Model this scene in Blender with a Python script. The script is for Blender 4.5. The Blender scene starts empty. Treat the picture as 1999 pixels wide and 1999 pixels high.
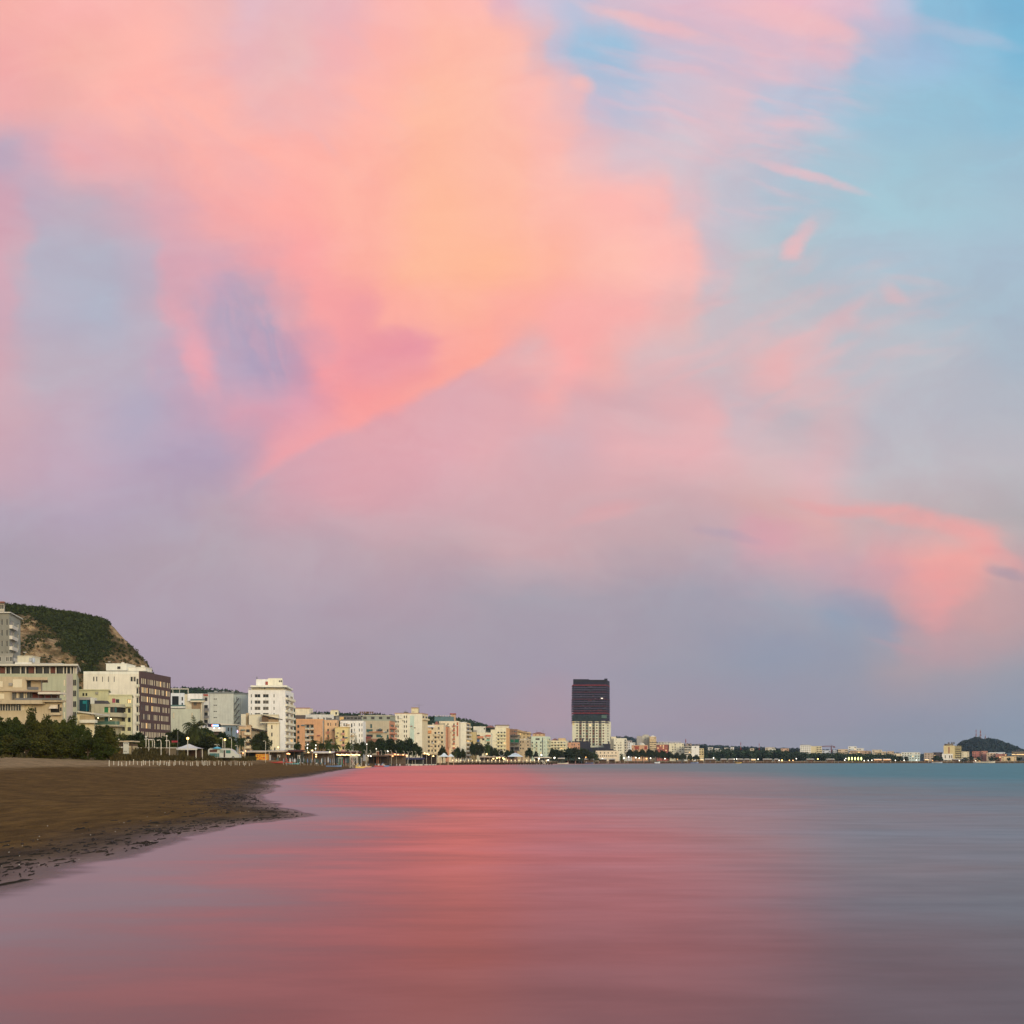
import bpy, bmesh, math, random
import numpy as np
from mathutils import Vector, Matrix
S = bpy.context.scene
COL = S.collection
R = math.radians
random.seed(7)
F = 2000.0; HZ = 1487.0; CX = 999.5; CAMH = 2.0      # photo pixels: focal length, horizon row, centre column; eye height in metres

def lin(c):
    return tuple(((v/255.0)/12.92 if v/255.0 <= 0.04045 else ((v/255.0+0.055)/1.055)**2.4) for v in c)
def wx(px, Y): return (px-CX)/F*Y                    # world X of a photo column at distance Y
def wz(py, Y): return CAMH+(HZ-py)/F*Y               # world Z of a photo row at distance Y
def at(px, py, Y): return Vector((wx(px, Y), Y, wz(py, Y)))

# ---------------------------------------------------------------- node helpers
class V:
    """tiny expression wrapper over shader math nodes"""
    def __init__(s, g, sock): s.g = g; s.s = sock
    def _m(s, op, *a): return s.g.m(op, s, *a)
    def __add__(s, o): return s._m('ADD', o)
    def __radd__(s, o): return s._m('ADD', o)
    def __sub__(s, o): return s._m('SUBTRACT', o)
    def __rsub__(s, o): return s.g.m('SUBTRACT', o, s)
    def __mul__(s, o): return s._m('MULTIPLY', o)
    def __rmul__(s, o): return s._m('MULTIPLY', o)
    def __truediv__(s, o): return s._m('DIVIDE', o)
    def __rtruediv__(s, o): return s.g.m('DIVIDE', o, s)
class G:
    def __init__(s, tree): s.t = tree
    def n(s, typ, **kw):
        nd = s.t.nodes.new(typ)
        for k, v in kw.items(): setattr(nd, k, v)
        return nd
    def put(s, inp, v):
        if isinstance(v, V): s.t.links.new(v.s, inp)
        elif isinstance(v, bpy.types.NodeSocket): s.t.links.new(v, inp)
        else: inp.default_value = v
    def m(s, op, *a, clamp=False):
        nd = s.n('ShaderNodeMath', operation=op, use_clamp=clamp)
        for i, v in enumerate(a): s.put(nd.inputs[i], v)
        return V(s, nd.outputs[0])
    def rng(s, v, a, b, c=0.0, d=1.0, smooth=True):
        nd = s.n('ShaderNodeMapRange', interpolation_type='SMOOTHSTEP' if smooth else 'LINEAR')
        for i, x in enumerate((v, a, b, c, d)): s.put(nd.inputs[i], x)
        return V(s, nd.outputs[0])
    def mix(s, f, a, b, mode='MIX'):
        nd = s.n('ShaderNodeMix', data_type='RGBA', blend_type=mode)
        s.put(nd.inputs[0], f)
        for i, v in ((6, a), (7, b)):
            s.put(nd.inputs[i], v if not isinstance(v, tuple) else (*v[:3], 1))
        return V(s, nd.outputs[2])
    def xyz(s, x, y, z):
        nd = s.n('ShaderNodeCombineXYZ')
        for i, v in enumerate((x, y, z)): s.put(nd.inputs[i], v)
        return V(s, nd.outputs[0])
    def sep(s, v):
        nd = s.n('ShaderNodeSeparateXYZ'); s.put(nd.inputs[0], v)
        return [V(s, o) for o in nd.outputs]
    def noise(s, vec, scale=1.0, detail=3.0, rough=0.5, dist=0.0, dim='3D'):
        nd = s.n('ShaderNodeTexNoise', noise_dimensions=dim)
        s.put(nd.inputs['Vector'], vec); nd.inputs['Scale'].default_value = scale
        nd.inputs['Detail'].default_value = detail; nd.inputs['Roughness'].default_value = rough
        nd.inputs['Distortion'].default_value = dist
        return V(s, nd.outputs['Fac']), V(s, nd.outputs['Color'])
    def ramp(s, f, stops, interp='LINEAR'):
        nd = s.n('ShaderNodeValToRGB'); r = nd.color_ramp; r.interpolation = interp
        e = r.elements
        e[0].position, e[0].color = stops[0][0], (*stops[0][1], 1)
        e[1].position, e[1].color = stops[-1][0], (*stops[-1][1], 1)
        for p, c in stops[1:-1]:
            x = e.new(p); x.color = (*c, 1)
        s.put(nd.inputs[0], f)
        return V(s, nd.outputs[0])
SUN_E, SUN_ANG, SUN_C, SUN_LAMP_EL = 1.45, 20.0, (0.96, 0.90, 0.68), 14.0
HAZE = 0.000045
# ---------------------------------------------------------------- sky: colours by direction, cloud edges torn by noise
SKY = [
(0,"0:248,180,172 150:252,183,178 300:251,182,175 420:238,182,182 480:228,185,195 560:232,186,192 650:236,184,190 760:252,184,178 850:254,186,174 930:254,186,178 980:225,180,195 1040:212,192,210 1110:190,192,215 1200:212,192,208 1350:222,186,202 1450:232,186,198 1550:238,186,198 1680:222,188,205 1760:190,191,215 1820:141,187,215 1999:123,180,212"),
(100,"0:243,172,170 150:248,180,170 300:255,182,172 400:246,182,178 480:236,184,188 560:236,186,186 650:245,182,182 750:253,184,174 870:255,187,168 950:254,188,172 1000:250,188,178 1050:225,185,190 1090:195,190,210 1130:165,192,218 1200:165,192,218 1260:195,192,212 1400:205,190,208 1550:214,188,204 1640:208,188,205 1690:168,189,215 1800:159,189,218 1900:145,189,216 1999:127,184,214"),
(200,"0:240,172,172 100:240,176,172 250:255,182,172 420:254,180,170 520:242,182,180 620:246,184,180 720:255,182,170 850:255,187,163 950:254,188,168 1040:253,188,178 1110:232,186,190 1150:190,190,212 1220:180,192,215 1300:205,192,208 1430:215,188,200 1500:185,192,212 1600:179,193,214 1700:156,193,214 1850:151,193,214 1999:145,191,214"),
(300,"0:190,170,190 60:210,170,185 150:236,172,176 300:240,174,172 420:254,178,168 560:255,178,168 700:255,181,166 850:255,186,160 1000:254,187,167 1080:252,188,178 1140:232,188,192 1220:215,192,202 1340:210,195,205 1450:195,192,205 1530:185,192,208 1640:170,196,212 1750:161,197,213 1999:159,194,212"),
(400,"0:205,165,182 60:192,172,190 150:192,175,190 250:205,172,185 330:222,170,180 440:245,172,170 560:255,174,166 700:255,180,164 850:255,186,156 980:255,186,162 1100:255,190,176 1200:255,188,180 1290:248,186,182 1340:222,190,196 1440:192,192,205 1560:170,195,210 1700:166,198,212 1999:165,193,209"),
(500,"0:210,168,182 40:205,172,185 90:182,178,195 200:180,178,195 290:190,175,192 330:215,168,182 430:215,168,182 520:238,168,172 600:252,170,168 720:254,178,162 830:255,186,155 950:255,184,152 1080:255,182,160 1180:255,190,175 1290:255,188,180 1345:248,184,180 1390:205,188,198 1480:188,192,200 1560:178,195,206 1700:174,194,209 1999:168,189,206"),
(600,"0:200,170,185 60:185,178,195 200:178,180,198 290:190,176,192 340:212,168,182 390:200,166,185 450:182,165,188 530:185,165,185 580:220,165,175 630:248,166,166 700:245,162,164 780:254,175,162 900:255,180,158 1000:254,176,162 1120:252,178,172 1230:248,180,176 1330:232,184,182 1400:200,188,195 1550:190,192,200 1700:185,192,202 1850:172,190,204 1999:168,186,202"),
(700,"0:208,170,182 100:190,178,192 250:188,176,192 340:195,168,188 380:230,165,178 430:190,165,188 520:175,160,188 590:200,155,178 650:246,160,165 720:236,155,165 810:236,155,165 870:250,168,160 940:252,170,158 985:240,172,170 1030:228,178,180 1110:250,172,170 1170:240,175,172 1260:220,185,188 1400:205,186,192 1540:228,178,180 1580:212,185,190 1650:190,188,197 1800:185,188,198 1999:172,186,200"),
(800,"0:205,170,182 150:195,172,188 280:180,168,190 380:195,165,186 470:212,162,180 540:215,160,178 590:225,158,175 640:225,152,168 690:246,158,160 760:240,160,165 830:228,163,170 880:222,166,176 1000:225,168,175 1070:240,172,172 1130:220,172,178 1250:215,176,182 1380:228,176,180 1440:205,182,190 1550:192,184,192 1620:205,182,188 1720:188,186,196 1999:180,186,197"),
(900,"0:200,171,185 150:195,169,187 280:185,166,187 400:183,164,187 480:195,164,183 560:226,164,176 620:228,166,177 700:226,169,178 850:226,171,180 960:227,174,180 1100:215,176,184 1220:230,178,182 1340:231,178,182 1500:217,184,188 1600:220,181,186 1720:193,186,193 1999:190,188,195"),
(1000,"0:180,164,181 200:180,164,183 350:180,164,181 420:186,164,177 480:192,164,177 540:200,166,176 650:216,167,176 800:214,167,176 950:212,171,178 1150:214,173,178 1330:208,173,178 1500:214,173,173 1600:221,173,173 1680:205,175,177 1800:192,175,179 1999:180,174,178"),
(1100,"0:172,161,175 200:176,162,175 400:180,165,177 600:190,167,178 800:193,167,175 1000:204,169,175 1150:200,169,175 1300:195,169,175 1400:196,169,177 1450:204,167,176 1550:210,167,174 1650:204,167,174 1730:223,167,170 1820:237,169,165 1900:232,172,167 1960:209,172,172 1999:198,167,170"),
(1200,"0:172,158,172 300:176,160,174 600:176,160,174 800:179,159,172 1000:169,159,172 1200:169,159,172 1400:164,159,174 1550:162,162,177 1640:150,159,179 1720:155,159,176 1760:184,158,167 1830:196,158,164 1920:194,160,164 1999:190,160,164"),
(1300,"0:169,154,169 300:169,154,169 500:172,154,168 700:169,154,168 900:166,156,170 1100:164,154,170 1300:157,154,169 1500:150,154,171 1640:153,154,169 1750:169,156,165 1850:164,156,167 1999:155,156,169"),
(1400,"0:169,149,163 300:168,148,163 600:168,148,163 900:164,148,164 1080:175,152,165 1200:164,152,167 1400:160,148,164 1600:153,149,167 1800:147,149,167 1999:142,152,171"),
(1487,"0:169,145,161 500:168,145,161 1000:163,145,160 1300:155,146,162 1500:150,148,162 1800:136,144,162 1999:132,147,167"),
]
# torn wisps and rims: centre x, y, half length, half width, tilt in degrees (positive = falling to the right), colour, strength, raggedness
WISPS = [
(1265,40,110,10,14,(250,192,187),.7,1.0),(1590,50,90,20,18,(244,191,193),.5,1.2),
(1580,48,90,22,18,(245,192,192),.6,1.2),(1610,105,45,20,20,(240,188,196),.5,1.2),
(1190,85,60,34,-10,(150,192,220),.6,1.1),(1170,165,50,22,20,(158,192,218),.5,1.1),(1840,50,120,14,17,(190,192,214),.5,1.0),(1720,75,60,26,35,(178,190,214),.5,1.2),
(1131,172,20,14,30,(253,190,182),.8,.8),
(1580,345,80,8,17,(240,190,194),.75,.9),
(1556,486,22,15,-30,(242,184,186),.85,1.2),(1572,462,26,13,-60,(238,186,189),.75,1.2),(1590,440,34,18,-30,(205,188,198),.4,1.3),(1470,490,80,9,-8,(205,190,198),.5,1.2),

(1745,575,26,14,40,(222,186,190),.7,1.1),(1785,550,50,8,12,(208,188,195),.5,1.1),
(1360,520,26,40,10,(252,186,180),.5,1.1),(1330,455,36,30,35,(255,188,180),.5,1),
(1130,660,120,22,-32,(250,174,170),.55,1.0),(1540,700,70,26,-40,(232,178,180),.6,1.1),
(480,610,52,66,15,(178,163,188),.55,1.3),(535,690,36,60,-25,(172,158,186),.6,1.2),(430,560,34,26,20,(195,165,188),.5,1.1),(790,670,50,22,10,(232,150,165),.75,1.1),(715,600,26,30,30,(238,160,166),.6,1.1),(630,665,26,40,-30,(205,155,176),.5,1.1),
(375,690,22,60,-10,(232,166,178),.4,1.2),
(20,430,30,60,-20,(214,166,180),.6,1),(2,560,20,60,0,(216,168,182),.5,1),
(400,890,90,50,-15,(172,158,184),.5,1.3),
(1180,1020,60,14,-14,(222,166,170),.6,1.2),(1660,985,90,10,4,(232,165,165),.7,.9),(1810,1010,110,18,14,(240,165,162),.75,.9),(1910,1060,90,16,27,(242,162,160),.7,.8),
(1870,1120,60,40,-20,(245,163,158),.6,1.1),(1810,1160,40,50,-35,(240,162,162),.5,1.1),(1670,1110,80,26,5,(190,158,176),.4,1.2),(1700,1185,54,24,28,(150,156,178),.62,1.0),(1728,1215,28,28,20,(150,156,178),.55,1.0),
(1500,1060,60,36,-30,(220,158,172),.6,1.2),(1420,1070,50,9,8,(170,158,180),.5,1.2),(1970,1118,36,10,12,(165,150,168),.7,.9),
(1540,1280,110,34,8,(146,152,174),.6,1.2),(1750,1250,40,6,8,(190,155,165),.5,1),
(1070,1370,55,40,-20,(172,148,162),.4,1.2),
]
# fields of streaks: centre, reach in x and y, tilt, colour, strength, length and width of a streak
STREAKS = [
(1420,150,340,200,13,(238,190,197),.60,190,40),(1430,320,290,140,16,(228,190,198),.5,170,34),
(1480,660,330,210,-24,(236,180,182),.5,170,50),
(610,190,280,230,38,(232,187,193),.38,260,80),(330,300,280,170,34,(228,174,184),.36,220,66),(430,650,190,190,70,(238,168,178),.40,120,52),(1700,620,240,140,-12,(214,186,192),.4,150,30),
]
SUN_EL, SUN_AZ = 6.0, 150.0        # elevation; azimuth measured clockwise from the view direction (+Y)
def make_world():
    w = bpy.data.worlds.new("World"); S.world = w; w.use_nodes = True
    t = w.node_tree; t.nodes.clear(); g = G(t)
    d = g.n('ShaderNodeTexCoord').outputs['Generated']
    X, Y, Z = g.sep(d)
    Yc = g.m('MAXIMUM', Y, 0.22)
    u0 = X/Yc; v0 = g.m('MAXIMUM', Z, -0.002)/Yc
    # noise that tears the edges: drawn-out along the wind for cirrus
    p = g.xyz(u0, v0, 0.0)
    nf, nc = g.noise(p, 6.0, 4.0, 0.55)
    q = g.xyz(u0*0.55+v0*0.35, v0*1.25-u0*0.12, 0.3)
    nf2, nc2 = g.noise(q, 22.0, 5.0, 0.6)
    c1 = g.sep(nc); c2 = g.sep(nc2)
    wx_ = (c1[0]-0.5)*0.050+(c2[0]-0.5)*0.034
    wy_ = (c1[1]-0.5)*0.050+(c2[1]-0.5)*0.026
    hfade = g.rng(v0, 0.0, 0.12)
    nl, _ = g.noise(g.xyz(u0, v0*1.4, 4.0), 2.6, 2.0, 0.5)
    wy_ = wy_+(nl-0.5)*0.13*g.rng(v0, 0.04, 0.16)*g.rng(v0, 0.42, 0.28)
    u = u0+wx_*hfade; v = v0+wy_*hfade
    PX = u*2000.0+CX; PY = HZ-v*2000.0
    fu = PX/1999.0
    acc = None; prev = 0
    for y, s in SKY:
        st = [(float(a.split(':')[0])/1999.0, lin([float(c) for c in a.split(':')[1].split(',')])) for a in s.split()]
        r = g.ramp(fu, st, 'EASE')
        acc = r if acc is None else g.mix(g.rng(PY, prev, y, 0.0, 1.0, y < 900), acc, r)
        prev = y
    # wisps
    PX2 = (u0+wx_*0.5)*2000.0+CX; PY2 = HZ-(v0+wy_*0.5)*2000.0
    fine, _ = g.noise(g.xyz(u0*0.8+v0*0.4, v0*1.6-u0*0.3, 0.9), 26.0, 6.0, 0.65)
    fr = (fine-0.5)*2.6
    for cx, cy, rx, ry, ang, colr, st, rag in WISPS:
        a = R(ang); ca, sa = math.cos(a), math.sin(a)
        A = (PX2-cx)*(ca/rx)+(PY2-cy)*(sa/rx)
        B = (PY2-cy)*(ca/ry)-(PX2-cx)*(sa/ry)
        d2 = A*A+B*B
        f = g.rng(d2+fr*rag*1.3, 3.0, -1.3, 0.0, st)
        acc = g.mix(f, acc, lin(colr))
    # combed cirrus: fields of fine streaks
    for cx, cy, rx, ry, ang, colr, st, ln, wd in STREAKS:
        a = R(ang); ca, sa = math.cos(a), math.sin(a)
        A = (PX2-cx)*ca+(PY2-cy)*sa; B = (PY2-cy)*ca-(PX2-cx)*sa
        n_, _ = g.noise(g.xyz(A*(1.0/ln), B*(1.0/wd), cx*0.01), 1.0, 3.0, 0.5, 0.4)
        d2 = (PX2-cx)*(PX2-cx)*(1.0/rx/rx)+(PY2-cy)*(PY2-cy)*(1.0/ry/ry)
        f = g.rng(n_, 0.40, 0.80, 0.0, st)*g.rng(d2, 1.0, 0.25)
        acc = g.mix(f, acc, lin(colr))
    # the crisp lower rim of the great cloud
    fc = g.n('ShaderNodeFloatCurve'); cv = fc.mapping.curves[0]
    pts = [(0,1200),(330,1040),(440,985),(500,945),(560,905),(640,852),(700,830),(760,806),(880,745),(1000,672),(1080,640),(1999,500)]
    cv.points[0].location = (pts[0][0]/1999, pts[0][1]/1999); cv.points[1].location = (pts[-1][0]/1999, pts[-1][1]/1999)
    for a, b in pts[1:-1]: cv.points.new(a/1999, b/1999)
    fc.mapping.update()
    PX3 = (u0+wx_*0.35)*2000.0+CX; PY3 = HZ-(v0+wy_*0.35)*2000.0
    g.put(fc.inputs['Value'], PX3/1999.0)
    E = V(g, fc.outputs[0])*1999.0
    dd = E-PY3 + (fine-0.5)*34.0
    up = g.rng(dd, -16.0, 14.0)
    fall = g.rng(dd, 0.0, 105.0, 1.0, 0.0)
    along = g.rng(PX3, 425.0, 560.0)*g.rng(PX3, 940.0, 1060.0, 1.0, 0.0)
    below = g.rng(dd, 8.0, -22.0)*g.rng(dd, -190.0, -60.0)*g.rng(PX3, 460.0, 600.0)*g.rng(PX3, 930.0, 1060.0, 1.0, 0.0)*0.7
    acc = g.mix(below, acc, g.ramp(PX3/1999.0, [(.25, lin((206, 160, 176))), (.35, lin((220, 163, 173))), (.45, lin((224, 170, 178))), (.53, lin((228, 177, 180)))]))
    f = up*fall*along*0.80
    rimcol = g.ramp(PX3/1999.0, [(.2, lin((228, 160, 170))), (.29, lin((240, 160, 166))), (.36, lin((252, 160, 156))), (.44, lin((254, 166, 153))), (.52, lin((254, 174, 160)))])
    acc = g.mix(f, acc, rimcol)
    # fine feathering of the thin cloud
    ft, _ = g.noise(g.xyz(u0*0.45+v0*0.9, v0*0.9-u0*0.45+wy_, 1.7), 13.0, 6.0, 0.65, 0.6)
    k = g.rng(ft, 0.32, 0.68, 0.955, 1.04)
    acc = g.mix(g.rng(v0, 0.03, 0.2), acc, g.mix(1.0, acc, g.xyz(k*0.25+0.75, k, k*0.8+0.2), 'MULTIPLY'))
    # behind the camera and overhead: the afterglow sky
    sk = g.n('ShaderNodeTexSky', sky_type='NISHITA'); sk.sun_disc = False
    sk.sun_elevation = R(SUN_EL); sk.sun_rotation = R(SUN_AZ); sk.altitude = 0; sk.dust_density = 2.0
    skc = g.mix(1.0, V(g, sk.outputs[0]), (NISH, NISH, NISH), 'MULTIPLY')
    el = g.rng(Z, 0.0, 0.8)
    base = g.mix(el, lin((240,210,168)), lin((150,170,195)))
    back = g.mix(1.0, base, skc, 'ADD')
    acc = g.mix(g.rng(Y, 0.62, 0.2), acc, back)
    bg = g.n('ShaderNodeBackground'); g.put(bg.inputs[0], acc); bg.inputs[1].default_value = 1.0
    out = g.n('ShaderNodeOutputWorld'); t.links.new(bg.outputs[0], out.inputs[0])
NISH = 0.10
make_world()
w_cy = S.world.cycles; w_cy.sampling_method = 'MANUAL'; w_cy.sample_map_resolution = 512
# ---------------------------------------------------------------- camera, sun, view
cam = bpy.data.objects.new("camera", bpy.data.cameras.new("camera")); COL.objects.link(cam); S.camera = cam
cam.data.sensor_width = 36.0; cam.data.sensor_fit = 'HORIZONTAL'
cam.data.lens = 36.0*F/1999.0
cam.data.shift_y = (HZ-999.5)/1999.0
cam.location = (0, 0, CAMH); cam.rotation_euler = (R(90), 0, 0)
cam.data.clip_start = 0.5; cam.data.clip_end = 60000
sun = bpy.data.objects.new("sun", bpy.data.lights.new("sun", 'SUN')); COL.objects.link(sun)
sun.data.energy = SUN_E; sun.data.angle = R(SUN_ANG); sun.data.color = SUN_C
_a = R(SUN_AZ); _e = R(SUN_LAMP_EL)
_dir = Vector((math.sin(_a)*math.cos(_e), math.cos(_a)*math.cos(_e), math.sin(_e)))
sun.rotation_euler = _dir.to_track_quat('Z', 'Y').to_euler()
S.view_settings.view_transform = 'Standard'; S.view_settings.look = 'None'
S.view_settings.exposure = 0.0; S.view_settings.gamma = 1.0; S.view_settings.use_curve_mapping = False
S.cycles.use_denoising = True
S.cycles.max_bounces = 6; S.cycles.diffuse_bounces = 3; S.cycles.glossy_bounces = 3
S.cycles.volume_bounces = 0; S.cycles.transparent_max_bounces = 8
# ---------------------------------------------------------------- materials
ILL = (0.95, 0.87, 0.70)      # rough light on a sunset-facing wall, to turn picture colours into surface colours
MATS = {}
def surf(c, k=1.0):
    l = lin(c); y = .35*l[0]+.45*l[1]+.2*l[2]; l = [v*.76+y*w*.24 for v, w in zip(l, (1.12, 1.0, .74))]; return tuple(min(0.82, max(0.004, l[i]/ILL[i]*k)) for i in range(3))
def mat(key, col, rough=0.8, var=0.12, scale=0.6, spec=0.3, metal=0.0, stain=0.0, emit=None):
    """procedural paint / plaster / fabric: blotchy colour, optional rain streaks"""
    if key in MATS: return MATS[key]
    m = bpy.data.materials.new(key); m.use_nodes = True; t = m.node_tree; g = G(t)
    b = t.nodes['Principled BSDF']; b.inputs['Roughness'].default_value = rough
    b.inputs['Specular IOR Level'].default_value = spec; b.inputs['Metallic'].default_value = metal
    if var > 0:
        tc = g.n('ShaderNodeTexCoord').outputs['Object']
        f, _ = g.noise(tc, scale, 4.0, 0.6)
        k = g.rng(f, 0.3, 0.7, 1.0-var, 1.0+var*0.6, smooth=False)
        if stain > 0:
            x, y, z = g.sep(tc)
            f2, _ = g.noise(g.xyz(x*1.3, y*1.3, z*0.12), 1.0, 3.0, 0.6)
            k = k*g.rng(f2, 0.45, 0.75, 1.0, 1.0-stain)
        c = g.n('ShaderNodeMix', data_type='RGBA', blend_type='MULTIPLY'); c.inputs[0].default_value = 1.0
        c.inputs[6].default_value = (*col, 1); g.put(c.inputs[7], g.xyz(k, k, k))
        t.links.new(c.outputs[2], b.inputs['Base Color'])
    else: b.inputs['Base Color'].default_value = (*col, 1)
    if emit:
        b.inputs['Emission Color'].default_value = (*emit[0], 1); b.inputs['Emission Strength'].default_value = emit[1]
    MATS[key] = m; return m
def plaster(c, k=1.0): return mat('plaster_%d_%d_%d' % c, surf(c, k), 0.85, 0.10, 0.35, 0.2, stain=0.16)
def paint(c, rough=0.5): return mat('paint_%d_%d_%d' % c, surf(c), rough, 0.05, 1.0, 0.4)
def glow(c, s, key=None): return mat(key or 'glow_%d_%d_%d_%g' % (*c, s), (0.8, 0.8, 0.8), 0.5, 0, emit=(lin(c), s))
M_GLASS = mat('window_glass', (0.02, 0.024, 0.03), 0.12, 0, spec=0.5)
M_GLASS2 = mat('window_glass_curtained', (0.10, 0.095, 0.085), 0.25, 0.35, 3.0, spec=0.5)
M_GLASS3 = mat('window_glass_grey', (0.05, 0.055, 0.06), 0.18, 0.3, 2.0, spec=0.5)
M_LITW = mat('window_lit', (0.5, 0.4, 0.25), 0.4, 0, emit=(lin((255, 205, 130)), 0.9))
M_FRAME = mat('window_frame_white', (0.6, 0.58, 0.52), 0.5, 0)
M_FRAMED = mat('window_frame_dark', (0.05, 0.05, 0.055), 0.5, 0)
M_SHUT = mat('roller_shutter_cream', surf((215, 195, 150)), 0.6, 0.06)
M_BLIND = mat('blind_cream', surf((205, 180, 130)), 0.7, 0.25, 1.5)
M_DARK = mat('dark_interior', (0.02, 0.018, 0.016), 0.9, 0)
M_RAIL = mat('rail_metal', (0.16, 0.16, 0.165), 0.5, 0)
M_BALG = mat('balcony_glass', (0.10, 0.17, 0.17), 0.15, 0, spec=0.5)
M_TILE = mat('roof_tiles', surf((150, 85, 62)), 0.8, 0.2, 2.0)
M_ROOF = mat('flat_roof_screed', surf((150, 140, 125)), 0.9, 0.15)
M_WOOD = mat('weathered_wood', (0.10, 0.065, 0.04), 0.8, 0.25, 3.0)
M_TRUNK = mat('bark', (0.07, 0.05, 0.035), 0.9, 0.3, 3.0)
M_WHITE = mat('white_paint', (0.62, 0.59, 0.52), 0.55, 0.06)
M_CONC = mat('raw_concrete', (0.16, 0.155, 0.16), 0.9, 0.2, 0.5)
M_STEEL = mat('galvanised_steel', (0.35, 0.35, 0.34), 0.45, 0.05, metal=0.3)

# ---------------------------------------------------------------- mesh builder
class MB:
    def __init__(s): s.v = []; s.f = []; s.m = []; s.ms = []
    def mi(s, m):
        if m not in s.ms: s.ms.append(m)
        return s.ms.index(m)
    def poly(s, pts, m):
        i = len(s.v); s.v += [tuple(p) for p in pts]; s.f.append(tuple(range(i, i+len(pts)))); s.m.append(s.mi(m))
    def hexa(s, p, m):      # 8 points: bottom ring 0-3 (counter-clockwise from above), top ring 4-7
        i = len(s.v); s.v += [tuple(q) for q in p]; k = s.mi(m)
        for f in ((3, 2, 1, 0), (4, 5, 6, 7), (0, 1, 5, 4), (1, 2, 6, 5), (2, 3, 7, 6), (3, 0, 4, 7)):
            s.f.append(tuple(i+j for j in f)); s.m.append(k)
    def box(s, x0, x1, y0, y1, z0, z1, m):
        s.hexa([(x0, y0, z0), (x1, y0, z0), (x1, y1, z0), (x0, y1, z0), (x0, y0, z1), (x1, y0, z1), (x1, y1, z1), (x0, y1, z1)], m)
    def fbox(s, o, e, n, u0, u1, d0, d1, z0, z1, m):   # box in a wall frame: u along e, d along outward n
        P = lambda u, d, z: (o[0]+e[0]*u+n[0]*d, o[1]+e[1]*u+n[1]*d, z)
        s.hexa([P(u0, d1, z0), P(u1, d1, z0), P(u1, d0, z0), P(u0, d0, z0), P(u0, d1, z1), P(u1, d1, z1), P(u1, d0, z1), P(u0, d0, z1)], m)
    def prism(s, pts, z0, z1, m, mt=None):
        n = len(pts)
        for k in range(n):
            a, b = pts[k], pts[(k+1) % n]
            s.poly([(*a, z0), (*b, z0), (*b, z1), (*a, z1)], m)
        s.poly([(*p, z1) for p in pts], mt or m); s.poly([(*p, z0) for p in reversed(pts)], m)
    def tube(s, pts, rads, m, n=8, cap=True):
        pts = [Vector(p) for p in pts]
        if not hasattr(rads, '__len__'): rads = [rads]*len(pts)
        rings = []
        for k, p in enumerate(pts):
            d = (pts[min(k+1, len(pts)-1)]-pts[max(k-1, 0)]).normalized()
            a = d.cross(Vector((0, 1, 0)) if abs(d.y) < 0.9 else Vector((1, 0, 0))).normalized(); b = d.cross(a)
            i = len(s.v)
            for j in range(n):
                t = 2*math.pi*j/n
                s.v.append(tuple(p+a*math.cos(t)*rads[k]+b*math.sin(t)*rads[k]))
            rings.append(i)
        k = s.mi(m)
        for q in range(len(rings)-1):
            for j in range(n):
                s.f.append((rings[q]+j, rings[q]+(j+1) % n, rings[q+1]+(j+1) % n, rings[q+1]+j)); s.m.append(k)
        if cap:
            s.f.append(tuple(rings[0]+j for j in reversed(range(n)))); s.m.append(k)
            s.f.append(tuple(rings[-1]+j for j in range(n))); s.m.append(k)
    def lathe(s, c, prof, m, n=12):
        k = s.mi(m); rings = []
        for r, z in prof:
            i = len(s.v); rings.append(i)
            for j in range(n):
                t = 2*math.pi*j/n; s.v.append((c[0]+r*math.cos(t), c[1]+r*math.sin(t), c[2]+z))
        for q in range(len(rings)-1):
            for j in range(n):
                s.f.append((rings[q]+j, rings[q]+(j+1) % n, rings[q+1]+(j+1) % n, rings[q+1]+j)); s.m.append(k)
        s.f.append(tuple(rings[0]+j for j in reversed(range(n)))); s.m.append(k)
        s.f.append(tuple(rings[-1]+j for j in range(n))); s.m.append(k)
    def ball(s, c, r, m, n=10, sq=1.0):
        s.lathe(c, [(r*math.sin(math.pi*i/6)+1e-4, -r*sq*math.cos(math.pi*i/6)) for i in range(7)], m, n)
    def mesh(s, name, off=(0, 0, 0), smooth=False):
        me = bpy.data.meshes.new(name)
        v = np.array(s.v, dtype=np.float64)-np.array(off)
        me.from_pydata(v.tolist(), [], s.f)
        for m in s.ms: me.materials.append(m)
        if len(s.ms) > 1: me.polygons.foreach_set('material_index', s.m)
        if smooth: me.polygons.foreach_set('use_smooth', [True]*len(s.f))
        me.update(); return me
    def build(s, name, parent=None, off=None, smooth=False):
        if off is None: off = tuple(parent.location) if parent and not parent.parent else (0, 0, 0)
        o = bpy.data.objects.new(name, s.mesh(name, off, smooth)); COL.objects.link(o)
        if parent: o.parent = parent
        return o
def tag(o, label, cat, group=None, kind=None):
    if label: o['label'] = label
    if cat: o['category'] = cat
    if group: o['group'] = group
    if kind: o['kind'] = kind
    return o
def thing(name, label, cat, loc, group=None):
    o = bpy.data.objects.new(name, None); COL.objects.link(o); o.location = loc; o.empty_display_size = 0.3
    return tag(o, label, cat, group)
def one(name, label, cat, mb, loc, group=None, smooth=False):     # a thing that is one mesh, origin at its base
    o = mb.build(name, None, loc, smooth); o.location = loc
    return tag(o, label, cat, group)
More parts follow.
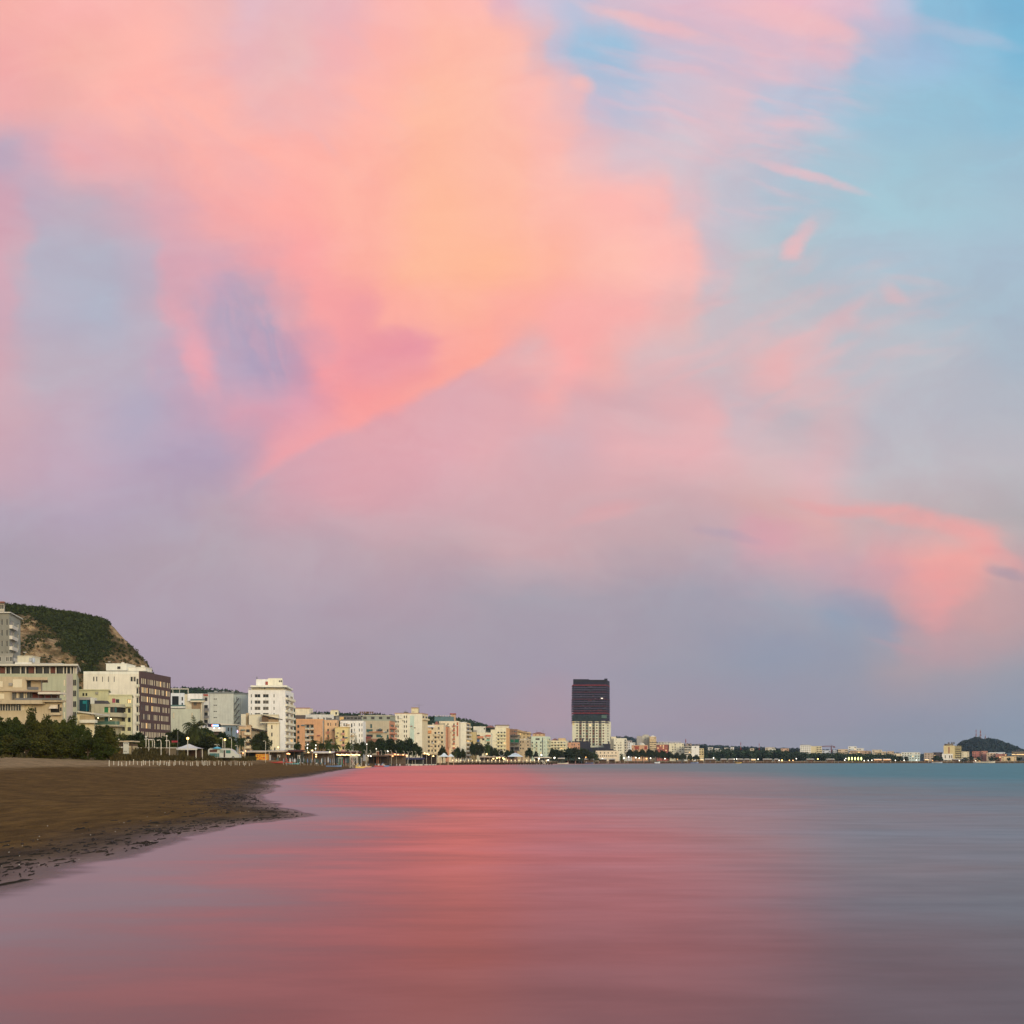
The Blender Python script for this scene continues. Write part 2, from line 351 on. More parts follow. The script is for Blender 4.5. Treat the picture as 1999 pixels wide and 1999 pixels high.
def dup(root, loc, label=None, rz=0.0, sc=None, group=None):
    r = root.copy(); COL.objects.link(r); r.location = loc; r.rotation_euler = (0, 0, rz)
    if sc: r.scale = sc
    if label: r['label'] = label
    if group: r['group'] = group
    for ch in root.children:
        c = ch.copy(); COL.objects.link(c); c.parent = r
        for gch in ch.children:
            d = gch.copy(); COL.objects.link(d); d.parent = c
    return r

# ---------------------------------------------------------------- buildings
def opening_wall(mb, o, e, n, L, z0, z1, ops, m, mrev):
    """one wall with real openings: ops = (u0, u1, za, zb, depth)"""
    us = sorted({0.0, L}|{a for q in ops for a in q[:2]}); zs = sorted({z0, z1}|{a for q in ops for a in q[2:4]})
    P = lambda u, z, d=0.0: (o[0]+e[0]*u-n[0]*d, o[1]+e[1]*u-n[1]*d, z)
    # merge cells row by row to keep the face count low
    for k in range(len(zs)-1):
        zc = (zs[k]+zs[k+1])/2; row = [q for q in ops if q[2] < zc < q[3]]
        if zs[k+1]-zs[k] < 1e-5: continue
        start = 0.0
        for q in sorted(row):
            if q[0] > start+1e-5: mb.poly([P(start, zs[k]), P(q[0], zs[k]), P(q[0], zs[k+1]), P(start, zs[k+1])], m)
            start = max(start, q[1])
        if start < L-1e-5: mb.poly([P(start, zs[k]), P(L, zs[k]), P(L, zs[k+1]), P(start, zs[k+1])], m)
    for u0, u1, za, zb, d in ops:
        mb.poly([P(u0, za), P(u0, za, d), P(u0, zb, d), P(u0, zb)], mrev); mb.poly([P(u1, za, d), P(u1, za), P(u1, zb), P(u1, zb, d)], mrev)
        mb.poly([P(u0, za), P(u1, za), P(u1, za, d), P(u0, za, d)], mrev); mb.poly([P(u0, zb, d), P(u1, zb, d), P(u1, zb), P(u0, zb)], mrev)
        if d > 0.6: mb.poly([P(u0, za, d), P(u1, za, d), P(u1, zb, d), P(u0, zb, d)], mrev)
KIND = {'w': (.26, .74, .30, .80), 'W': (.07, .93, .28, .80), 'n': (.36, .66, .25, .82), 'd': (.24, .76, .03, .78), 's': (.2, .8, .28, .82),
        'h': (.3, .7, .62, .80), 'l': (.03, .97, .02, .90), 'v': (.38, .62, .45, .72), 'g': (.02, .98, .04, .96), 'b': (.2, .8, .03, .76), 'B': (.14, .86, .03, .76), 'L': (.26, .74, .30, .80), 't': (.34, .64, .14, .90), 'T': (.2, .52, .14, .90)}
class Bld:
    def __init__(s, name, label, px, Y, zb=2.6, cat='apartment building', group=None):
        s.root = thing(name, label, cat, (wx(px, Y), Y, zb), group); s.zb = zb; s.off = Vector(s.root.location); s.cache = {}; s.count = 0
        s.rng = random.Random(hash_(label))
    def part(s, name, mb): return mb.build(name, s.root, tuple(s.off))
    def pane(s, e, w, h, gl, fr, bars, name='window', d=0.0):
        key = (round(e[0], 3), round(w, 2), round(h, 2), gl.name, fr.name if fr else '', bars)
        if key not in s.cache:
            mb = MB(); n = (e[1], -e[0]); o = (0, 0)
            mb.fbox(o, e, n, -w/2+.002, w/2-.002, -.09, -.05, .002, h-.002, gl)
            if fr:
                f = min(.09, w*.09); t = (-.05, .02)
                mb.fbox(o, e, n, -w/2+.002, -w/2+f, *t, .002, h-.002, fr); mb.fbox(o, e, n, w/2-f, w/2-.002, *t, .002, h-.002, fr)
                mb.fbox(o, e, n, -w/2+f, w/2-f, *t, .002, f, fr); mb.fbox(o, e, n, -w/2+f, w/2-f, *t, h-f, h-.002, fr)
                for k in range(1, bars):
                    u = -w/2+w*k/bars; mb.fbox(o, e, n, u-f*.4, u+f*.4, -.05, .01, f, h-f, fr)
            s.cache[key] = mb.mesh(name)
        return s.cache[key]
    def add(s, name, me, p):
        ob = bpy.data.objects.new(name, me); COL.objects.link(ob); ob.parent = s.root; ob.location = Vector(p)-s.off
        return ob
    def facade(s, wall, a, b, ztop, zbot, pat, fh, vis, toff, m, gl=None, fr=M_FRAMED, bal=M_WHITE, rail=None, bd=1.25, mrev=None, lit=0.04):
        a, b = Vector(a), Vector(b); L = (b-a).length; e = (b-a)/L; n = Vector((e.y, -e.x)); ops = []; todo = []
        gl = gl or [M_GLASS, M_GLASS, M_GLASS3, M_GLASS2]
        if pat:
            rows = pat if isinstance(pat, list) else [pat]*vis
            for k, row in enumerate(rows[:vis]):
                zf = ztop-toff-fh*(k+1)
                if zf < zbot or not row: continue
                cw = L/len(row); i = 0
                while i < len(row):
                    ch = row[i]; j = i+1
                    if ch in 'BLg':
                        while j < len(row) and row[j] == ch: j += 1
                    if ch != '.': todo.append((ch, i, j, cw, zf))
                    i = j
        for ch, i, j, cw, zf in todo:
            if ch in 'L':      # enclosed glazed strip
                ops.append((i*cw+.1, j*cw-.1, zf+.28*fh, zf+.82*fh, .2)); continue
            q = KIND[ch]
            for c in range(i, j):
                if ch == 'g': ops.append((i*cw+cw*.03, j*cw-cw*.03, zf+q[2]*fh, zf+q[3]*fh, .9)); break
                ops.append(((c+q[0])*cw, (c+q[1])*cw, zf+q[2]*fh, zf+q[3]*fh, 1.3 if ch == 'l' else .18))
                if ch == 'T': ops.append(((c+.62)*cw, (c+.86)*cw, zf+q[2]*fh, zf+q[3]*fh, .18))
        opening_wall(wall, a, e, n, L, zbot, ztop, ops, m, mrev or m)
        for u0, u1, za, zb, d in ops:
            w, h = u1-u0, zb-za; dd = d
            if d > .6: w, h = w*.5, h*.86
            if s.count > 97: continue
            s.count += 1
            g_ = s.rng.choice(gl); bars = 1 if w < .9 else (2 if w < 2.4 else max(2, int(w/1.3)))
            if s.rng.random() < lit: g_ = M_LITW
            p = a+e*(u0+u1)/2-n*(dd-.1 if d > .6 else d-.07)
            nm = 'shutter' if g_ in (M_SHUT,) else 'window'
            s.add(nm, s.pane(e, w, h, g_, fr, bars, nm), (p.x, p.y, za))
        for ch, i, j, cw, zf in todo:
            if ch not in 'bBl': continue
            u0, u1 = i*cw+.06, j*cw-.06; d = bd if ch in 'bB' else .06; mb = MB()
            if ch in 'bB':
                mb.fbox(a, e, n, u0, u1, .003, d, zf-.20, zf-.02, bal)
                r = rail or bal
                mb.fbox(a, e, n, u0, u1, d-.08, d+.002, zf-.02, zf+.92, r); mb.fbox(a, e, n, u0, u0+.08, .003, d-.08, zf-.02, zf+.92, r); mb.fbox(a, e, n, u1-.08, u1, .003, d-.08, zf-.02, zf+.92, r)
            else:
                mb.fbox(a, e, n, u0, u1, -.12, .05, zf+.02, zf+.95, rail or bal)
            s.part('balcony', mb)
    def block(s, x0, x1, ytop, Y, dep, col, cpx=None, front=None, side=None, fh=3.0, vis=6, toff=.5, zbot=None, slab=0.0, slabc=None, parapet=0.0, sidecol=None, dyB=0.0, ztop=None, roofm=None, name='wall', **kw):
        zbot = s.zb-1.5 if zbot is None else zbot
        a = Vector((wx(x0, Y), Y)); b = Vector((wx(x1, Y+dyB), Y+dyB))
        if cpx is None: c = Vector((wx(x1+(1.5 if x1 < 900 else 0), Y+dep), Y+dep))
        else: c = Vector((wx(cpx, Y+dep), Y+dep))
        d = a+(c-b); zt = wz(ytop, Y) if ztop is None else ztop
        m = plaster(col) if isinstance(col, tuple) else col; ms = (plaster(sidecol) if isinstance(sidecol, tuple) else sidecol) if sidecol else m
        kf = {k[2:]: v for k, v in kw.items() if k.startswith('f_')}; ks = {k[2:]: v for k, v in kw.items() if k.startswith('s_')}
        both = {k: v for k, v in kw.items() if k[:2] not in ('f_', 's_')}
        wall = MB()
        s.facade(wall, a, b, zt, zbot, front, fh, vis, toff, m, **{**both, **kf})
        sv = ks.pop('vis', vis); sf = ks.pop('fh', fh)
        left = ks.pop('left', False)
        if left:
            s.facade(wall, d, a, zt, zbot, side, sf, sv, toff, ms, **{**both, **ks}); opening_wall(wall, b, (c-b)/(c-b).length, Vector(((c-b).y, -(c-b).x))/(c-b).length, (c-b).length, zbot, zt, [], ms, ms)
        else:
            s.facade(wall, b, c, zt, zbot, side, sf, sv, toff, ms, **{**both, **ks}); opening_wall(wall, d, (a-d)/(a-d).length, Vector(((a-d).y, -(a-d).x))/(a-d).length, (a-d).length, zbot, zt, [], ms, ms)
        opening_wall(wall, c, (d-c)/(d-c).length, Vector(((d-c).y, -(d-c).x))/(d-c).length, (d-c).length, zbot, zt, [], m, m)
        s.part(name, wall)
        rf = MB(); g_ = (a+b+c+d)/4
        ring = [a, b, c, d]
        if slab > 0:
            ring2 = [g_+(p-g_)*(1+slab/max(2.0, (p-g_).length)*1.2) for p in ring]
            rf.prism([tuple(p) for p in ring2], zt+.004, zt+.32, plaster(slabc) if slabc else m, roofm or M_ROOF)
        elif parapet > 0:
            rf.poly([(*p, zt-.02) for p in ring], roofm or M_ROOF)
            for k in range(4):
                p, q = ring[k], ring[(k+1) % 4]; ee = (q-p).normalized(); nn = Vector((ee.y, -ee.x))
                rf.fbox(p, ee, nn, .26 if k % 2 else 0, (q-p).length-(.26 if k % 2 else 0), -.25, .03, zt+.003, zt+parapet, plaster(slabc) if slabc else m)
        else: rf.poly([(*p, zt) for p in ring], roofm or M_ROOF)
        s.part('roof', rf)
        s.last = (a, b, c, d, zt)
        return s
    def room(s, x0, x1, y0, y1, Y, dep, col, name='roof_room', over=.15, cap=.18, pat=None, **kw):
        """a smaller box on the roof or against the wall, with a capping slab"""
        if pat:
            s.block(x0, x1, y0, Y, dep, col, front=pat, fh=wz(y0, Y)-wz(y1, Y)-.1, vis=1, toff=.05, zbot=wz(y1, Y), slab=over, name=name, **kw); return s
        mb = MB(); m = plaster(col) if isinstance(col, tuple) else col
        X0, X1, Z0, Z1 = wx(x0, Y), wx(x1, Y), wz(y1, Y), wz(y0, Y)
        mb.box(X0, X1, Y, Y+dep, Z0, Z1-cap, m)
        mb.box(X0-over, X1+over, Y-over, Y+dep+over, Z1-cap+.003, Z1, m)
        s.part(name, mb); return s
    def bit(s, name, x0, x1, y0, y1, Y, dep, m):
        mb = MB(); m = plaster(m) if isinstance(m, tuple) else m; z0, z1 = wz(y1, Y), wz(y0, Y)
        if dep < 4: mb.box(wx(x0, Y), wx(x1, Y), Y, Y+dep, z0, z1, m)
        else: mb.prism([(wx(x0, Y), Y), (wx(x1, Y), Y), (wx(x1+.6, Y+dep), Y+dep), (wx(x0, Y+dep), Y+dep)], z0, z1, m)      # back corners follow the view rays, so hardly any side face shows
        s.part(name, mb); return s
    def clutter(s, seed, n=5, facade=True):
        """roof plant, aerials and dishes; air conditioners and blinds on the front wall"""
        a, b, c, d, zt = s.last; rg_ = random.Random(seed); e = (b-a).normalized(); f = (d-a).normalized(); L = (b-a).length; nrm = Vector((e.y, -e.x)); W = (d-a).length
        for k in range(n):
            q = a+e*rg_.uniform(.1, .85)*L+f*rg_.uniform(.15, .6)*W; mb = MB(); r = rg_.random()
            if r < .45:
                w, h = rg_.uniform(.5, 1.6), rg_.uniform(.6, 1.7); mb.box(q.x-w, q.x+w, q.y-.6, q.y+.6, zt+.02, zt+.02+h, rg_.choice([M_ROOF, M_WHITE, M_CONC, M_RAIL])); s.part('roof_unit', mb)
            elif r < .75:
                h = rg_.uniform(1.5, 3.2); mb.tube([(q.x, q.y, zt), (q.x, q.y, zt+h)], .06, M_RAIL, 4); mb.tube([(q.x-.6, q.y, zt+h*.9), (q.x+.6, q.y, zt+h*.9)], .05, M_RAIL, 4); s.part('antenna', mb)
            else:
                mb.lathe((q.x, q.y, zt+.9), [(.08, -.12), (.32, -.04), (.5, .1), (.3, .02), (.02, -.03)], M_WHITE, 10); mb.tube([(q.x, q.y, zt), (q.x, q.y, zt+.9)], .05, M_RAIL, 4); s.part('satellite_dish', mb)
        if facade:
            for k in range(n+1):
                u, z = rg_.uniform(.05, .9)*L, zt-rg_.uniform(1.8, 15); mb = MB()
                if rg_.random() < .6: mb.fbox(a, e, nrm, u, u+.85, .03, .38, z, z+.6, rg_.choice([M_WHITE, M_ROOF, M_CONC])); s.part('air_conditioner', mb)
                else:
                    o = a+e*u; m = paint(rg_.choice([(206, 196, 170), (150, 84, 64), (96, 116, 110), (190, 150, 96), (214, 206, 190)])); P = lambda uu, dd, zz: (*(o+e*uu+nrm*dd), zz); w = rg_.uniform(1.2, 2.2)
                    mb.hexa([P(0, .9, z), P(w, .9, z), P(w, .03, z+.55), P(0, .03, z+.55), P(0, .9, z+.06), P(w, .9, z+.06), P(w, .03, z+.62), P(0, .03, z+.62)], m); s.part('sunblind', mb)
        return s
    def hip(s, x0, x1, y0, y1, Y, dep, m=None, name='roof', over=.4):
        mb = MB(); X0, X1, Z0, Z1 = wx(x0, Y)-over, wx(x1, Y)+over, wz(y1, Y), wz(y0, Y); ya, yb = Y-over, Y+dep+over; m = m or M_TILE
        c = min(X1-X0, yb-ya)*.42
        q = [(X0, ya, Z0), (X1, ya, Z0), (X1, yb, Z0), (X0, yb, Z0)]; r = [(X0+c, ya+c, Z1), (X1-c, ya+c, Z1), (X1-c, yb-c, Z1), (X0+c, yb-c, Z1)]
        mb.poly(list(reversed(q)), m); mb.poly(r, m)
        for k in range(4): mb.poly([q[k], q[(k+1) % 4], r[(k+1) % 4], r[k]], m)
        s.part(name, mb); return s
    def mast(s, px, y0, y1, Y, cross=0, name='antenna', r=.05):
        mb = MB(); X = wx(px, Y); z0, z1 = wz(y1, Y), wz(y0, Y)
        mb.tube([(X, Y, z0), (X, Y, z1)], r, M_RAIL, 6)
        if cross:
            mb.tube([(X-cross, Y, z1-.1), (X+cross, Y, z1-.1)], r*.7, M_RAIL, 6)
            for k in range(5): mb.tube([(X-cross+cross*k/2, Y-.5, z1-.1), (X-cross+cross*k/2, Y+.5, z1-.1)], r*.5, M_RAIL, 4)
        s.part(name, mb); return s
    def dish(s, px, py, Y, r=.5):
        mb = MB(); X, Z = wx(px, Y), wz(py, Y)
        mb.tube([(X, Y, Z-r*1.6), (X, Y, Z)], .05, M_RAIL, 6)
        mb.lathe((X, Y, Z), [(r*.15, -.12), (r*.6, -.05), (r, .1), (r*.96, .14), (r*.5, .02), (.02, -.04)], M_WHITE, 12)
        s.part('satellite_dish', mb); return s
def hash_(t):
    h = 7
    for c in t: h = (h*131+ord(c)) % 1000003
    return h
# ---------------------------------------------------------------- the town, left to right
CREAM = (222, 208, 168); WHITE = (232, 224, 200)
# far-left grey block
b = Bld('apartment_tower', 'tall grey block with white corner balconies, cut by the left edge below the cliff', 18, 320)
b.block(-60, 18, 1197, 320, 14, (134, 128, 108), cpx=40, front='..n.n.nn', side='bn', fh=3.35, vis=5, toff=1.2, slab=.8, slabc=(205, 195, 170), sidecol=(150, 146, 126), fr=M_FRAME, s_bal=M_WHITE, s_bd=.9)
b.room(-30, 8, 1176, 1194, 322, 8, (190, 175, 145), pat='.W.W', fr=M_FRAME)
b.bit('cornice', -60, 9, 1174, 1176.5, 321, 10, (150, 85, 66))
# pale green block with a glazed top floor
b = Bld('apartment_building', 'pale green apartment block with a dark glazed top floor under white posts', 130, 282)
b.block(-40, 150, 1315, 282, 16, (174, 172, 132), cpx=154, front='....................h.' , side='', fh=3.0, vis=5, toff=.6, fr=M_FRAME)
b.bit('stair_panel', 129.5, 142, 1315.5, 1440, 281.9, .1, (172, 156, 142))
for k in range(5):
    for x in (126, 144.5, 147.6):
        mb = MB(); Z = wz(1332+21*k, 282); X = wx(x, 282); mb.box(X-.17, X+.17, 281.86, 281.94, Z-.9, Z+.7, M_SHUT if x < 130 else M_GLASS); mb.box(X-.22, X+.22, 281.9, 281.96, Z-.98, Z-.9, M_WHITE); b.part('window', mb)
x = -38
gl = MB(); gl.box(wx(-40, 283), wx(149, 283), 283, 284, wz(1315, 282)+.01, wz(1301, 282), M_GLASS); b.part('glazing', gl)
for x in (-20, -2, 11, 21, 40, 50, 68, 84, 97, 109, 124, 130, 138, 143.5, 146.5, 149.5):
    mb = MB(); X = wx(x, 282.4); mb.box(X-.12, X+.12, 282.4, 282.62, wz(1315, 282)+.01, wz(1301, 282), M_WHITE); b.part('post', mb)
for x0, x1 in ((0, 10), (56, 66), (98, 108)):
    b.bit('curtain', x0, x1, 1302, 1314, 282.8, .06, (110, 60, 45))
mb = MB(); mb.prism([(wx(-42, 280.5), 280.5), (wx(152, 280.5), 280.5), (wx(158, 300), 300), (wx(-42, 300), 300)], wz(1300.6, 282), wz(1297, 282), M_WHITE); b.part('roof_canopy', mb)
for k in range(20):
    X = wx(62+k*2.9, 283); mb = MB(); mb.tube([(X, 283, wz(1297, 282)), (X+.35, 283, wz(1294, 282)), (X+.1, 287, wz(1294, 282))], .06, M_WHITE, 5); b.part('rail', mb)
b.room(-20, 25, 1278, 1296.5, 288, 8, (150, 142, 122), pat='.WW.WW', fr=M_FRAME)
b.room(34, 62, 1280, 1294, 287, 5, (205, 190, 150)); b.bit('roof_tank', 29, 62, 1293, 1296.5, 285, 5, (215, 205, 180))
b.bit('air_conditioner', 57, 62, 1284, 1291, 286.5, .4, (165, 160, 150)); b.bit('air_conditioner', 63.5, 67, 1284, 1293, 286.5, .4, (170, 175, 175)); b.dish(48.5, 1274, 287, .5)
# beige stepped apartment house in front
b = Bld('apartment_house', 'beige stepped apartment house with a glazed terrace and curved balconies above the shoreline bushes', 60, 240)
BE = (192, 166, 120)
b.block(-30, 52, 1321, 240, 12, BE, front=['', '', ''], fh=3.0, vis=0, slab=.0)
b.block(52, 81, 1322, 241, 11, (176, 150, 108), front='', vis=0)
b.bit('balcony', 51, 93, 1322, 1327.5, 239, 8, BE)
b.bit('awning_post', 80.3, 81, 1327.5, 1350, 239.3, .1, M_RAIL)
for x0, x1, y0, y1 in ((25, 43, 1326, 1342), (-8, 5, 1330, 1341), (-8, 8, 1354, 1364)): b.bit('roller_shutter', x0, x1, y0, y1, 239.93, .1, M_SHUT)
b.bit('window', 53, 60, 1327.5, 1345, 240.9, .1, M_GLASS3); b.bit('railing', 53.5, 75, 1341, 1346.5, 239.2, .08, M_RAIL)
b.bit('air_conditioner', 17, 23, 1333, 1339, 239.6, .4, (150, 140, 120))
b.bit('balcony', -30, 80, 1345.5, 1349, 239.4, 6, BE)
b.bit('terrace_roof', 23, 118, 1348.5, 1351, 237, 10, (150, 120, 90)); b.bit('terrace_roof', 74, 118, 1351, 1355, 236.8, 3, (214, 196, 165))
b.bit('wall', -30, 122, 1366.5, 1420, 239, 13, BE)
b.bit('wall', 26, 116, 1351, 1366.5, 242, 9, (128, 82, 60))
for k in range(5): b.bit('glass_panel', 25.2+k*7, 31.4+k*7, 1352, 1364, 238.4, .08, [M_GLASS2, M_BLIND, M_GLASS3, M_BLIND, M_GLASS3][k])
for k in range(8): b.bit('post', 24+k*12.6, 24.8+k*12.6, 1351, 1366, 238.2, .12, M_RAIL)
b.bit('red_curtain', 62, 82, 1352, 1364.5, 240, .1, (132, 62, 48)); b.bit('red_curtain', 88, 97, 1353, 1364, 240, .1, (140, 56, 46))
b.bit('railing', 30, 120, 1362.6, 1366.6, 237.2, .08, M_RAIL)
b.bit('balcony', -30, 82, 1366.6, 1374, 237, 2, BE); b.bit('balcony', 82, 122, 1366.6, 1370, 237.4, 2, BE)
for k in range(6): 
    x0 = -10+k*10.4; b.bit('window', x0, x0+8.6, 1374.5, 1387, 238.9, .08, [M_GLASS, M_GLASS, M_GLASS3, M_GLASS2, M_GLASS, M_BLIND][k])
    b.bit('window_frame', x0+3.9, x0+4.8, 1374.5, 1387, 238.8, .08, M_WHITE); b.bit('window_frame', x0-1.2, x0-.2, 1374, 1388, 238.75, .12, M_WHITE)
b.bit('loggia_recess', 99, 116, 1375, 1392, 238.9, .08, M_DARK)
mb = MB(); Z0 = wz(1375.5, 239); Xa, Xb = wx(100, 239), wx(114, 239)
mb.hexa([(Xa, 238.8, Z0-1.0), (Xb, 238.8, Z0-1.0), (Xb, 238.8, Z0-.9), (Xa, 238.8, Z0-.9), (Xa, 237.6, Z0-1.0), (Xb, 237.6, Z0-1.0), (Xb, 238.7, Z0), (Xa, 238.7, Z0)], plaster((225, 200, 160))); b.part('awning', mb)
b.bit('balcony', 98, 117, 1391, 1396, 238, 1, BE)
for x in (67.5, 117): b.bit('window', x, x+3, 1381, 1388, 238.9, .08, M_GLASS)
b.bit('window', 50, 62, 1376, 1386, 238.9, .08, M_LITW if False else M_BLIND)
# white block with brown facade
b = Bld('hotel', 'white block with a dark brown facade of narrow warm-lit windows below the cliff', 271, 335, cat='hotel')
b.block(163, 271, 1316, 335, 24, (226, 212, 178), cpx=331, zbot=2.0, fh=3.1, vis=6, toff=.2, parapet=.9, slabc=(232, 220, 190),
        front=['...ww.n.s.n.....WW.'.replace('s', 'n'), '', 'd.....n.n..dd...n..', '.......dd..n.......', '', ''], side='', f_fr=M_FRAME)
b.last_top = b.last[4]
a_, b_, c_, d_, zt = b.last
mb = MB(); e = (c_-b_).normalized(); n = Vector((e.y, -e.x)); L = (c_-b_).length; zt = wz(1310, 335)
ops = []; rg = random.Random(5); BR = plaster((92, 66, 62))
for k in range(7):
    zf = zt-1.6-2.92*(k+1); u = .9
    while u < L-1.2:
        w = rg.choice([.6, .7, .8]); ops.append((u, u+w, zf+.5, zf+2.3, .12)); u += w+rg.choice([.3, .35, .5, .9, 1.4])
o = b_+n*.04
opening_wall(mb, o+n*.4, e, n, L, 1.5, zt, ops, BR, BR)
mb.poly([(*(o+n*.4), zt), (*(o+n*.4+e*L), zt), (*(o+e*L), zt), (*o, zt)], BR); P0 = o+n*.4
mb.poly([(*o, 1.5), (*P0, 1.5), (*P0, zt), (*o, zt)], BR); b.part('brown_facade', mb)
for i, (u0, u1, za, zb, dd) in enumerate(ops):
    mb = MB(); r = rg.random(); mb.fbox(P0, e, n, u0+.003, u1-.003, -.1, -.06, za+.003, zb-.003, M_LITW if r < .10 else (M_SHUT if r < .72 else (M_BLIND if r < .86 else M_GLASS2)))
    if i < 98: b.part('window', mb)
    elif i == 98: rest = mb
    else: rest.fbox(P0, e, n, u0+.003, u1-.003, -.1, -.06, za+.003, zb-.003, M_SHUT)
if len(ops) > 98: b.part('windows_small', rest)['kind'] = 'stuff'
b.room(207, 247, 1295, 1309, 340, 8, (232, 220, 188)); b.bit('window', 229, 235, 1301, 1306, 339.9, .1, M_GLASS); b.room(248, 284, 1302, 1310, 342, 6, (228, 216, 184)); b.dish(213, 1292, 341, .5); b.bit('chimney', 275, 281, 1299, 1303, 342, 1, (225, 212, 180)); b.bit('chimney', 237, 241, 1293, 1296, 341, 1, (225, 212, 180))
for k in range(7): b.bit('balcony', 266, 270.4, 1336+18.2*k, 1341+18.2*k, 334, 1.2, (215, 205, 165)); b.bit('balcony_door', 266.5, 270, 1325+18.2*k, 1335.8+18.2*k, 334.94, .06, M_GLASS3)
# yellow-green apartment house in front of it
b = Bld('apartment_house', 'pale yellow-green apartment house with rounded balcony floors in front of the white block', 209, 300)
YG = (196, 188, 132)
b.block(152, 212, 1348, 302, 10, YG, front='', vis=0, slab=.5); b.block(212, 258, 1358, 303, 10, (205, 196, 142), front=['.b.b', 'b.bw', '.bbw', 'b.bb'], fh=2.75, vis=4, toff=.4, slab=.3, bal=plaster((205, 196, 142)))
for x in (161, 167): b.bit('window', x, x+3.2, 1353, 1358.5, 301.9, .1, M_GLASS)
b.bit('air_conditioner', 186, 191, 1350.5, 1355, 301.5, .4, (160, 150, 120))
b.bit('window', 154.5, 174.5, 1366, 1389, 298.9, .1, mat('blue_glass', (.012, .05, .075), .12, 0, spec=.5)); b.bit('window_frame', 152, 154.5, 1363, 1390, 298.7, .3, (160, 150, 140)); b.bit('window_frame', 152, 178, 1361, 1366, 298.7, 3, (160, 150, 140)); b.bit('blue_screen', 161.5, 168, 1368, 1374, 298.8, .08, mat('turquoise', (.02, .22, .27), .5, 0)); b.bit('window_frame', 168.6, 169.8, 1366, 1389, 298.8, .08, mat('turquoise', (.02, .22, .27), .5, 0))
def rounded(b, x0, x1, y0, y1, Y, dep, m, r, name='balcony'):
    mb = MB(); X0, X1 = wx(x0, Y), wx(x1, Y); pts = [(X0, Y), (X1-r, Y)]+[(X1-r+r*math.sin(t*math.pi/12), Y+r-r*math.cos(t*math.pi/12)) for t in range(1, 7)]+[(X1, Y+dep), (X0, Y+dep)]
    mb.prism(pts, wz(y1, Y), wz(y0, Y), plaster(m) if isinstance(m, tuple) else m); b.part(name, mb)
GB = (176, 164, 128)
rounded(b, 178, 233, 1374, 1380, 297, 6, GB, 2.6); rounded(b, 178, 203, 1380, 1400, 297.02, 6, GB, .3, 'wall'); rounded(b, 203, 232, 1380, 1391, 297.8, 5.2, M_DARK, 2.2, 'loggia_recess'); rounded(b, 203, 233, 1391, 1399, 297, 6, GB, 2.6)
for k, m in enumerate([mat('green_shutter', (.03, .2, .08), .6, .1), mat('green_shutter', (.03, .2, .08), .6, .1), M_BLIND, M_GLASS3, M_GLASS2, mat('teal_glass', (.05, .13, .13), .2, 0)]): b.bit('window', 203+k*4.2, 206.6+k*4.2, 1381, 1391, 297.3, .1, m)
rounded(b, 186, 228, 1399.5, 1412, 299, 4, (150, 138, 98), 1.0, 'wall'); b.bit('window', 204, 211, 1400, 1412, 298.9, .08, mat('teal_glass', (.05, .13, .13), .2, 0)); rounded(b, 184, 230, 1408, 1414.5, 296.8, 1.2, mat('balcony_teal', (.09, .17, .14), .3, .1), 1.0); rounded(b, 184, 231, 1414.5, 1418, 296.8, 5, GB, 1.5); rounded(b, 190, 229, 1418, 1434, 299, 4, (150, 140, 105), 1.0, 'wall'); b.bit('post', 212, 213, 1400, 1430, 296.9, .15, M_WHITE)
mb = MB(); y_ = 298.5; mb.hexa([(wx(184, y_), y_, wz(1374, y_)), (wx(210, y_), y_, wz(1374, y_)), (wx(206, y_), y_+4, wz(1374, y_)), (wx(184, y_), y_+4, wz(1374, y_)), (wx(184, y_), y_+.1, wz(1367.5, y_)), (wx(202, y_), y_+.1, wz(1367.5, y_)), (wx(202, y_), y_+3.5, wz(1367, y_)), (wx(184, y_), y_+3.5, wz(1367, y_))], mat('slate', (.07, .065, .075), .6, .15)); b.part('slate_roof', mb)
b.bit('chimney', 176.5, 184, 1362, 1374.5, 298.4, 2, (205, 200, 180))
b.bit('red_banner', 219, 225, 1363.5, 1372, 299.6, .1, (165, 60, 75))
for x, y in ((191.5, 1401.5), (216.5, 1403.5)):
    mb = MB(); mb.ball(at(x, y, 297.6), .16, glow((255, 240, 190), 4.0)); b.part('balcony_lamp', mb)
b = Bld('house', 'small cream two-storey house with a deep white balcony beside the yellow-green apartments', 170, 285, cat='house')
b.block(150, 184, 1391, 285, 8, (218, 196, 145), front='', vis=0)
mb = MB(); X0, X1 = wx(149, 284), wx(187, 284); mb.hexa([(X0, 283.6, wz(1390, 284)), (X1, 283.6, wz(1395, 284)), (X1, 294, wz(1395, 284)), (X0, 294, wz(1390, 284)), (X0, 283.6, wz(1387.5, 284)), (X1, 283.6, wz(1392, 284)), (X1, 294, wz(1392, 284)), (X0, 294, wz(1387.5, 284))], M_WHITE); b.part('roof_slab', mb)
b.bit('balcony', 155, 186, 1405, 1411, 283.4, 1.5, (220, 206, 172)); b.bit('balcony_recess', 156, 184, 1397, 1405, 284.9, .08, (176, 148, 100)); b.bit('door', 164, 170, 1412.5, 1423, 284.9, .08, M_SHUT); b.bit('door', 174, 180, 1412.5, 1423, 284.9, .08, M_SHUT)
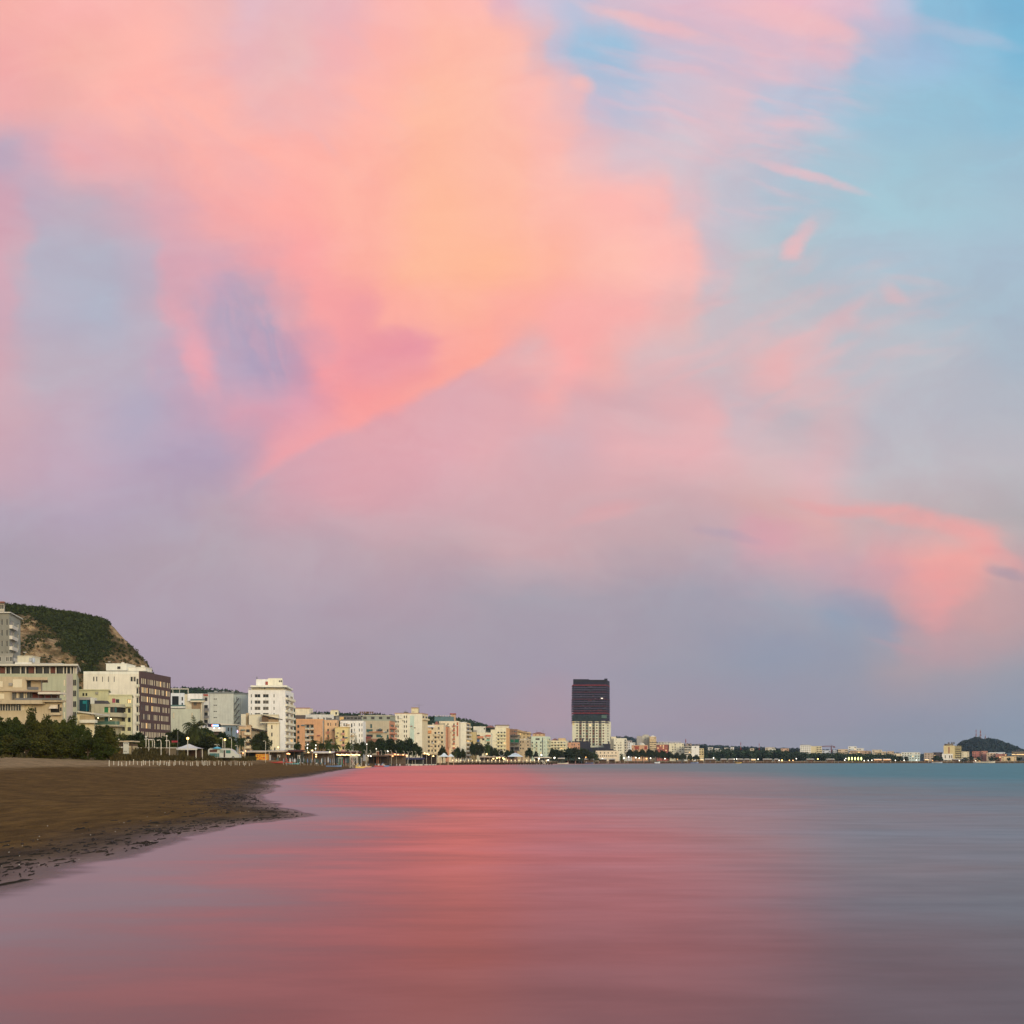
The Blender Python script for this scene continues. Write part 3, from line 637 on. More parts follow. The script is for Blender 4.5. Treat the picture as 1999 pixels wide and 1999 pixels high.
# white modern house with roof pergola
b = Bld('apartment_building', 'white and beige modern block with a white roof pergola, right of the brown facade', 365, 410)
b.block(331, 360, 1353, 410, 12, (212, 212, 205), front='', vis=0); b.bit('window', 336, 348.5, 1359, 1378.5, 409.8, .3, M_GLASS)
for y in (1360.5, 1372): b.bit('window', 354.5, 357, y, y+7, 409.9, .2, M_GLASS)
b.bit('balcony', 330, 360, 1376, 1379, 408.4, 1.6, M_BALG); b.bit('balcony', 330, 361, 1379, 1382, 408.2, 2, (214, 205, 180))
b.block(358, 394, 1355, 412, 11, (206, 190, 150), cpx=398, front='', vis=0); b.block(366, 395, 1354, 411.5, 4, (228, 220, 200), front='.w.w.', fh=2.8, vis=1, toff=.4, zbot=wz(1368.5, 411), fr=M_FRAMED); b.bit('balcony', 372, 397, 1364.5, 1367.5, 410, 1.4, M_BALG); b.bit('balcony', 372, 398, 1367.5, 1370.5, 409.9, 2, (214, 195, 150)); b.bit('loggia_recess', 374, 392, 1371, 1391, 411.9, .2, (150, 118, 80)); b.bit('window', 379, 384, 1384, 1391, 411.8, .2, M_GLASS); b.bit('window', 378, 384, 1371, 1377, 411.8, .2, M_GLASS2)
b.block(330, 390, 1384, 405, 4, (186, 184, 152), front='.w.....w..', fh=4.5, vis=1, toff=.6, gl=[M_SHUT, M_GLASS2])
for x in (332, 337, 350, 366.5): b.bit('pergola', x, x+.8, 1345, 1353, 411, .2, M_WHITE)
b.bit('pergola', 331, 368, 1344, 1345.6, 410.6, .5, M_WHITE); b.bit('pergola', 331, 368, 1344, 1345.6, 416, .5, M_WHITE); b.bit('pergola', 366.6, 368, 1345.6, 1353, 416, .2, M_WHITE)
b = Bld('apartment_building', 'narrow grey and white flats with shadowed balconies behind the modern white block', 400, 450)
b.block(384, 408, 1356, 450, 12, (196, 190, 172), front=['.w', 'bb', 'bb', 'bb', 'bb'], fh=3.2, vis=5, toff=.6, parapet=.4, bal=plaster((150, 140, 130)), rail=M_RAIL, gl=[M_GLASS, M_GLASS3]); b.bit('roof_sign', 395.5, 406, 1355, 1358.5, 449.4, .2, (170, 72, 50))
# grey-green blank block with fire stair
b = Bld('apartment_building', 'plain pale grey-green block with four rows of tiny vents and an outside stair', 456, 500)
b.block(406, 456, 1353, 500, 14, (190, 188, 166), front='', vis=0); b.block(456, 486, 1355, 505, 12, (176, 184, 170), front='.n.....', fh=3, vis=1, toff=.8, zbot=2)
b.bit('cornice', 405.5, 456.5, 1351, 1354, 499.8, 14, (120, 124, 116)); b.bit('cornice', 456.5, 486, 1352.5, 1355.5, 504.8, 12, (120, 124, 116))
for k in range(4):
    for x in (417, 420.6): b.bit('vent', x, x+2.6, 1363.8+12.1*k, 1365.4+12.1*k, 499.9, .2, M_GLASS)
for k in range(5):
    mb = MB(); z0 = wz(1374+12*k, 503); mb.box(wx(457, 503), wx(469, 503), 502.4, 503.4, z0-.1, z0, M_RAIL)
    mb.hexa([(wx(458, 503), 502.4, z0), (wx(459.5, 503), 502.4, z0), (wx(459.5, 503), 503.2, z0), (wx(458, 503), 503.2, z0), (wx(466, 503), 502.4, z0+2.9), (wx(467.5, 503), 502.4, z0+2.9), (wx(467.5, 503), 503.2, z0+2.9), (wx(466, 503), 503.2, z0+2.9)], M_RAIL); b.part('fire_stair', mb)
for x in (457, 468.6): b.bit('stair_post', x, x+.5, 1362, 1440, 502.2, .15, M_RAIL)
for i, x in enumerate((418, 428, 434, 440, 452, 462)): b.bit('roof_unit', x, x+5-i % 3, 1348.5, 1351, 503, 2, (90, 84, 78) if i % 2 else (150, 146, 135))
# tall white tower
b = Bld('apartment_tower', 'tall white tower with a stepped roof room and red poster on the left shore', 557, 488)
b.block(484.5, 557, 1347, 488, 22, (238, 228, 200), cpx=573.5, zbot=2.5, fh=3.0, vis=4, toff=1.4, front=['.w.LLL.LLL..w.....']*4, side='bb', s_vis=9, s_bal=plaster((226, 212, 172)), s_bd=.9, s_gl=[M_BLIND, M_GLASS2, M_BLIND], f_gl=[M_GLASS, M_GLASS3, M_GLASS2], f_fr=M_FRAME)
b.block(489, 553, 1341.5, 490, 18, (232, 216, 178), cpx=568, zbot=wz(1347, 488)-.05, front='......w........', fh=1.3, vis=1, toff=.0, name='top_floor')
mb = MB(); mb.prism([(wx(489, 486.5), 486.5), (wx(560, 486.5), 486.5), (wx(572, 512), 512), (wx(503, 512), 512)], wz(1341.4, 487), wz(1338, 487), plaster((236, 222, 190))); b.part('roof_slab', mb)
b.block(500, 523, 1326, 491, 14, (236, 226, 196), zbot=wz(1338, 488), front='', vis=0, name='roof_room'); b.block(523, 551, 1324, 492, 14, (232, 216, 176), zbot=wz(1338, 488), front='......WW', fh=1.6, vis=1, toff=.7, name='roof_room')
b.bit('red_poster', 518, 523, 1330.5, 1337, 490.85, .1, (165, 62, 42)); b.mast(501.5, 1321, 1326, 492, 0, r=.2); b.mast(506, 1340.5, 1344, 488.6)
for x in (484.8, 487, 489.5): b.bit('railing', x, x+.5, 1342, 1347, 488.3, .1, M_WHITE)
b.bit('railing', 484.5, 495, 1342, 1342.7, 488.3, .1, M_WHITE)
# cream stepped block in front of the tower
b = Bld('apartment_building', 'blank cream stepped block with a sloping terrace roof, standing in front of the white tower', 530, 440)
b.block(486, 544, 1396, 442, 12, (224, 208, 166), front='', vis=0, zbot=2); b.block(470.5, 480, 1394, 445, 8, (222, 206, 166), front='', vis=0); b.block(480, 486, 1392, 446, 8, (190, 160, 110), front='', vis=0)
b.block(522, 545, 1410, 438, 6, (228, 210, 164), cpx=547, front=['.w..', '.w..', '.w..', '..w.'], fh=3.2, vis=4, toff=.6, zbot=2)
mb = MB(); mb.hexa([(wx(509, 437), 437, wz(1396.5, 438)), (wx(546, 437), 437, wz(1405, 438)), (wx(546, 437), 442, wz(1405, 438)), (wx(509, 437), 442, wz(1396.5, 438)), (wx(509, 437), 437, wz(1395, 438)), (wx(547, 437), 437, wz(1403.5, 438)), (wx(547, 437), 442, wz(1403.5, 438)), (wx(509, 437), 442, wz(1395, 438))], mat('dark_sheet', (.06, .05, .045), .7, .1)); b.part('terrace_roof', mb)
b.bit('terrace_opening', 511, 524, 1398, 1409.5, 437.9, .2, (110, 82, 55)); b.bit('terrace_opening', 524, 543, 1404.5, 1409.5, 437.9, .2, (165, 130, 85)); b.bit('balcony', 508, 545, 1409.5, 1411.5, 437.2, 1.5, (214, 198, 158))
b.bit('roof_ledge', 486, 544.5, 1394.5, 1396, 441.7, 12.4, (214, 202, 166))
# blue-grey block with the neon sign
b = Bld('hotel', 'low blue-grey hotel with a glowing blue and red sign on its white roof band', 440, 400, cat='hotel')
b.block(406, 461, 1415, 400, 12, (112, 132, 142), front='......ww.', fh=3.0, vis=1, toff=.4, zbot=2)
mb = MB(); mb.hexa([(wx(422, 399), 399, wz(1415.4, 400)), (wx(463, 399), 399, wz(1416, 400)), (wx(463, 399), 413, wz(1416, 400)), (wx(422, 399), 413, wz(1415.4, 400)), (wx(422, 399), 399, wz(1411.4, 400)), (wx(463, 399), 399, wz(1414.4, 400)), (wx(463, 399), 413, wz(1414.4, 400)), (wx(422, 399), 413, wz(1411.4, 400))], M_WHITE); b.part('roof_slab', mb)
b.bit('sign_box', 406, 428, 1413, 1419, 397, 2, (46, 42, 58)); b.bit('neon_sign', 415.5, 426.5, 1414.6, 1418.2, 396.8, .15, glow((60, 160, 255), 2.2)); b.bit('neon_sign', 413, 415.3, 1414.6, 1418.2, 396.8, .15, glow((255, 50, 70), 1.6)); b.bit('white_band', 394, 436, 1419.5, 1428, 396, 3, (226, 218, 205)); b.bit('roof_ledge', 396, 410, 1416.5, 1419.5, 397.2, 2, (200, 190, 180)); b.bit('wall', 396, 434, 1428, 1450, 398, 2, (96, 82, 72)); b.bit('pillar', 432, 435.5, 1428, 1445, 396.2, .5, M_WHITE)
for x in (418, 428): 
    mb = MB(); mb.ball(at(x, 1421.5, 395.9), .2, glow((255, 250, 235), 3.0)); b.part('band_lamp', mb)
b = Bld('apartment_house', 'small peach house with green sunblinds and a round lit sign, behind the palms', 478, 425, cat='house')
b.block(466, 490, 1417, 425, 10, (208, 168, 116), front=['.b', '.b', 'wb', 'wb'], fh=2.8, vis=4, toff=.8, slab=.4, zbot=2, bal=plaster((226, 200, 150))); b.bit('sunblind', 470, 478, 1424, 1426, 424, .7, (96, 130, 120))
mb = MB(); c = at(462.3, 1428, 422); mb.lathe((0, 0, 0), [(.62, -.08), (.7, 0), (.62, .08)], glow((225, 70, 150), 1.0), 14); 
sg = mb.build('round_sign', b.root, (0, 0, 0)); sg.rotation_euler = (R(90), 0, 0); sg.location = c-b.off
mb = MB(); mb.lathe((0, 0, 0), [(.4, -.12), (.42, 0), (.4, .12)], glow((120, 200, 255), 2.0), 14)
sg = mb.build('round_sign_face', b.root, (0, 0, 0)); sg.rotation_euler = (R(90), 0, 0); sg.location = c-b.off+Vector((0, -.05, 0))
b = Bld('house', 'low dark-roofed house with sloping metal roofs left of the round dark ficus', 480, 432, cat='house')
b.block(478, 512, 1427, 433, 10, (150, 138, 112), front='.w.w.', fh=2.8, vis=2, toff=.8, zbot=2)
mb = MB(); mb.hexa([(wx(478, 431), 431, wz(1420, 432)), (wx(512, 431), 431, wz(1428, 432)), (wx(512, 431), 443, wz(1427, 432)), (wx(478, 431), 443, wz(1420, 432)), (wx(478, 431), 431, wz(1418.5, 432)), (wx(512, 431), 431, wz(1426, 432)), (wx(512, 431), 443, wz(1426, 432)), (wx(478, 431), 443, wz(1418.5, 432))], mat('dark_sheet', (.06, .05, .045), .7, .1)); b.part('roof', mb)
mb = MB(); c = at(490, 1416, 432); mb.hexa([tuple(c+Vector(q)) for q in ((-.8, 0, -.8), (.7, 0, -1.2), (.7, .3, -1.2), (-.8, .6, -.8), (-.9, 0, .3), (-.3, 0, .4), (-.3, .3, .4), (-.9, .6, .3))], M_RAIL); b.part('solar_boiler', mb)

# generic blocks ---------------------------------------------------------
def B(label, x0, x1, ytop, Y, dep, col, front, side, name='apartment_building', cat='apartment building', **kw):
    bb = Bld(name, label, x1, Y, cat=cat); bb.block(x0, x1, ytop, Y, dep, col, front=front, side=side, **kw); bb.clutter(hash_(label), 6 if Y < 760 else 4, bool(front)); return bb
OR = (214, 150, 92)
b = B('white setback block with a cream roof house, behind the orange flats', 596, 652, 1396.5, 565, 14, (206, 200, 182), '.w..w.ww..', '', vis=1, toff=.6, parapet=.5)
b.room(576, 604, 1382, 1397, 570, 10, (226, 206, 162)); b.bit('cornice', 575.5, 605, 1381.5, 1383, 569.8, 10, (170, 110, 80)); b.room(645, 660, 1388, 1398, 566, 8, (224, 208, 158), pat='.w'); 
for x in (647, 651, 656): b.bit('roof_tank', x, x+3, 1385.5, 1388, 567, 2, (190, 160, 120))
for x in (607, 611, 619, 627): b.bit('solar_panel', x, x+6, 1393.5, 1396, 567, 1.5, (50, 56, 66))
b = B('orange apartment block with deep grey loggias, right of the tall white tower', 578, 630, 1406, 545, 16, OR, ['w.ll..', 'w.ll..', 'w.ll..', 'w.ll..', 'w.ll..'], '', fh=3.0, vis=5, toff=1.9, parapet=.7, slabc=(226, 158, 90), mrev=plaster((170, 160, 134)), rail=plaster((190, 180, 150)), cpx=634, sidecol=(196, 190, 170), gl=[M_GLASS, M_GLASS3])
b.bit('roof_shed', 576, 596, 1396, 1404, 548, 5, (96, 84, 76))
b = B('peach flats with red balconies between the orange block and the white block', 633, 658, 1407, 552, 12, (220, 168, 112), ['.wn.w', '.b..b', '.b..b', 'wb..b', '.b..b'], '', fh=3.1, vis=5, toff=.5, parapet=.4, bal=plaster((190, 110, 84)), gl=[M_GLASS, M_GLASS2], cpx=662)
b = B('narrow pale yellow and green flats with small red window boxes', 654, 680, 1420, 546, 10, (222, 196, 120), ['..b.', 's.b.', '..b.', 's.b.'], '', fh=3.0, vis=4, toff=.8, slab=.5, slabc=(232, 190, 110), bal=plaster((206, 140, 110)), cpx=683)
b = B('white apartment block with tidy rows of dark windows and a black glazed penthouse', 664, 709, 1407, 560, 14, (234, 226, 206), '.ww.dn.nn', '', fh=2.95, vis=5, toff=.8, fr=M_FRAME, gl=[M_GLASS, M_GLASS, M_GLASS3], cpx=714)
b.block(655, 705, 1398, 563, 10, (128, 124, 114), zbot=wz(1407, 560), front='.wWWWWW', fh=2.3, vis=1, toff=.1, slab=.4, slabc=(88, 80, 74), name='penthouse', gl=[M_GLASS, M_GLASS3]); b.bit('yellow_panel', 663, 671, 1399.5, 1406.5, 562.7, .2, (216, 166, 84))
b = B('beige hotel with a rounded glazed top floor and rust-red sunblinds', 702, 760, 1407, 600, 16, (186, 168, 130), ['...d.....', '..LL.LL.w', '..LL.LL.d', '..ll.ll.d'], ['b', 'b', 'b'], fh=3.1, vis=4, toff=1.3, name='hotel', cat='hotel', cpx=771, gl=[M_GLASS3, mat('teal_glass', (.05, .13, .13), .2, 0)], sidecol=(204, 130, 84), s_bal=plaster((206, 126, 84)))
b.block(701, 762, 1397, 602, 14, (150, 152, 126), cpx=772, zbot=wz(1407, 600), front='.W.W.W.W', fh=2.8, vis=1, toff=.1, slab=.5, slabc=(206, 194, 162), name='top_floor', gl=[M_GLASS3, M_GLASS2])
for k in range(7): b.bit('roof_letter', 702+k*4.0, 704.8+k*4.0, 1389, 1393, 601, .3, (118, 84, 60))
for x in (731, 735, 741): b.bit('roof_unit', x, x+2, 1391, 1394.5, 604, 1, (52, 48, 46))
b.bit('sunblind', 720, 748, 1428, 1430, 598.6, 1.4, (196, 130, 80)); b.bit('sunblind', 712, 724, 1438, 1441, 597.6, 2, (150, 64, 52)); b.bit('awning', 712, 745, 1442, 1449, 596, 3.5, (150, 100, 72))
b = B('white and mint tower with a tiled eave and a roof turret, taller than its neighbours', 771, 824, 1393, 640, 14, (226, 214, 178), ['.d..ww.ww....', 'bb..ww.......', 'bb..ww.ww....', 'bb..ww.......', 'bb..ww.ww....', 'bb...........', '..b..........'], ['bb'], name='apartment_tower', fh=3.0, vis=7, toff=.7, slab=.4, slabc=(190, 126, 84), cpx=835, gl=[M_GLASS, M_GLASS3], bal=plaster((226, 206, 164)), s_bal=plaster((214, 190, 140)), sidecol=(214, 190, 140))
b.room(803, 816, 1382, 1393, 643, 6, (220, 198, 142)); b.bit('cornice', 802.5, 816.5, 1381, 1382.6, 642.6, 7, (170, 130, 84)); b.bit('mint_panel', 800.5, 808.5, 1397, 1450, 639.9, .15, (184, 204, 176)); b.mast(818, 1376, 1392, 644, 3.4, r=.1)
b = B('cream stepped flats with crowded balconies, right of the white and mint tower', 834, 866, 1416, 690, 12, (222, 196, 146), ['.w.w.', 'b.bwb', 'b.bwb', 'bwb.b', 'b.bwb', 'bwb.b'], '', fh=3.0, vis=6, toff=.7, parapet=.4, bal=plaster((216, 192, 140)), gl=[M_GLASS, M_GLASS2], cpx=870)
b.bit('orange_blind', 835.5, 842, 1426, 1432, 688.6, 1, (214, 132, 56)); b.bit('roof_canopy', 834, 848, 1417.5, 1420, 688, 4, (220, 214, 204)); b.hip(848, 856, 1408, 1416, 692, 6)
b = B('hotel with a brick-orange wall, red balconies and a blue glass roof floor', 857, 896, 1408.5, 725, 16, (226, 204, 160), ['www.w..b..', '.......b..', '.......b..', '.......b..', '.......b..', '.......b..', '.......b..'], '', name='hotel', cat='hotel', fh=3.1, vis=7, toff=.5, bal=plaster((190, 92, 58)), gl=[M_GLASS, M_GLASS], cpx=899, parapet=.3)
b.block(861, 875, 1419, 722, 3, (204, 128, 82), front='', vis=0, zbot=2, slab=.6, slabc=(110, 88, 76), name='orange_wing'); b.bit('wing_balconies', 875, 879, 1421, 1460, 721, 2, (206, 150, 104))
b.block(848, 886, 1399, 727, 12, mat('blue_glass_wall', (.08, .17, .21), .15, .25, .4, spec=.5), zbot=wz(1408.5, 725), front='', vis=0, name='glass_floor'); b.room(880, 889, 1394, 1408, 731, 6, (196, 150, 110)); b.bit('cornice', 878, 890, 1392.5, 1394.2, 730, 8, (170, 70, 52)); b.bit('red_panels', 891.5, 894.5, 1410, 1437, 724.85, .15, (188, 92, 56))
for k in range(7): 
    mb = MB(); mb.ball(at(850+k*5, 1397.5, 727.4), .45, M_WHITE); b.part('roof_globe', mb)
b = B('blank white slab block with white balconies on its sea side', 896, 910, 1410.5, 785, 14, (230, 216, 180), '', ['b']*9, fh=3.1, vis=9, toff=.4, cpx=918.5, s_bal=M_WHITE, sidecol=(196, 168, 120)); b.bit('roof_ledge', 896, 911, 1409.5, 1411, 784.6, 10, (236, 228, 206))
b = B('low ochre block left of the cream flats with the blue sunblind', 919, 929, 1429, 800, 12, (196, 170, 106), '', '', vis=0, cpx=931)
b = B('cream flats with orange, blue and green sunblinds on the balconies', 929, 958, 1431, 820, 12, (222, 208, 166), ['b.b', 'bwb', 'b.b', '.bb'], '', fh=3.0, vis=4, toff=.7, parapet=.4, bal=M_WHITE, cpx=961)
b.block(924, 948, 1418, 828, 10, (214, 204, 170), front='....w', vis=1, name='upper_floors'); b.bit('sunblind', 932, 944, 1437, 1441, 818.4, .6, (206, 122, 74)); b.bit('sunblind', 948, 958, 1434.5, 1438, 818.4, .6, (206, 104, 62)); b.bit('sunblind', 931, 936, 1444, 1448, 818.4, .6, (62, 100, 150)); b.bit('sunblind', 949, 956, 1443.5, 1446.5, 818.4, .6, (130, 190, 150)); b.hip(948, 965, 1416, 1420, 830, 8, name='tiled_roof')
b = B('cream and yellow block with a grid of balconies and an orange end wall', 958, 988, 1421, 880, 14, (228, 212, 164), ['..bbb']*7, '', fh=3.0, vis=7, toff=2.6, parapet=.4, bal=plaster((236, 214, 150)), cpx=995, sidecol=(222, 160, 84), gl=[M_GLASS2, M_BLIND, M_GLASS3]); b.room(968, 993, 1416, 1421.5, 884, 8, (214, 196, 160)); b.bit('dark_glazing', 957, 966, 1420, 1424, 879.7, .4, (60, 58, 56)); b.bit('cornice', 966, 994, 1415, 1416.4, 883.6, 9, (120, 96, 80))
b = B('brown rooftop house stepping down the slope behind the concrete frame', 986, 1010, 1424, 960, 12, (140, 98, 72), '.w.ww.', '', vis=2, toff=.5, name='house', cat='house', parapet=.3)
b = B('ochre house with a long sloping roof behind the concrete frame', 1010, 1036, 1429, 990, 14, (196, 164, 108), '.w.w.w.', '', vis=2, toff=.6, name='house', cat='house')
mb = MB(); Y_ = 988; mb.hexa([(wx(1006, Y_), Y_, wz(1427, Y_)), (wx(1038, Y_), Y_, wz(1433, Y_)), (wx(1038, Y_), Y_+18, wz(1433, Y_)), (wx(1006, Y_), Y_+18, wz(1427, Y_)), (wx(1008, Y_), Y_, wz(1423, Y_)), (wx(1038, Y_), Y_, wz(1432, Y_)), (wx(1038, Y_), Y_+18, wz(1432, Y_)), (wx(1008, Y_), Y_+18, wz(1423, Y_))], mat('tan_roof', surf((176, 140, 96)), .8, .15)); b.part('roof', mb)
b = Bld('unfinished_building', 'bare concrete building frame with green safety netting on one storey', 1013, 900, cat='building')
for k in range(5): b.bit('floor_slab', 995, 1014.5, 1434.5+7.6*k, 1435.8+7.6*k, 900, 12, M_CONC)
for k in range(4):
    for x in (995, 1003, 1012.8): b.bit('column', x, x+1.4, 1435.8+7.6*k, 1442+7.6*k, 900.2, .6, M_CONC)
b.bit('netting', 996.2, 1002.8, 1443.6, 1449.2, 900.3, .1, mat('green_net', (.01, .12, .07), .8, .1)); b.bit('netting', 1004.6, 1012.6, 1443.6, 1449.2, 900.3, .1, mat('green_net', (.01, .12, .07), .8, .1))
for k in range(4): b.bit('back_wall', 996.5, 1012.8, 1435.8+7.6*k, 1442.1+7.6*k, 908, .2, (70, 66, 64) if k % 2 else (150, 138, 118))
b = B('shadowed beige block between the concrete frame and the mint hotel', 1014, 1033, 1444, 920, 12, (190, 162, 118), ['ww.w', 'w..w', 'ww.w'], '', vis=3, toff=.6, cpx=1036)
b = B('mint green hotel with a red-roofed turret and a dark corner strip', 1037, 1062, 1438, 985, 16, (196, 206, 170), ['..LL..', 'b.b.w.', 'b.b.w.', 'b.b.w.', '..b.w.', '..b.w.'], ['n.bb']*7, name='hotel', cat='hotel', fh=3.3, vis=6, toff=.9, parapet=.3, cpx=1074.5, bal=plaster((206, 196, 150)), gl=[M_GLASS, M_GLASS3, M_BLIND], s_vis=7)
b.block(1040, 1064, 1432.5, 989, 12, (206, 160, 106), zbot=wz(1438, 985), front='.w.w.w', fh=2, vis=1, toff=.2, name='turret'); b.hip(1039, 1064.5, 1429, 1432.6, 989, 12); b.mast(1048, 1424, 1430, 990, r=.12); b.mast(1060.5, 1424, 1430, 990, r=.12)
b.bit('dark_strip', 1058.6, 1060.2, 1440, 1486, 984.9, .15, (74, 76, 78)); b.room(1026, 1037, 1443, 1470, 986, 10, (206, 200, 168))
b = B('cream terraced flats with continuous balconies behind the dark pines', 1075, 1105, 1446, 1060, 14, (222, 202, 150), ['bbbbb', 'bbbbb', 'bbbb.'], '', vis=3, toff=.6, parapet=.3, bal=plaster((234, 216, 160)), cpx=1108); b.hip(1076, 1092, 1441.5, 1446, 1066, 10, name='tiled_roof'); b.room(1090, 1104, 1441, 1446, 1064, 8, (216, 176, 110))
b = B('small terracotta flats with dark windows just left of the dark tower', 1106, 1132, 1450, 1090, 12, (206, 140, 96), ['w.ww.w', 'ww..ww'], '', vis=2, toff=.6, fh=3.2, parapet=.3, name='house', cat='house')
# dark tower
TY = 1250
b = Bld('tower_block', 'tallest tower in view, unfinished dark floors above and a cream window grid below', 1183, TY, cat='tower')
WDARK = mat('tower_dark', (.010, .011, .034), .7, .2, .3)
b.block(1119, 1184, 1327, TY, 26, WDARK, cpx=1190, zbot=wz(1408, TY), front='', vis=0, name='upper_core')
SL = mat('tower_slab', (.070, .060, .118), .8, .15, .4); RED2 = mat('tower_dull_red', (.105, .036, .070), .8, .3, .3); RED = mat('tower_red_band', (.26, .03, .045), .8, .2, .4)
for k in range(17):
    y = 1336.8+k*4.55
    mb = MB(); w = .9 if k > 5 else .5
    mb.prism([(wx(1119, TY)-w-.3, TY-w), (wx(1184, TY)+w, TY-w), (wx(1190, TY+26)+w, TY+26+w), (wx(1119, TY)-w, TY+26+w)], wz(y+1.4, TY), wz(y, TY), RED if k in (0, 12) else (RED2 if k in (3, 6, 9, 11) else SL)); b.part('floor_slab', mb)
for k in range(13):
    X = 1121+k*4.9; mb = MB(); mb.box(wx(X, TY), wx(X+.7, TY), TY-.35, TY-.02, wz(1395, TY), wz(1338, TY), mat('tower_column', (.03, .03, .045), .8, 0)); b.part('column', mb)
rt = random.Random(3)
for k in range(46):
    y = 1338+rt.randint(1, 15)*4.55; x = rt.uniform(1120, 1180); w = rt.choice([2, 3, 5, 8]); b.bit(rt.choice(['infill_panel', 'scaffold_sheet', 'infill_panel']), x, min(1184, x+w), y-3.0, y-.1, TY-.3, .2, rt.choice([mat('infill_brick', (.085, .032, .035), .9, .2), mat('infill_grey', (.07, .068, .09), .9, .2), mat('infill_dark', (.006, .006, .01), .9, 0), mat('infill_teal', (.02, .04, .05), .9, .2)]))
for k in range(9): b.bit('edge_frame', 1115.4 if k % 2 else 1116.2, 1117.6, 1352+k*5, 1353+k*5, TY+3, 1, SL)
b.bit('roof_hoist', 1180, 1186, 1324.6, 1327, TY+8, 3, WDARK); b.bit('roof_rail', 1119, 1150, 1325.8, 1326.9, TY+4, .3, WDARK)
b.bit('lit_opening', 1173, 1177, 1362.4, 1364, TY-.95, .1, glow((255, 240, 225), .9))
b.bit('roof_band', 1119, 1184, 1327.4, 1331, TY-.2, .2, mat('tower_net', (.022, .022, .032), .9, .2)); 
NET = mat('teal_net', (.02, .035, .045), .8, .35, .25)
b.bit('safety_net', 1117, 1174, 1396, 1408, TY-1.1, .15, NET); b.bit('safety_net', 1174.4, 1184.5, 1396, 1402, TY-1.1, .15, mat('teal_net_pale', (.09, .16, .15), .8, .2))
WIN = [mat('tower_red_win', (.10, .008, .012), .6, .1), mat('tower_red_win', (.10, .008, .012), .6, .1), M_GLASS, mat('tower_teal_win', (.03, .07, .07), .4, .1)]
fl = 5.33/2000*TY
b.block(1117, 1181, 1407.6, TY-.5, 27, (214, 206, 166), cpx=1192.5, zbot=2.6, front=['.wgwgwgwgw']*9, side='.w.', fh=fl, vis=9, toff=.2, name='lower_wall', gl=WIN, fr=None, mrev=plaster((150, 146, 120)), lit=.01)
b.bit('yellow_panel', 1117.3, 1121, 1408.3, 1416, TY-.62, .1, (216, 186, 110))
for x0, x1, y0 in ((1117, 1152, 1447), (1152, 1178, 1459), (1178, 1197, 1452)):
    b.bit('podium', x0, x1, y0, 1475, TY-14, 12, (58, 56, 64))
for x, y in ((1122, 1446), (1136, 1445), (1150, 1446), (1187, 1451)): b.bit('podium_column', x, x+3, y-4, y+2, TY-13, 1, (70, 68, 72))
b = B('white block with a few dark windows and balconies on its right, beside the dark tower', 1198, 1218, 1441, 1180, 14, (224, 212, 176), ['.....', '.n.n.', 'W.ww.', 'W.ww.', 'W.ww.'], ['b']*7, fh=3.0, vis=6, toff=.8, cpx=1224, s_bal=M_WHITE); b.room(1193, 1203, 1438, 1462, 1186, 10, (222, 204, 158))
b = B('long low cream hotel with two rows of windows at the foot of the dark tower', 1163, 1208, 1466, 1130, 12, (226, 200, 160), ['w.w.w.w.w.w.', 'wwwwwwwwwww.'], '', name='hotel', cat='hotel', fh=3.4, vis=2, toff=.5, parapet=.3, gl=[M_GLASS2, M_GLASS3, M_GLASS])
b = B('grey slab block with a plain wall, right of the white seaside block', 1243, 1254, 1437, 1420, 14, (166, 156, 140), '', '', vis=0); b.block(1254, 1268, 1436, 1424, 14, (190, 180, 152), front='.n..', fh=3.2, vis=2, name='wall'); b.room(1257, 1266, 1434, 1437, 1427, 8, (186, 176, 150))
b = B('cream and orange hotel with stacked balconies and a small white pediment', 1268, 1281, 1438, 1410, 14, (216, 178, 120), ['BBB']*7, '', name='hotel', cat='hotel', fh=3.0, vis=7, toff=.6, bal=plaster((232, 200, 146)), gl=[M_BLIND, M_GLASS2]); b.hip(1270, 1279, 1435.5, 1438, 1411, 8, plaster((228, 214, 180)), name='pediment')
b = B('low salmon flats with red panels and white domed roof tanks', 1233, 1265, 1455, 1330, 12, (206, 150, 104), ['.w.w..w.', 'w..w.w..'], '', vis=2, toff=.5, parapet=.3, name='house', cat='house')
for x0, x1 in ((1239, 1247), (1258, 1263)): b.bit('red_panel', x0, x1, 1456.5, 1463, 1329.8, .2, (166, 62, 48))
mb = MB(); c = at(1252, 1455, 1334); mb.lathe(tuple(c), [(4.6, 0), (4.4, 1.2), (3.2, 2.6), (1.2, 3.3), (.1, 3.5)], M_WHITE, 14); b.part('dome', mb)
b = B('red and white hotel with a row of white arches along its roof', 1282, 1308, 1453, 1360, 14, (170, 84, 70), ['www.w', 'w.w.w', '.w.w.', 'w.w..'], '', name='hotel', cat='hotel', vis=4, toff=.6, gl=[M_GLASS2, M_LITW, M_GLASS], lit=.2)
b.block(1306, 1335, 1451, 1358, 14, (222, 208, 166), front=['..w..w', '.ww.ww', '.ww.ww', '.w..w.'], vis=4, toff=.7, name='cream_wing', gl=[M_GLASS3, M_GLASS2]); b.bit('roof_band', 1281, 1308, 1451.3, 1453.4, 1358.6, 3, M_WHITE)
for k in range(8):
    mb = MB(); c = at(1288+k*5.6, 1451, 1359); r = 1.7
    mb.tube([tuple(c+Vector((r*math.cos(t), 0, r*math.sin(t)*1.1))) for t in [math.pi*i/8 for i in range(9)]], .4, M_WHITE, 6); b.part('roof_arch', mb)
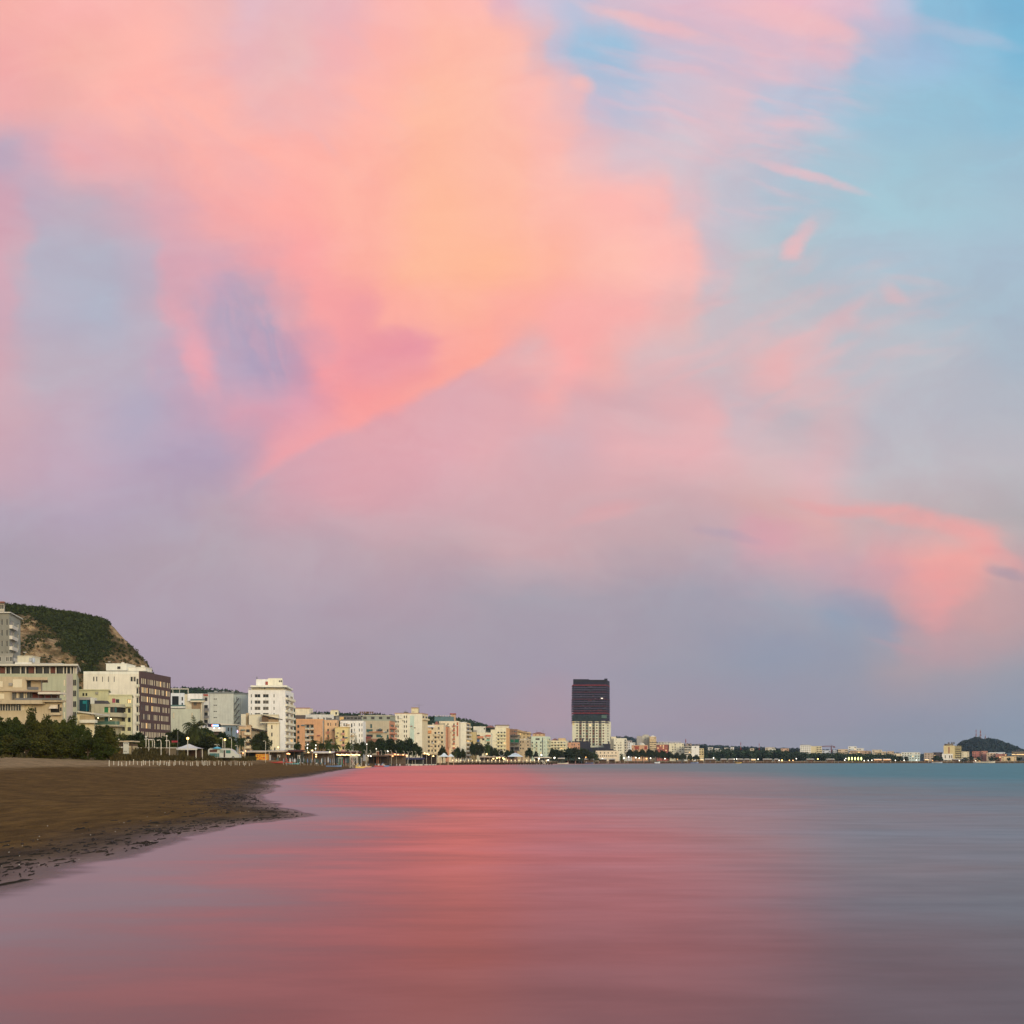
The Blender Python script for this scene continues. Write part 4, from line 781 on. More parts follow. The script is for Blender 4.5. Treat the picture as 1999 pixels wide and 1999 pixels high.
b = B('white framed block with open grid balconies at the edge of the pine wood', 1336, 1350, 1457, 1340, 12, (214, 208, 190), ['ll', 'll', 'll', 'll'], '', vis=4, toff=.4, slab=.5, slabc=(66, 62, 60), mrev=plaster((96, 92, 86)), gl=[M_GLASS, M_GLASS3])
b.block(1350, 1365, 1456, 1341, 12, (234, 228, 210), front=['.w.', '...', '...'], vis=2, toff=.5, name='white_wing'); b.block(1364, 1374, 1461, 1344, 10, (204, 180, 124), front=['bb', 'bb', 'bb'], vis=3, toff=.4, name='ochre_wing', bal=plaster((216, 192, 132)))
b = B('white hotel with a square grid of dark windows standing alone above the pine wood', 1562, 1583, 1454.5, 1480, 12, (226, 222, 204), ['wwwww']*5, '', name='hotel', cat='hotel', fh=2.9, vis=5, toff=.4, slab=.3, slabc=(80, 80, 84), gl=[M_GLASS], fr=None); b.block(1583, 1604, 1456.5, 1483, 12, (206, 186, 136), front=['..bb', '..bb', '..bb', '..bb'], vis=4, toff=.4, name='ochre_wing', bal=plaster((222, 206, 160)))
b = B('yellow-ochre tall hotel with green side balconies and a red sign, far right below the masts', 1842, 1864, 1456, 1480, 14, (206, 180, 116), '', '', name='hotel', cat='hotel', vis=0, slab=.4); b.block(1864, 1876.5, 1456, 1482, 12, (146, 132, 84), front=['B', 'B', 'B', 'B', 'B', 'B'], vis=6, fh=3.1, toff=.4, name='balcony_wing', bal=plaster((176, 160, 100)), gl=[M_GLASS, M_GLASS2]); b.bit('red_sign', 1851.6, 1853.6, 1458, 1471, 1479.8, .2, (150, 56, 40)); b.room(1847, 1861, 1452, 1456, 1484, 6, (120, 104, 82)); b.room(1839, 1860, 1472, 1484, 1474, 5, (222, 214, 196), pat='.w.ww')
for x in (1852, 1858, 1862): b.bit('roof_unit', x, x+1.6, 1449, 1452.5, 1486, 2, (96, 84, 72))
b = B('dark grey unfinished block cut by the right edge of the picture', 1975, 2010, 1466, 1450, 14, (66, 72, 80), ['LLLLLL', 'LLLLLL', 'LLLLLL'], '', vis=3, toff=.6, name='unfinished_building', cat='building', gl=[M_GLASS, M_GLASS3]); b.bit('roof_unit', 1987, 1991, 1463, 1466, 1452, 3, (60, 66, 74))
# distant small buildings: x0, x1, top, Y, colour, words
FAR = [
(1636, 1655, 1463, 1520, (206, 176, 136), 'W.W'), (1656, 1672, 1457, 1560, (214, 208, 188), 'w.w'), (1672, 1686, 1461, 1540, (206, 200, 184), 'ww.'), (1660, 1700, 1466, 1490, (176, 140, 106), 'www.ww'), (1702, 1722, 1464, 1530, (200, 180, 150), 'w.w'), (1706, 1730, 1467.5, 1480, (214, 188, 146), 'WWW'), (1605, 1622, 1465, 1550, (206, 208, 206), 'w.w'), (1626, 1634, 1465, 1545, (214, 214, 208), 'ww'),
(1732, 1745, 1467, 1500, (190, 160, 124), 'w.w'), (1746, 1760, 1471, 1450, (222, 200, 160), 'w.w'), (1760, 1796, 1469, 1470, (206, 204, 184), 'wwww.ww'), (1774, 1796, 1474, 1440, (176, 196, 186), 'wwww'), (1804, 1822, 1470, 1470, (176, 150, 126), 'www'), (1822, 1840, 1469, 1500, (150, 128, 118), 'w.w'),
(1877, 1892, 1467.5, 1480, (214, 198, 156), 'w.w'), (1898, 1914, 1467, 1500, (176, 96, 80), 'ww.w'), (1916, 1928, 1466.5, 1520, (190, 120, 96), 'w.w'), (1926, 1944, 1470, 1470, (206, 170, 130), 'www'), (1930, 1962, 1469, 1500, (206, 206, 200), 'w.w.w'), (1944, 1966, 1471.5, 1460, (166, 90, 78), 'wwww'), (1955, 1984, 1477, 1420, (212, 178, 124), 'w.w.w'), (1902, 1914, 1480, 1400, (222, 168, 106), 'ww'), (1964, 1976, 1471, 1480, (120, 150, 160), 'ww'),
(1382, 1392, 1459, 1900, (190, 182, 166), 'w'), (1395, 1408, 1461, 1850, (216, 210, 196), 'ww'), (1414, 1424, 1460, 1950, (200, 190, 170), 'w'), (1426, 1433, 1458.5, 1900, (214, 206, 190), 'w'), (1464, 1472, 1461, 1800, (196, 176, 140), 'w'), (1494, 1512, 1459, 1750, (196, 180, 150), 'w.w'), (1501, 1514, 1462, 1700, (206, 204, 186), 'ww'), (1524, 1540, 1461, 1720, (196, 150, 116), 'w.w'), (1340, 1350, 1452, 2000, (166, 140, 120), 'w'), (1356, 1366, 1453, 2050, (150, 128, 116), 'w'),
(1205, 1218, 1452, 1700, (206, 196, 176), 'ww'), (1222, 1234, 1446, 1800, (176, 164, 156), 'ww'), (1226, 1240, 1450, 1600, (216, 212, 200), 'w.w'),
(1098, 1106, 1444, 1300, (206, 196, 170), 'w'), (1108, 1117, 1446, 1350, (214, 212, 200), 'w'), 
]
ORD = ['first', 'second', 'third', 'fourth', 'fifth', 'sixth', 'seventh', 'eighth', 'ninth', 'tenth', 'eleventh', 'twelfth', 'thirteenth', 'fourteenth', 'fifteenth', 'sixteenth', 'seventeenth', 'eighteenth', 'nineteenth', 'twentieth']
def cname(c):
    r, g_, b_ = c; mx, mn = max(c), min(c)
    if mx-mn < 26: return 'white' if mx > 196 else 'grey'
    if r > 160 and g_ < 110: return 'brick red'
    if r-b_ > 70 and g_ < 155: return 'terracotta'
    if r > 195 and r-b_ < 62: return 'cream'
    if g_ > r: return 'pale green'
    return 'tan'
FAR.sort()
seen = {}
for x0, x1, y, Y, c, pat in FAR:
    zone = 'right of the yellow-ochre hotel' if x0 > 1876 else ('between the pine wood and the yellow-ochre hotel' if x0 > 1730 else ('near the crane beyond the white grid hotel' if x0 > 1604 else ('on the ridge above the pine wood' if x0 > 1338 else ('in the gap right of the dark tower' if x0 > 1200 else 'behind the terracotta flats'))))
    k = (cname(c), zone); seen[k] = seen.get(k, 0)+1
    lab = f'{ORD[seen[k]-1]} {k[0]} house from the left {zone}'
    h = Bld('house', lab, x1, Y, zb=2.6, cat='house', group='small houses on the far shore and ridge')
    zb = wz(1482, Y) if zone.startswith('on the') else 2.6
    nf = max(1, int((wz(y, Y)-zb)/3.1))
    h.block(x0, x1, y, Y, 11, c, front=[pat]*min(nf, 5), fh=3.0, vis=min(nf, 5), toff=.4, slab=.4 if (x0*7) % 3 else 0, slabc=c, zbot=zb-8 if zone.startswith('on the') else None, roofm=M_TILE if cname(c) in ('terracotta', 'brick red') else None, fr=None)
# ---------------------------------------------------------------- beach, sea, hills
SHORE = [(-40, -30), (-14, -12), (-9.5, 0), (-8.6, 8)]+[(wx(p, Y), Y) for p, Y in [
 (0, 15.2), (83, 17.2), (120, 18.8), (174, 20.2), (235, 21.4), (283, 23), (344, 25.6), (391, 28), (460, 31), (536, 34.7), (583, 36.6), (600, 37.2), (616, 38.4), (600, 40.2), (562, 43.5), (536, 47), (514, 55), (510, 60), (520, 66), (540, 78), (532, 92), (538, 105), (565, 122), (600, 136), (612, 150), (626, 170), (652, 215), (682, 280), (706, 340), (748, 440), (792, 530), (835, 600), (900, 670), (960, 750), (1080, 900), (1200, 1060), (1400, 1250), (1700, 1370), (1999, 1380), (2400, 1340)]]+[(1600, 1200), (6000, 600)]
SH = np.array(SHORE)
POLY = np.array(SHORE+[(60000, 600), (60000, 60000), (-60000, 60000), (-60000, -30), (-40, -30)])
def shore_d(P):
    """signed distance to the waterline, positive on land"""
    d = np.full(len(P), 1e9)
    for a, b in zip(SH[:-1], SH[1:]):
        ab = b-a; t = np.clip(((P-a)@ab)/(ab@ab), 0, 1); q = P-a-t[:, None]*ab
        d = np.minimum(d, np.hypot(q[:, 0], q[:, 1]))
    ins = np.zeros(len(P), bool); n = len(POLY)
    for i in range(n):
        (x1, y1), (x2, y2) = POLY[i], POLY[(i+1) % n]
        c = (y1 > P[:, 1]) != (y2 > P[:, 1])
        if y1 != y2: ins ^= c & (P[:, 0] < (x2-x1)*(P[:, 1]-y1)/(y2-y1)+x1)
    d = np.where(ins, d, -d); w = np.clip(1-np.abs(d)/14, 0, 1)
    return d+w*((fbm(P[:, 0]*.30+7, P[:, 1]*.22, 3, 61)-.44)*1.9+(fbm(P[:, 0]*1.1, P[:, 1]*.8, 2, 62)-.37)*.45)
VN = {}
def vnoise(x, y, seed=0):
    if seed not in VN: VN[seed] = np.random.RandomState(seed).rand(256, 256)
    r = VN[seed]; xi = np.floor(x).astype(int); yi = np.floor(y).astype(int); fx = x-xi; fy = y-yi
    fx = fx*fx*(3-2*fx); fy = fy*fy*(3-2*fy); g = lambda a, b: r[a % 256, b % 256]
    return (g(xi, yi)*(1-fx)+g(xi+1, yi)*fx)*(1-fy)+(g(xi, yi+1)*(1-fx)+g(xi+1, yi+1)*fx)*fy
def fbm(x, y, oct=4, seed=0):
    s = 0; a = .5
    for k in range(oct): s = s+a*vnoise(x*2**k, y*2**k, seed+k); a *= .5
    return s
def ground_z(P, d=None):
    d = shore_d(P) if d is None else d
    z = np.interp(d, [-60, -8, 0, 4, 10, 21, 34, 47, 70, 120, 4000], [-6, -.6, -.004, .10, .36, 1.15, 2.0, 2.65, 3.0, 3.2, 3.4])
    zb = np.interp(d, [-60, -8, 0, 4, 10, 18, 22, 27, 34, 47, 70, 120, 4000], [-6, -.6, -.004, .10, .36, 1.0, 1.35, 2.45, 2.75, 2.9, 3.0, 3.2, 3.4])
    k = np.clip((P[:, 1]-145)/45, 0, 1); k = k*k*(3-2*k); z = z*(1-k)+zb*k        # the low dune bank behind the white posts
    z = z+np.where(d > 0, (fbm(P[:, 0]*.35, P[:, 1]*.35, 3, 3)-.45)*np.clip(d*.02, 0, .24)+(fbm(P[:, 0]*1.6, P[:, 1]*1.6, 2, 9)-.4)*np.clip(d*.012, 0, .06), 0)
    return z
def gz(x, y): return float(ground_z(np.array([[x, y]]))[0])
def polar(name, rings, cols, zf):
    A = np.array(cols); r = np.array(rings); aa, rr = np.meshgrid(A, r)
    P = np.stack([(rr*np.sin(aa)).ravel(), (rr*np.cos(aa)).ravel()], 1); d = shore_d(P); z = zf(P, d)
    n, m = len(r), len(A); me = bpy.data.meshes.new(name); v = np.column_stack([P, z])
    i = np.arange((n-1)*m).reshape(n-1, m); j = np.roll(i, -1, axis=1)
    f = np.stack([i, j, j+m, i+m], -1).reshape(-1, 4)
    inner = [tuple(range(m))]
    me.from_pydata(v.tolist(), [], f.tolist()+inner)
    at_ = me.attributes.new('shore', 'FLOAT', 'POINT'); at_.data.foreach_set('value', d.astype(np.float32))
    me.polygons.foreach_set('use_smooth', [True]*len(me.polygons)); me.update()
    o = bpy.data.objects.new(name, me); COL.objects.link(o); return o
COLS = [R(a) for a in list(np.arange(-180, -40, 5))+list(np.arange(-40, 34, .2))+list(np.arange(34, 180, 5))]
sand = polar('beach', list(np.geomspace(2.5, 2500, 330))+[4000, 6000], COLS, ground_z); tag(sand, None, None, kind='structure')
RW = list(np.geomspace(2.5, 2500, 220))+[4000, 6000]
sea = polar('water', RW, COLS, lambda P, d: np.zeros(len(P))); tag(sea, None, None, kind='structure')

def sand_mat():
    m = bpy.data.materials.new('beach_sand'); m.use_nodes = True; t = m.node_tree; g = G(t); b = t.nodes['Principled BSDF']
    d = g.n('ShaderNodeAttribute', attribute_name='shore').outputs['Fac']; P = g.n('ShaderNodeNewGeometry').outputs['Position']
    x, y, z = g.sep(P)
    n1, _ = g.noise(P, .35, 4, .6); n2, _ = g.noise(P, 3.5, 5, .7); n3, _ = g.noise(P, 28.0, 3, .7); n4, _ = g.noise(g.xyz(x*.25, y*.06, 0), 1.0, 3, .5)
    dn = V(g, d)+(n1-.5)*4.0+(n2-.5)*2.0
    wet = g.rng(dn, 1.2, 4.6); dry = g.rng(V(g, d)+(n4-.5)*10.0, 21.0, 29.0)
    c = g.mix(wet, (.100, .068, .042), g.mix(n2, (.095, .052, .0145), (.18, .104, .031)))
    c = g.mix(dry, c, g.mix(n2, (.25, .165, .082), (.40, .28, .145)))
    soil = g.rng(V(g, d)+(n4-.5)*14.0, 50.0, 58.0)
    c = g.mix(soil, c, g.mix(n2, (.07, .05, .022), (.13, .095, .04)))
    n5, _ = g.noise(g.xyz(x*1.8, y*.38, 0), 1.0, 5, .68); n6, _ = g.noise(g.xyz(x*2.6+y*.2, y*.8, 7.0), 1.0, 4, .6)
    k = g.rng(n3, .25, .75, .62, 1.25)*g.rng(n1, .3, .7, .82, 1.14)*g.rng(n5, .3, .7, .66, 1.26)*g.rng(n6, .60, .72, 1.0, .55)
    g.put(b.inputs['Base Color'], g.mix(1.0, c, g.xyz(k, k, k), 'MULTIPLY'))
    g.put(b.inputs['Roughness'], g.rng(V(g, d)+(n2-.5)*.8, .1, 1.6, .42, .9)); g.put(b.inputs['Specular IOR Level'], g.rng(V(g, d), .2, 1.8, .35, .06))
    bm = g.n('ShaderNodeBump'); bm.inputs['Strength'].default_value = .9; bm.inputs['Distance'].default_value = .07
    g.put(bm.inputs['Height'], (n2+n3*.35+n5*.5)*g.rng(V(g, d), .5, 3.0)); t.links.new(bm.outputs[0], b.inputs['Normal'])
    return m
sand.data.materials.append(sand_mat())
def sea_mat():
    m = bpy.data.materials.new('sea_water'); m.use_nodes = True; t = m.node_tree; t.nodes.clear(); g = G(t)
    d = V(g, g.n('ShaderNodeAttribute', attribute_name='shore').outputs['Fac'])*-1.0; P = g.n('ShaderNodeNewGeometry').outputs['Position']
    x, y, z = g.sep(P)
    far = g.rng(y, 60.0, 420.0)
    # drawn-out swell left by the long exposure: bands along the shore, several sizes
    s1, _ = g.noise(g.xyz(x*.060, y*.20, 0), 1.0, 4, .55); s2, _ = g.noise(g.xyz(x*.34, y*.95, 2.0), 1.0, 4, .6); s3, _ = g.noise(g.xyz(x*.006, y*.02, 5.0), 1.0, 3, .5); s4, _ = g.noise(g.xyz(x*1.6, y*5.5, 1.0), 1.0, 3, .6)
    deep = g.rng(d+(s3-.5)*40.0+(s1-.5)*20.0, 14.0, 95.0)  # distance from shore, not depth; blends in the painted teal reflection
    body = g.mix(deep, WATER_NEAR, WATER_FAR)
    k = g.rng(s1, .3, .72, .75, 1.25)*g.rng(s2, .25, .75, .85, 1.15)
    body = g.mix(1.0, body, g.xyz(k, k, k), 'MULTIPLY')
    # thin milky film of spent foam: beside the beach and in long drifting bands
    film = g.rng(d+(s2-.5)*4.0+(s1-.5)*8.0, 8.0, .4, 0.0, .88)
    band = g.rng(s3, .54, .70, 0.0, .42)*g.rng(y, 26.0, 80.0)*g.rng(s1, .35, .6)
    # two lines where the swell breaks over sand bars, blurred white by the exposure
    q1 = (y+x*1.04-83.0+(s3-.5)*22.0+(s1-.5)*16.0)*(1.0/11.0); q2 = (y-195.0+(s1-.5)*60.0)*(1.0/26.0)
    bar1 = g.rng(q1*q1, 1.0, 0.0, 0.0, .62)*g.rng(x, -6.0, 8.0)*g.rng(s2, .30, .62, .35, 1.0); bar2 = g.rng(q2*q2, 1.0, 0.0, 0.0, .40)*g.rng(x, -45.0, -5.0)*g.rng(x, 40.0, 15.0)*g.rng(s2, .35, .6, .3, 1.0)
    mist = g.rng(s3*.6+s1*.4, .46, .68, 0.0, .14)*g.rng(d, 2.0, 9.0)
    foam = g.m('MAXIMUM', g.m('MAXIMUM', film, band), g.m('MAXIMUM', g.m('MAXIMUM', bar1, bar2), mist))
    bm = g.n('ShaderNodeBump'); bm.inputs['Strength'].default_value = W_BUMP; bm.inputs['Distance'].default_value = 1.0
    g.put(bm.inputs['Height'], s1*.30+s2*.10+s4*.010)
    df = g.n('ShaderNodeBsdfDiffuse'); g.put(df.inputs['Color'], g.mix(foam, body, FOAM))
    gl = g.n('ShaderNodeBsdfAnisotropic'); gl.distribution = 'BECKMANN'; g.put(gl.inputs['Color'], g.mix(deep, g.mix(g.rng(x+(s1-.5)*4.0, .8, 7.5), W_REFL_TINT, W_REFL_TINT_RIGHT), W_REFL_TINT_FAR)); g.put(gl.inputs['Roughness'], g.rng(s1, .3, .7, W_ROUGH-.05, W_ROUGH+.05)); gl.inputs['Anisotropy'].default_value = W_ANI  # gloss colour paints pink, grey and teal into the reflection by place
    t.links.new(g.xyz(1.0, 0.0, 0.0).s, gl.inputs['Tangent']); t.links.new(bm.outputs[0], gl.inputs['Normal'])
    fr = g.n('ShaderNodeFresnel'); fr.inputs['IOR'].default_value = 1.6
    fac = g.m('MINIMUM', V(g, fr.outputs[0]), .62)*(1.0-foam*.80)*g.rng(s2+s1*.6, .55, 1.05, W_K*.88, W_K*1.06)
    b = g.n('ShaderNodeMixShader'); g.put(b.inputs[0], fac); t.links.new(df.outputs[0], b.inputs[1]); t.links.new(gl.outputs[0], b.inputs[2])
    tr = g.n('ShaderNodeBsdfTransparent'); mx = g.n('ShaderNodeMixShader')
    g.put(mx.inputs[0], g.rng(d+(s2-.5)*.6, -.08, .42, .1, 1.0)); t.links.new(tr.outputs[0], mx.inputs[1]); t.links.new(b.outputs[0], mx.inputs[2])
    o = g.n('ShaderNodeOutputMaterial'); t.links.new(mx.outputs[0], o.inputs[0]); return m
WATER_NEAR, WATER_FAR, FOAM, W_ROUGH, W_REFL_TINT, W_BUMP = (.112, .084, .076), (.045, .090, .100), (.36, .325, .35), .355, (.99, .50, .50), .028; W_REFL_TINT_RIGHT = (.80, .60, .57); W_ANI = .6; W_K = 1.10; W_REFL_TINT_FAR = (.40, .55, .54)
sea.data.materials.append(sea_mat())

# ---------------------------------------------------------------- leaves
def leaf_mat(key, c, var=.5):
    if key in MATS: return MATS[key]
    m = bpy.data.materials.new(key); m.use_nodes = True; t = m.node_tree; g = G(t); b = t.nodes['Principled BSDF']
    gm = g.n('ShaderNodeNewGeometry'); r = V(g, gm.outputs['Random Per Island'])
    n, _ = g.noise(gm.outputs['Position'], .45, 3, .6)
    oi = V(g, g.n('ShaderNodeObjectInfo').outputs['Random'])
    k = g.rng(r*.55+n*.75, .25, .95, 1.0-var, 1.0+var, smooth=False)*g.rng(oi, 0.0, 1.0, .72, 1.3, smooth=False)
    g.put(b.inputs['Base Color'], g.mix(1.0, c, g.xyz(k*g.rng(oi*7.0-g.m('FLOOR', oi*7.0), 0.0, 1.0, .88, 1.25), k, k*.8), 'MULTIPLY')); b.inputs['Roughness'].default_value = .7; b.inputs['Specular IOR Level'].default_value = .15
    MATS[key] = m; return m
L_DARK = leaf_mat('leaves_pine', (.022, .034, .016)); L_TAM = leaf_mat('leaves_tamarisk', (.036, .046, .010), .6); L_GREEN = leaf_mat('leaves_broad', (.045, .062, .018)); L_PALM = leaf_mat('leaves_palm', (.036, .052, .018), .5)
L_FAR = leaf_mat('leaves_far', (.022, .042, .028)); L_SCRUB = leaf_mat('leaves_scrub', (.023, .038, .012), .6); L_OLIVE = leaf_mat('leaves_olive', (.075, .066, .026), .5); L_HAZE_HILL = leaf_mat('leaves_hill_hazed', (.010, .027, .042), .4)  # the far hill leaves carry the blue of distance haze in their colour
def quads(cen, size, m, name, rs, flat=.0, droop=None):
    """one leaf-sized quad at every centre, turned every way"""
    n = len(cen); a = rs.normal(size=(n, 3)); a[:, 2] *= (1-flat); a /= np.linalg.norm(a, axis=1)[:, None]
    b = np.cross(a, rs.normal(size=(n, 3))); b /= np.linalg.norm(b, axis=1)[:, None]+1e-9
    s = size*(.6+.8*rs.rand(n))[:, None] if np.isscalar(size) else size[:, None]*(.6+.8*rs.rand(n))[:, None]
    w = s*(.35+.4*rs.rand(n))[:, None]
    v = np.stack([cen-a*s, cen+b*w, cen+a*s, cen-b*w], 1).reshape(-1, 3)
    me = bpy.data.meshes.new(name); me.from_pydata(v.tolist(), [], np.arange(4*n).reshape(-1, 4).tolist()); me.materials.append(m); me.update(); return me
def crown_pts(rs, n, clumps, rx, rz, zc, cr, shape='ball'):
    """clump centres through the crown's volume, leaves round each clump"""
    C = []
    while len(C) < clumps:
        p = rs.uniform(-1, 1, 3); r = np.linalg.norm(p)
        if r > 1 or r < .35: continue
        if shape == 'pine' and p[2] < -.25: continue
        if shape == 'cone' and np.hypot(p[0], p[1]) > (1-p[2])*.5+.1: continue
        C.append(p)
    C = np.array(C)*(rx, rx, rz)+(0, 0, zc); k = rs.randint(0, clumps, n); R_ = cr*(.6+.7*rs.rand(clumps))
    o = rs.normal(size=(n, 3)); o /= np.linalg.norm(o, axis=1)[:, None]; o *= (rs.rand(n)**.45)[:, None]*R_[k][:, None]; o[:, 2] *= .75
    p = C[k]+o; return p[p[:, 2] > .05]
def limbs(mb, rs, h, r, zc, rx, n=6):
    mb.tube([(0, 0, -.05), (.02*rs.normal(), .02*rs.normal(), h*.5), (.03, 0, zc)], [r, r*.8, r*.55], M_TRUNK, 7)
    for k in range(n):
        a = 2*math.pi*k/n+rs.rand(); q = rx*(.45+.3*rs.rand())
        mb.tube([(.02, 0, h*(.45+.4*rs.rand())), (q*.5*math.cos(a), q*.5*math.sin(a), zc*.95), (q*math.cos(a), q*math.sin(a), zc*(1.0+.25*rs.rand()))], [r*.5, r*.33, r*.12], M_TRUNK, 5)
def proto_tree(name, label, cat, seed, n, leaf, m, h, zc, rx, rz, cr, clumps, shape='ball', tr=.04):
    """unit tree one metre tall, scaled where it stands"""
    rs = np.random.RandomState(seed); root = thing(name, label, cat, (0, 0, 0))
    mb = MB(); limbs(mb, rs, h, tr, zc, rx); mb.build('trunk', root)
    c = bpy.data.objects.new('crown', quads(crown_pts(rs, n, clumps, rx, rz, zc, cr, shape), leaf, m, 'crown', rs)); COL.objects.link(c); c.parent = root
    return root
def proto_palm(name, label, seed, h=1.0, n=34, fl=.40, m=None, width=1.3):
    rs = np.random.RandomState(seed); root = thing(name, label, 'palm tree', (0, 0, 0))
    mb = MB(); mb.tube([(0, 0, -.03), (.01, 0, .3), (.015, .01, .62), (.0, 0, .72)], [.036*width, .028*width, .026*width, .032*width], M_TRUNK, 8); mb.build('trunk', root)
    V_, Fc = [], []
    for k in range(n):
        a = 2.4*k+rs.rand()*.4; up = 1.15-1.75*(k/n)+.2*rs.normal(); L = fl*(.85+.3*rs.rand()); p = np.array([0, 0, .72]); d = np.array([math.cos(a)*math.cos(up), math.sin(a)*math.cos(up), math.sin(up)])
        side = np.array([-math.sin(a), math.cos(a), 0]); segs = 9
        for q in range(segs):
            nx = p+d*L/segs; w = L*.32*math.sin(math.pi*(q+.8)/(segs+1.2))
            for sg in (-1, 1):
                tip = p+d*L/segs*1.3+side*sg*w+np.array([0, 0, -w*.55]); i = len(V_)
                V_ += [tuple(p), tuple(p+d*L/segs*.85), tuple(tip)]; Fc.append((i, i+1, i+2))
            p = nx; d = d+np.array([0, 0, -.17-.02*q]); d /= np.linalg.norm(d)
    me = bpy.data.meshes.new('crown'); me.from_pydata(V_, [], Fc); me.materials.append(m or L_PALM); me.update()
    c = bpy.data.objects.new('crown', me); COL.objects.link(c); c.parent = root; return root
PROTO = {}
def plant(kind, px, ytop, Y, wpx, label, group, ybase=None):
    """stand a tree so that it is as tall and wide as in the photo"""
    X = wx(px, Y); z0 = gz(X, Y)-.05 if ybase is None else wz(ybase, Y); H = wz(ytop, Y)-z0
    W = wpx/F*Y
    fac, wid = PROTO_F[kind]
    k = kind
    rz = (hash_(label+str(px)) % 628)/100
    if k not in PROTO:
        PROTO[k] = fac(); r = PROTO[k]; r.location = (X, Y, z0); r.scale = (W/wid, W/wid, H); r.rotation_euler.z = rz; tag(r, label, r['category'], group); return r
    return dup(PROTO[k], (X, Y, z0), label, rz, (W/wid, W/wid, H), group)
PROTO_F = {
 'tamarisk': (lambda: proto_tree('tamarisk_tree', '', 'tree', 1, 7500, .028, L_TAM, .3, .48, .38, .48, .17, 34, tr=.03), .92),
 'tamarisk2': (lambda: proto_tree('tamarisk_tree', '', 'tree', 2, 7500, .028, L_TAM, .3, .48, .36, .48, .17, 32, tr=.03), .86),
 'broad': (lambda: proto_tree('broadleaf_tree', '', 'tree', 3, 4600, .036, L_GREEN, .3, .54, .40, .42, .18, 28), .96),
 'broad2': (lambda: proto_tree('broadleaf_tree', '', 'tree', 4, 4600, .036, L_DARK, .3, .54, .42, .42, .18, 28), .98),
 'pine': (lambda: proto_tree('pine_tree', '', 'tree', 5, 4200, .040, L_DARK, .5, .60, .42, .34, .20, 26, 'pine'), 1.04),
 'pine2': (lambda: proto_tree('pine_tree', '', 'tree', 6, 4200, .040, L_DARK, .45, .56, .42, .38, .20, 26, 'pine'), 1.04),
 'cone': (lambda: proto_tree('cypress_tree', '', 'tree', 7, 1600, .03, L_DARK, .3, .52, .22, .46, .10, 26, 'cone', .03), .5),
 'palm': (lambda: proto_palm('palm_tree', '', 8), .66), 'palm2': (lambda: proto_palm('palm_tree', '', 9, n=44, fl=.42, width=1.7), .72),
 'far': (lambda: proto_tree('tree', '', 'tree', 10, 500, .075, L_FAR, .4, .56, .44, .36, .2, 14), 1.1),
}
def row(kind, items, word, place, group, Y=None):
    """a row of trees: label counts them from the left"""
    for k, it in enumerate(items):
        px, yt, w = it[:3]; Yk = it[3] if len(it) > 3 else Y; kd = it[4] if len(it) > 4 else kind
        plant(kd, px, yt, Yk, w, f'{ORD[k]} {word} from the left {place}', group)
# bushes and trees in front of the near buildings
row('tamarisk', [(-22, 1398, 60, 172), (4, 1402, 56, 168, 'tamarisk2'), (28, 1397, 46, 176), (59, 1384, 44, 178, 'tamarisk2'), (80, 1402, 46, 170), (97, 1398, 42, 176, 'tamarisk2'), (120, 1402, 46, 172), (140, 1399, 44, 175, 'tamarisk2'), (158, 1411, 40, 168), (191, 1418, 40, 172, 'tamarisk2'), (208, 1413, 36, 178), (216, 1424, 36, 168, 'tamarisk2')], 'feathery dark green tamarisk', 'in the thicket behind the sand', 'tamarisk thicket behind the sand')
row('tamarisk2', [(-14, 1440, 60, 160), (20, 1436, 64, 161), (52, 1440, 60, 160, 'tamarisk'), (88, 1438, 64, 161), (118, 1440, 56, 160, 'tamarisk'), (148, 1442, 56, 161), (172, 1434, 50, 160, 'tamarisk'), (199, 1442, 44, 161)], 'low bushy tamarisk', 'along the front of the thicket', 'tamarisk thicket behind the sand')
row('broad', [(228, 1428, 46, 228), (247, 1426, 52, 232), (267, 1430, 52, 230, 'broad2'), (288, 1436, 52, 226), (308, 1439, 48, 228, 'broad2'), (328, 1442, 44, 226), (318, 1447, 50, 222, 'broad2')], 'round dark tree', 'below the brown facade', 'trees at the foot of the brown facade')
row('broad2', [(340, 1424, 50, 280), (360, 1419, 48, 284, 'broad'), (382, 1424, 50, 282), (400, 1420, 54, 290), (418, 1423, 50, 286, 'broad'), (434, 1430, 46, 288), (448, 1436, 32, 284, 'broad'), (404, 1438, 70, 276)], 'dense dark tree', 'behind the white tent and van', 'trees behind the camper van')
plant('palm2', 380, 1402, 275, 46, 'bushy date palm rising above the trees behind the white tent', 'palms behind the beach')
plant('broad2', 508, 1428, 380, 40, 'big round ficus tree in front of the cream stepped block', None)
row('palm', [(452, 1428, 18, 330), (471, 1430, 22, 340), (500, 1446, 22, 330, 'palm2'), (581, 1444, 16, 460)], 'palm', 'between camper van and orange block', 'palms behind the beach')
row('palm2', [(601, 1449, 14, 470), (613, 1440, 19, 470), (627, 1443, 17, 476, 'palm'), (641, 1440, 20, 474), (655, 1446, 19, 478, 'palm'), (681, 1445, 18, 480), (695, 1441, 17, 484, 'palm'), (703, 1459, 12, 470)], 'palm', 'before the orange and white flats', 'palms in front of the orange and white flats')
row('pine', [(708, 1450, 26, 540), (724, 1447, 30, 548, 'pine2'), (742, 1443, 34, 552), (762, 1443, 36, 556, 'pine2'), (781, 1446, 32, 560), (798, 1443, 36, 566, 'pine2'), (812, 1452, 24, 560)], 'broad dark pine', 'before the beige hotel and mint tower', 'pines in front of the beige hotel')
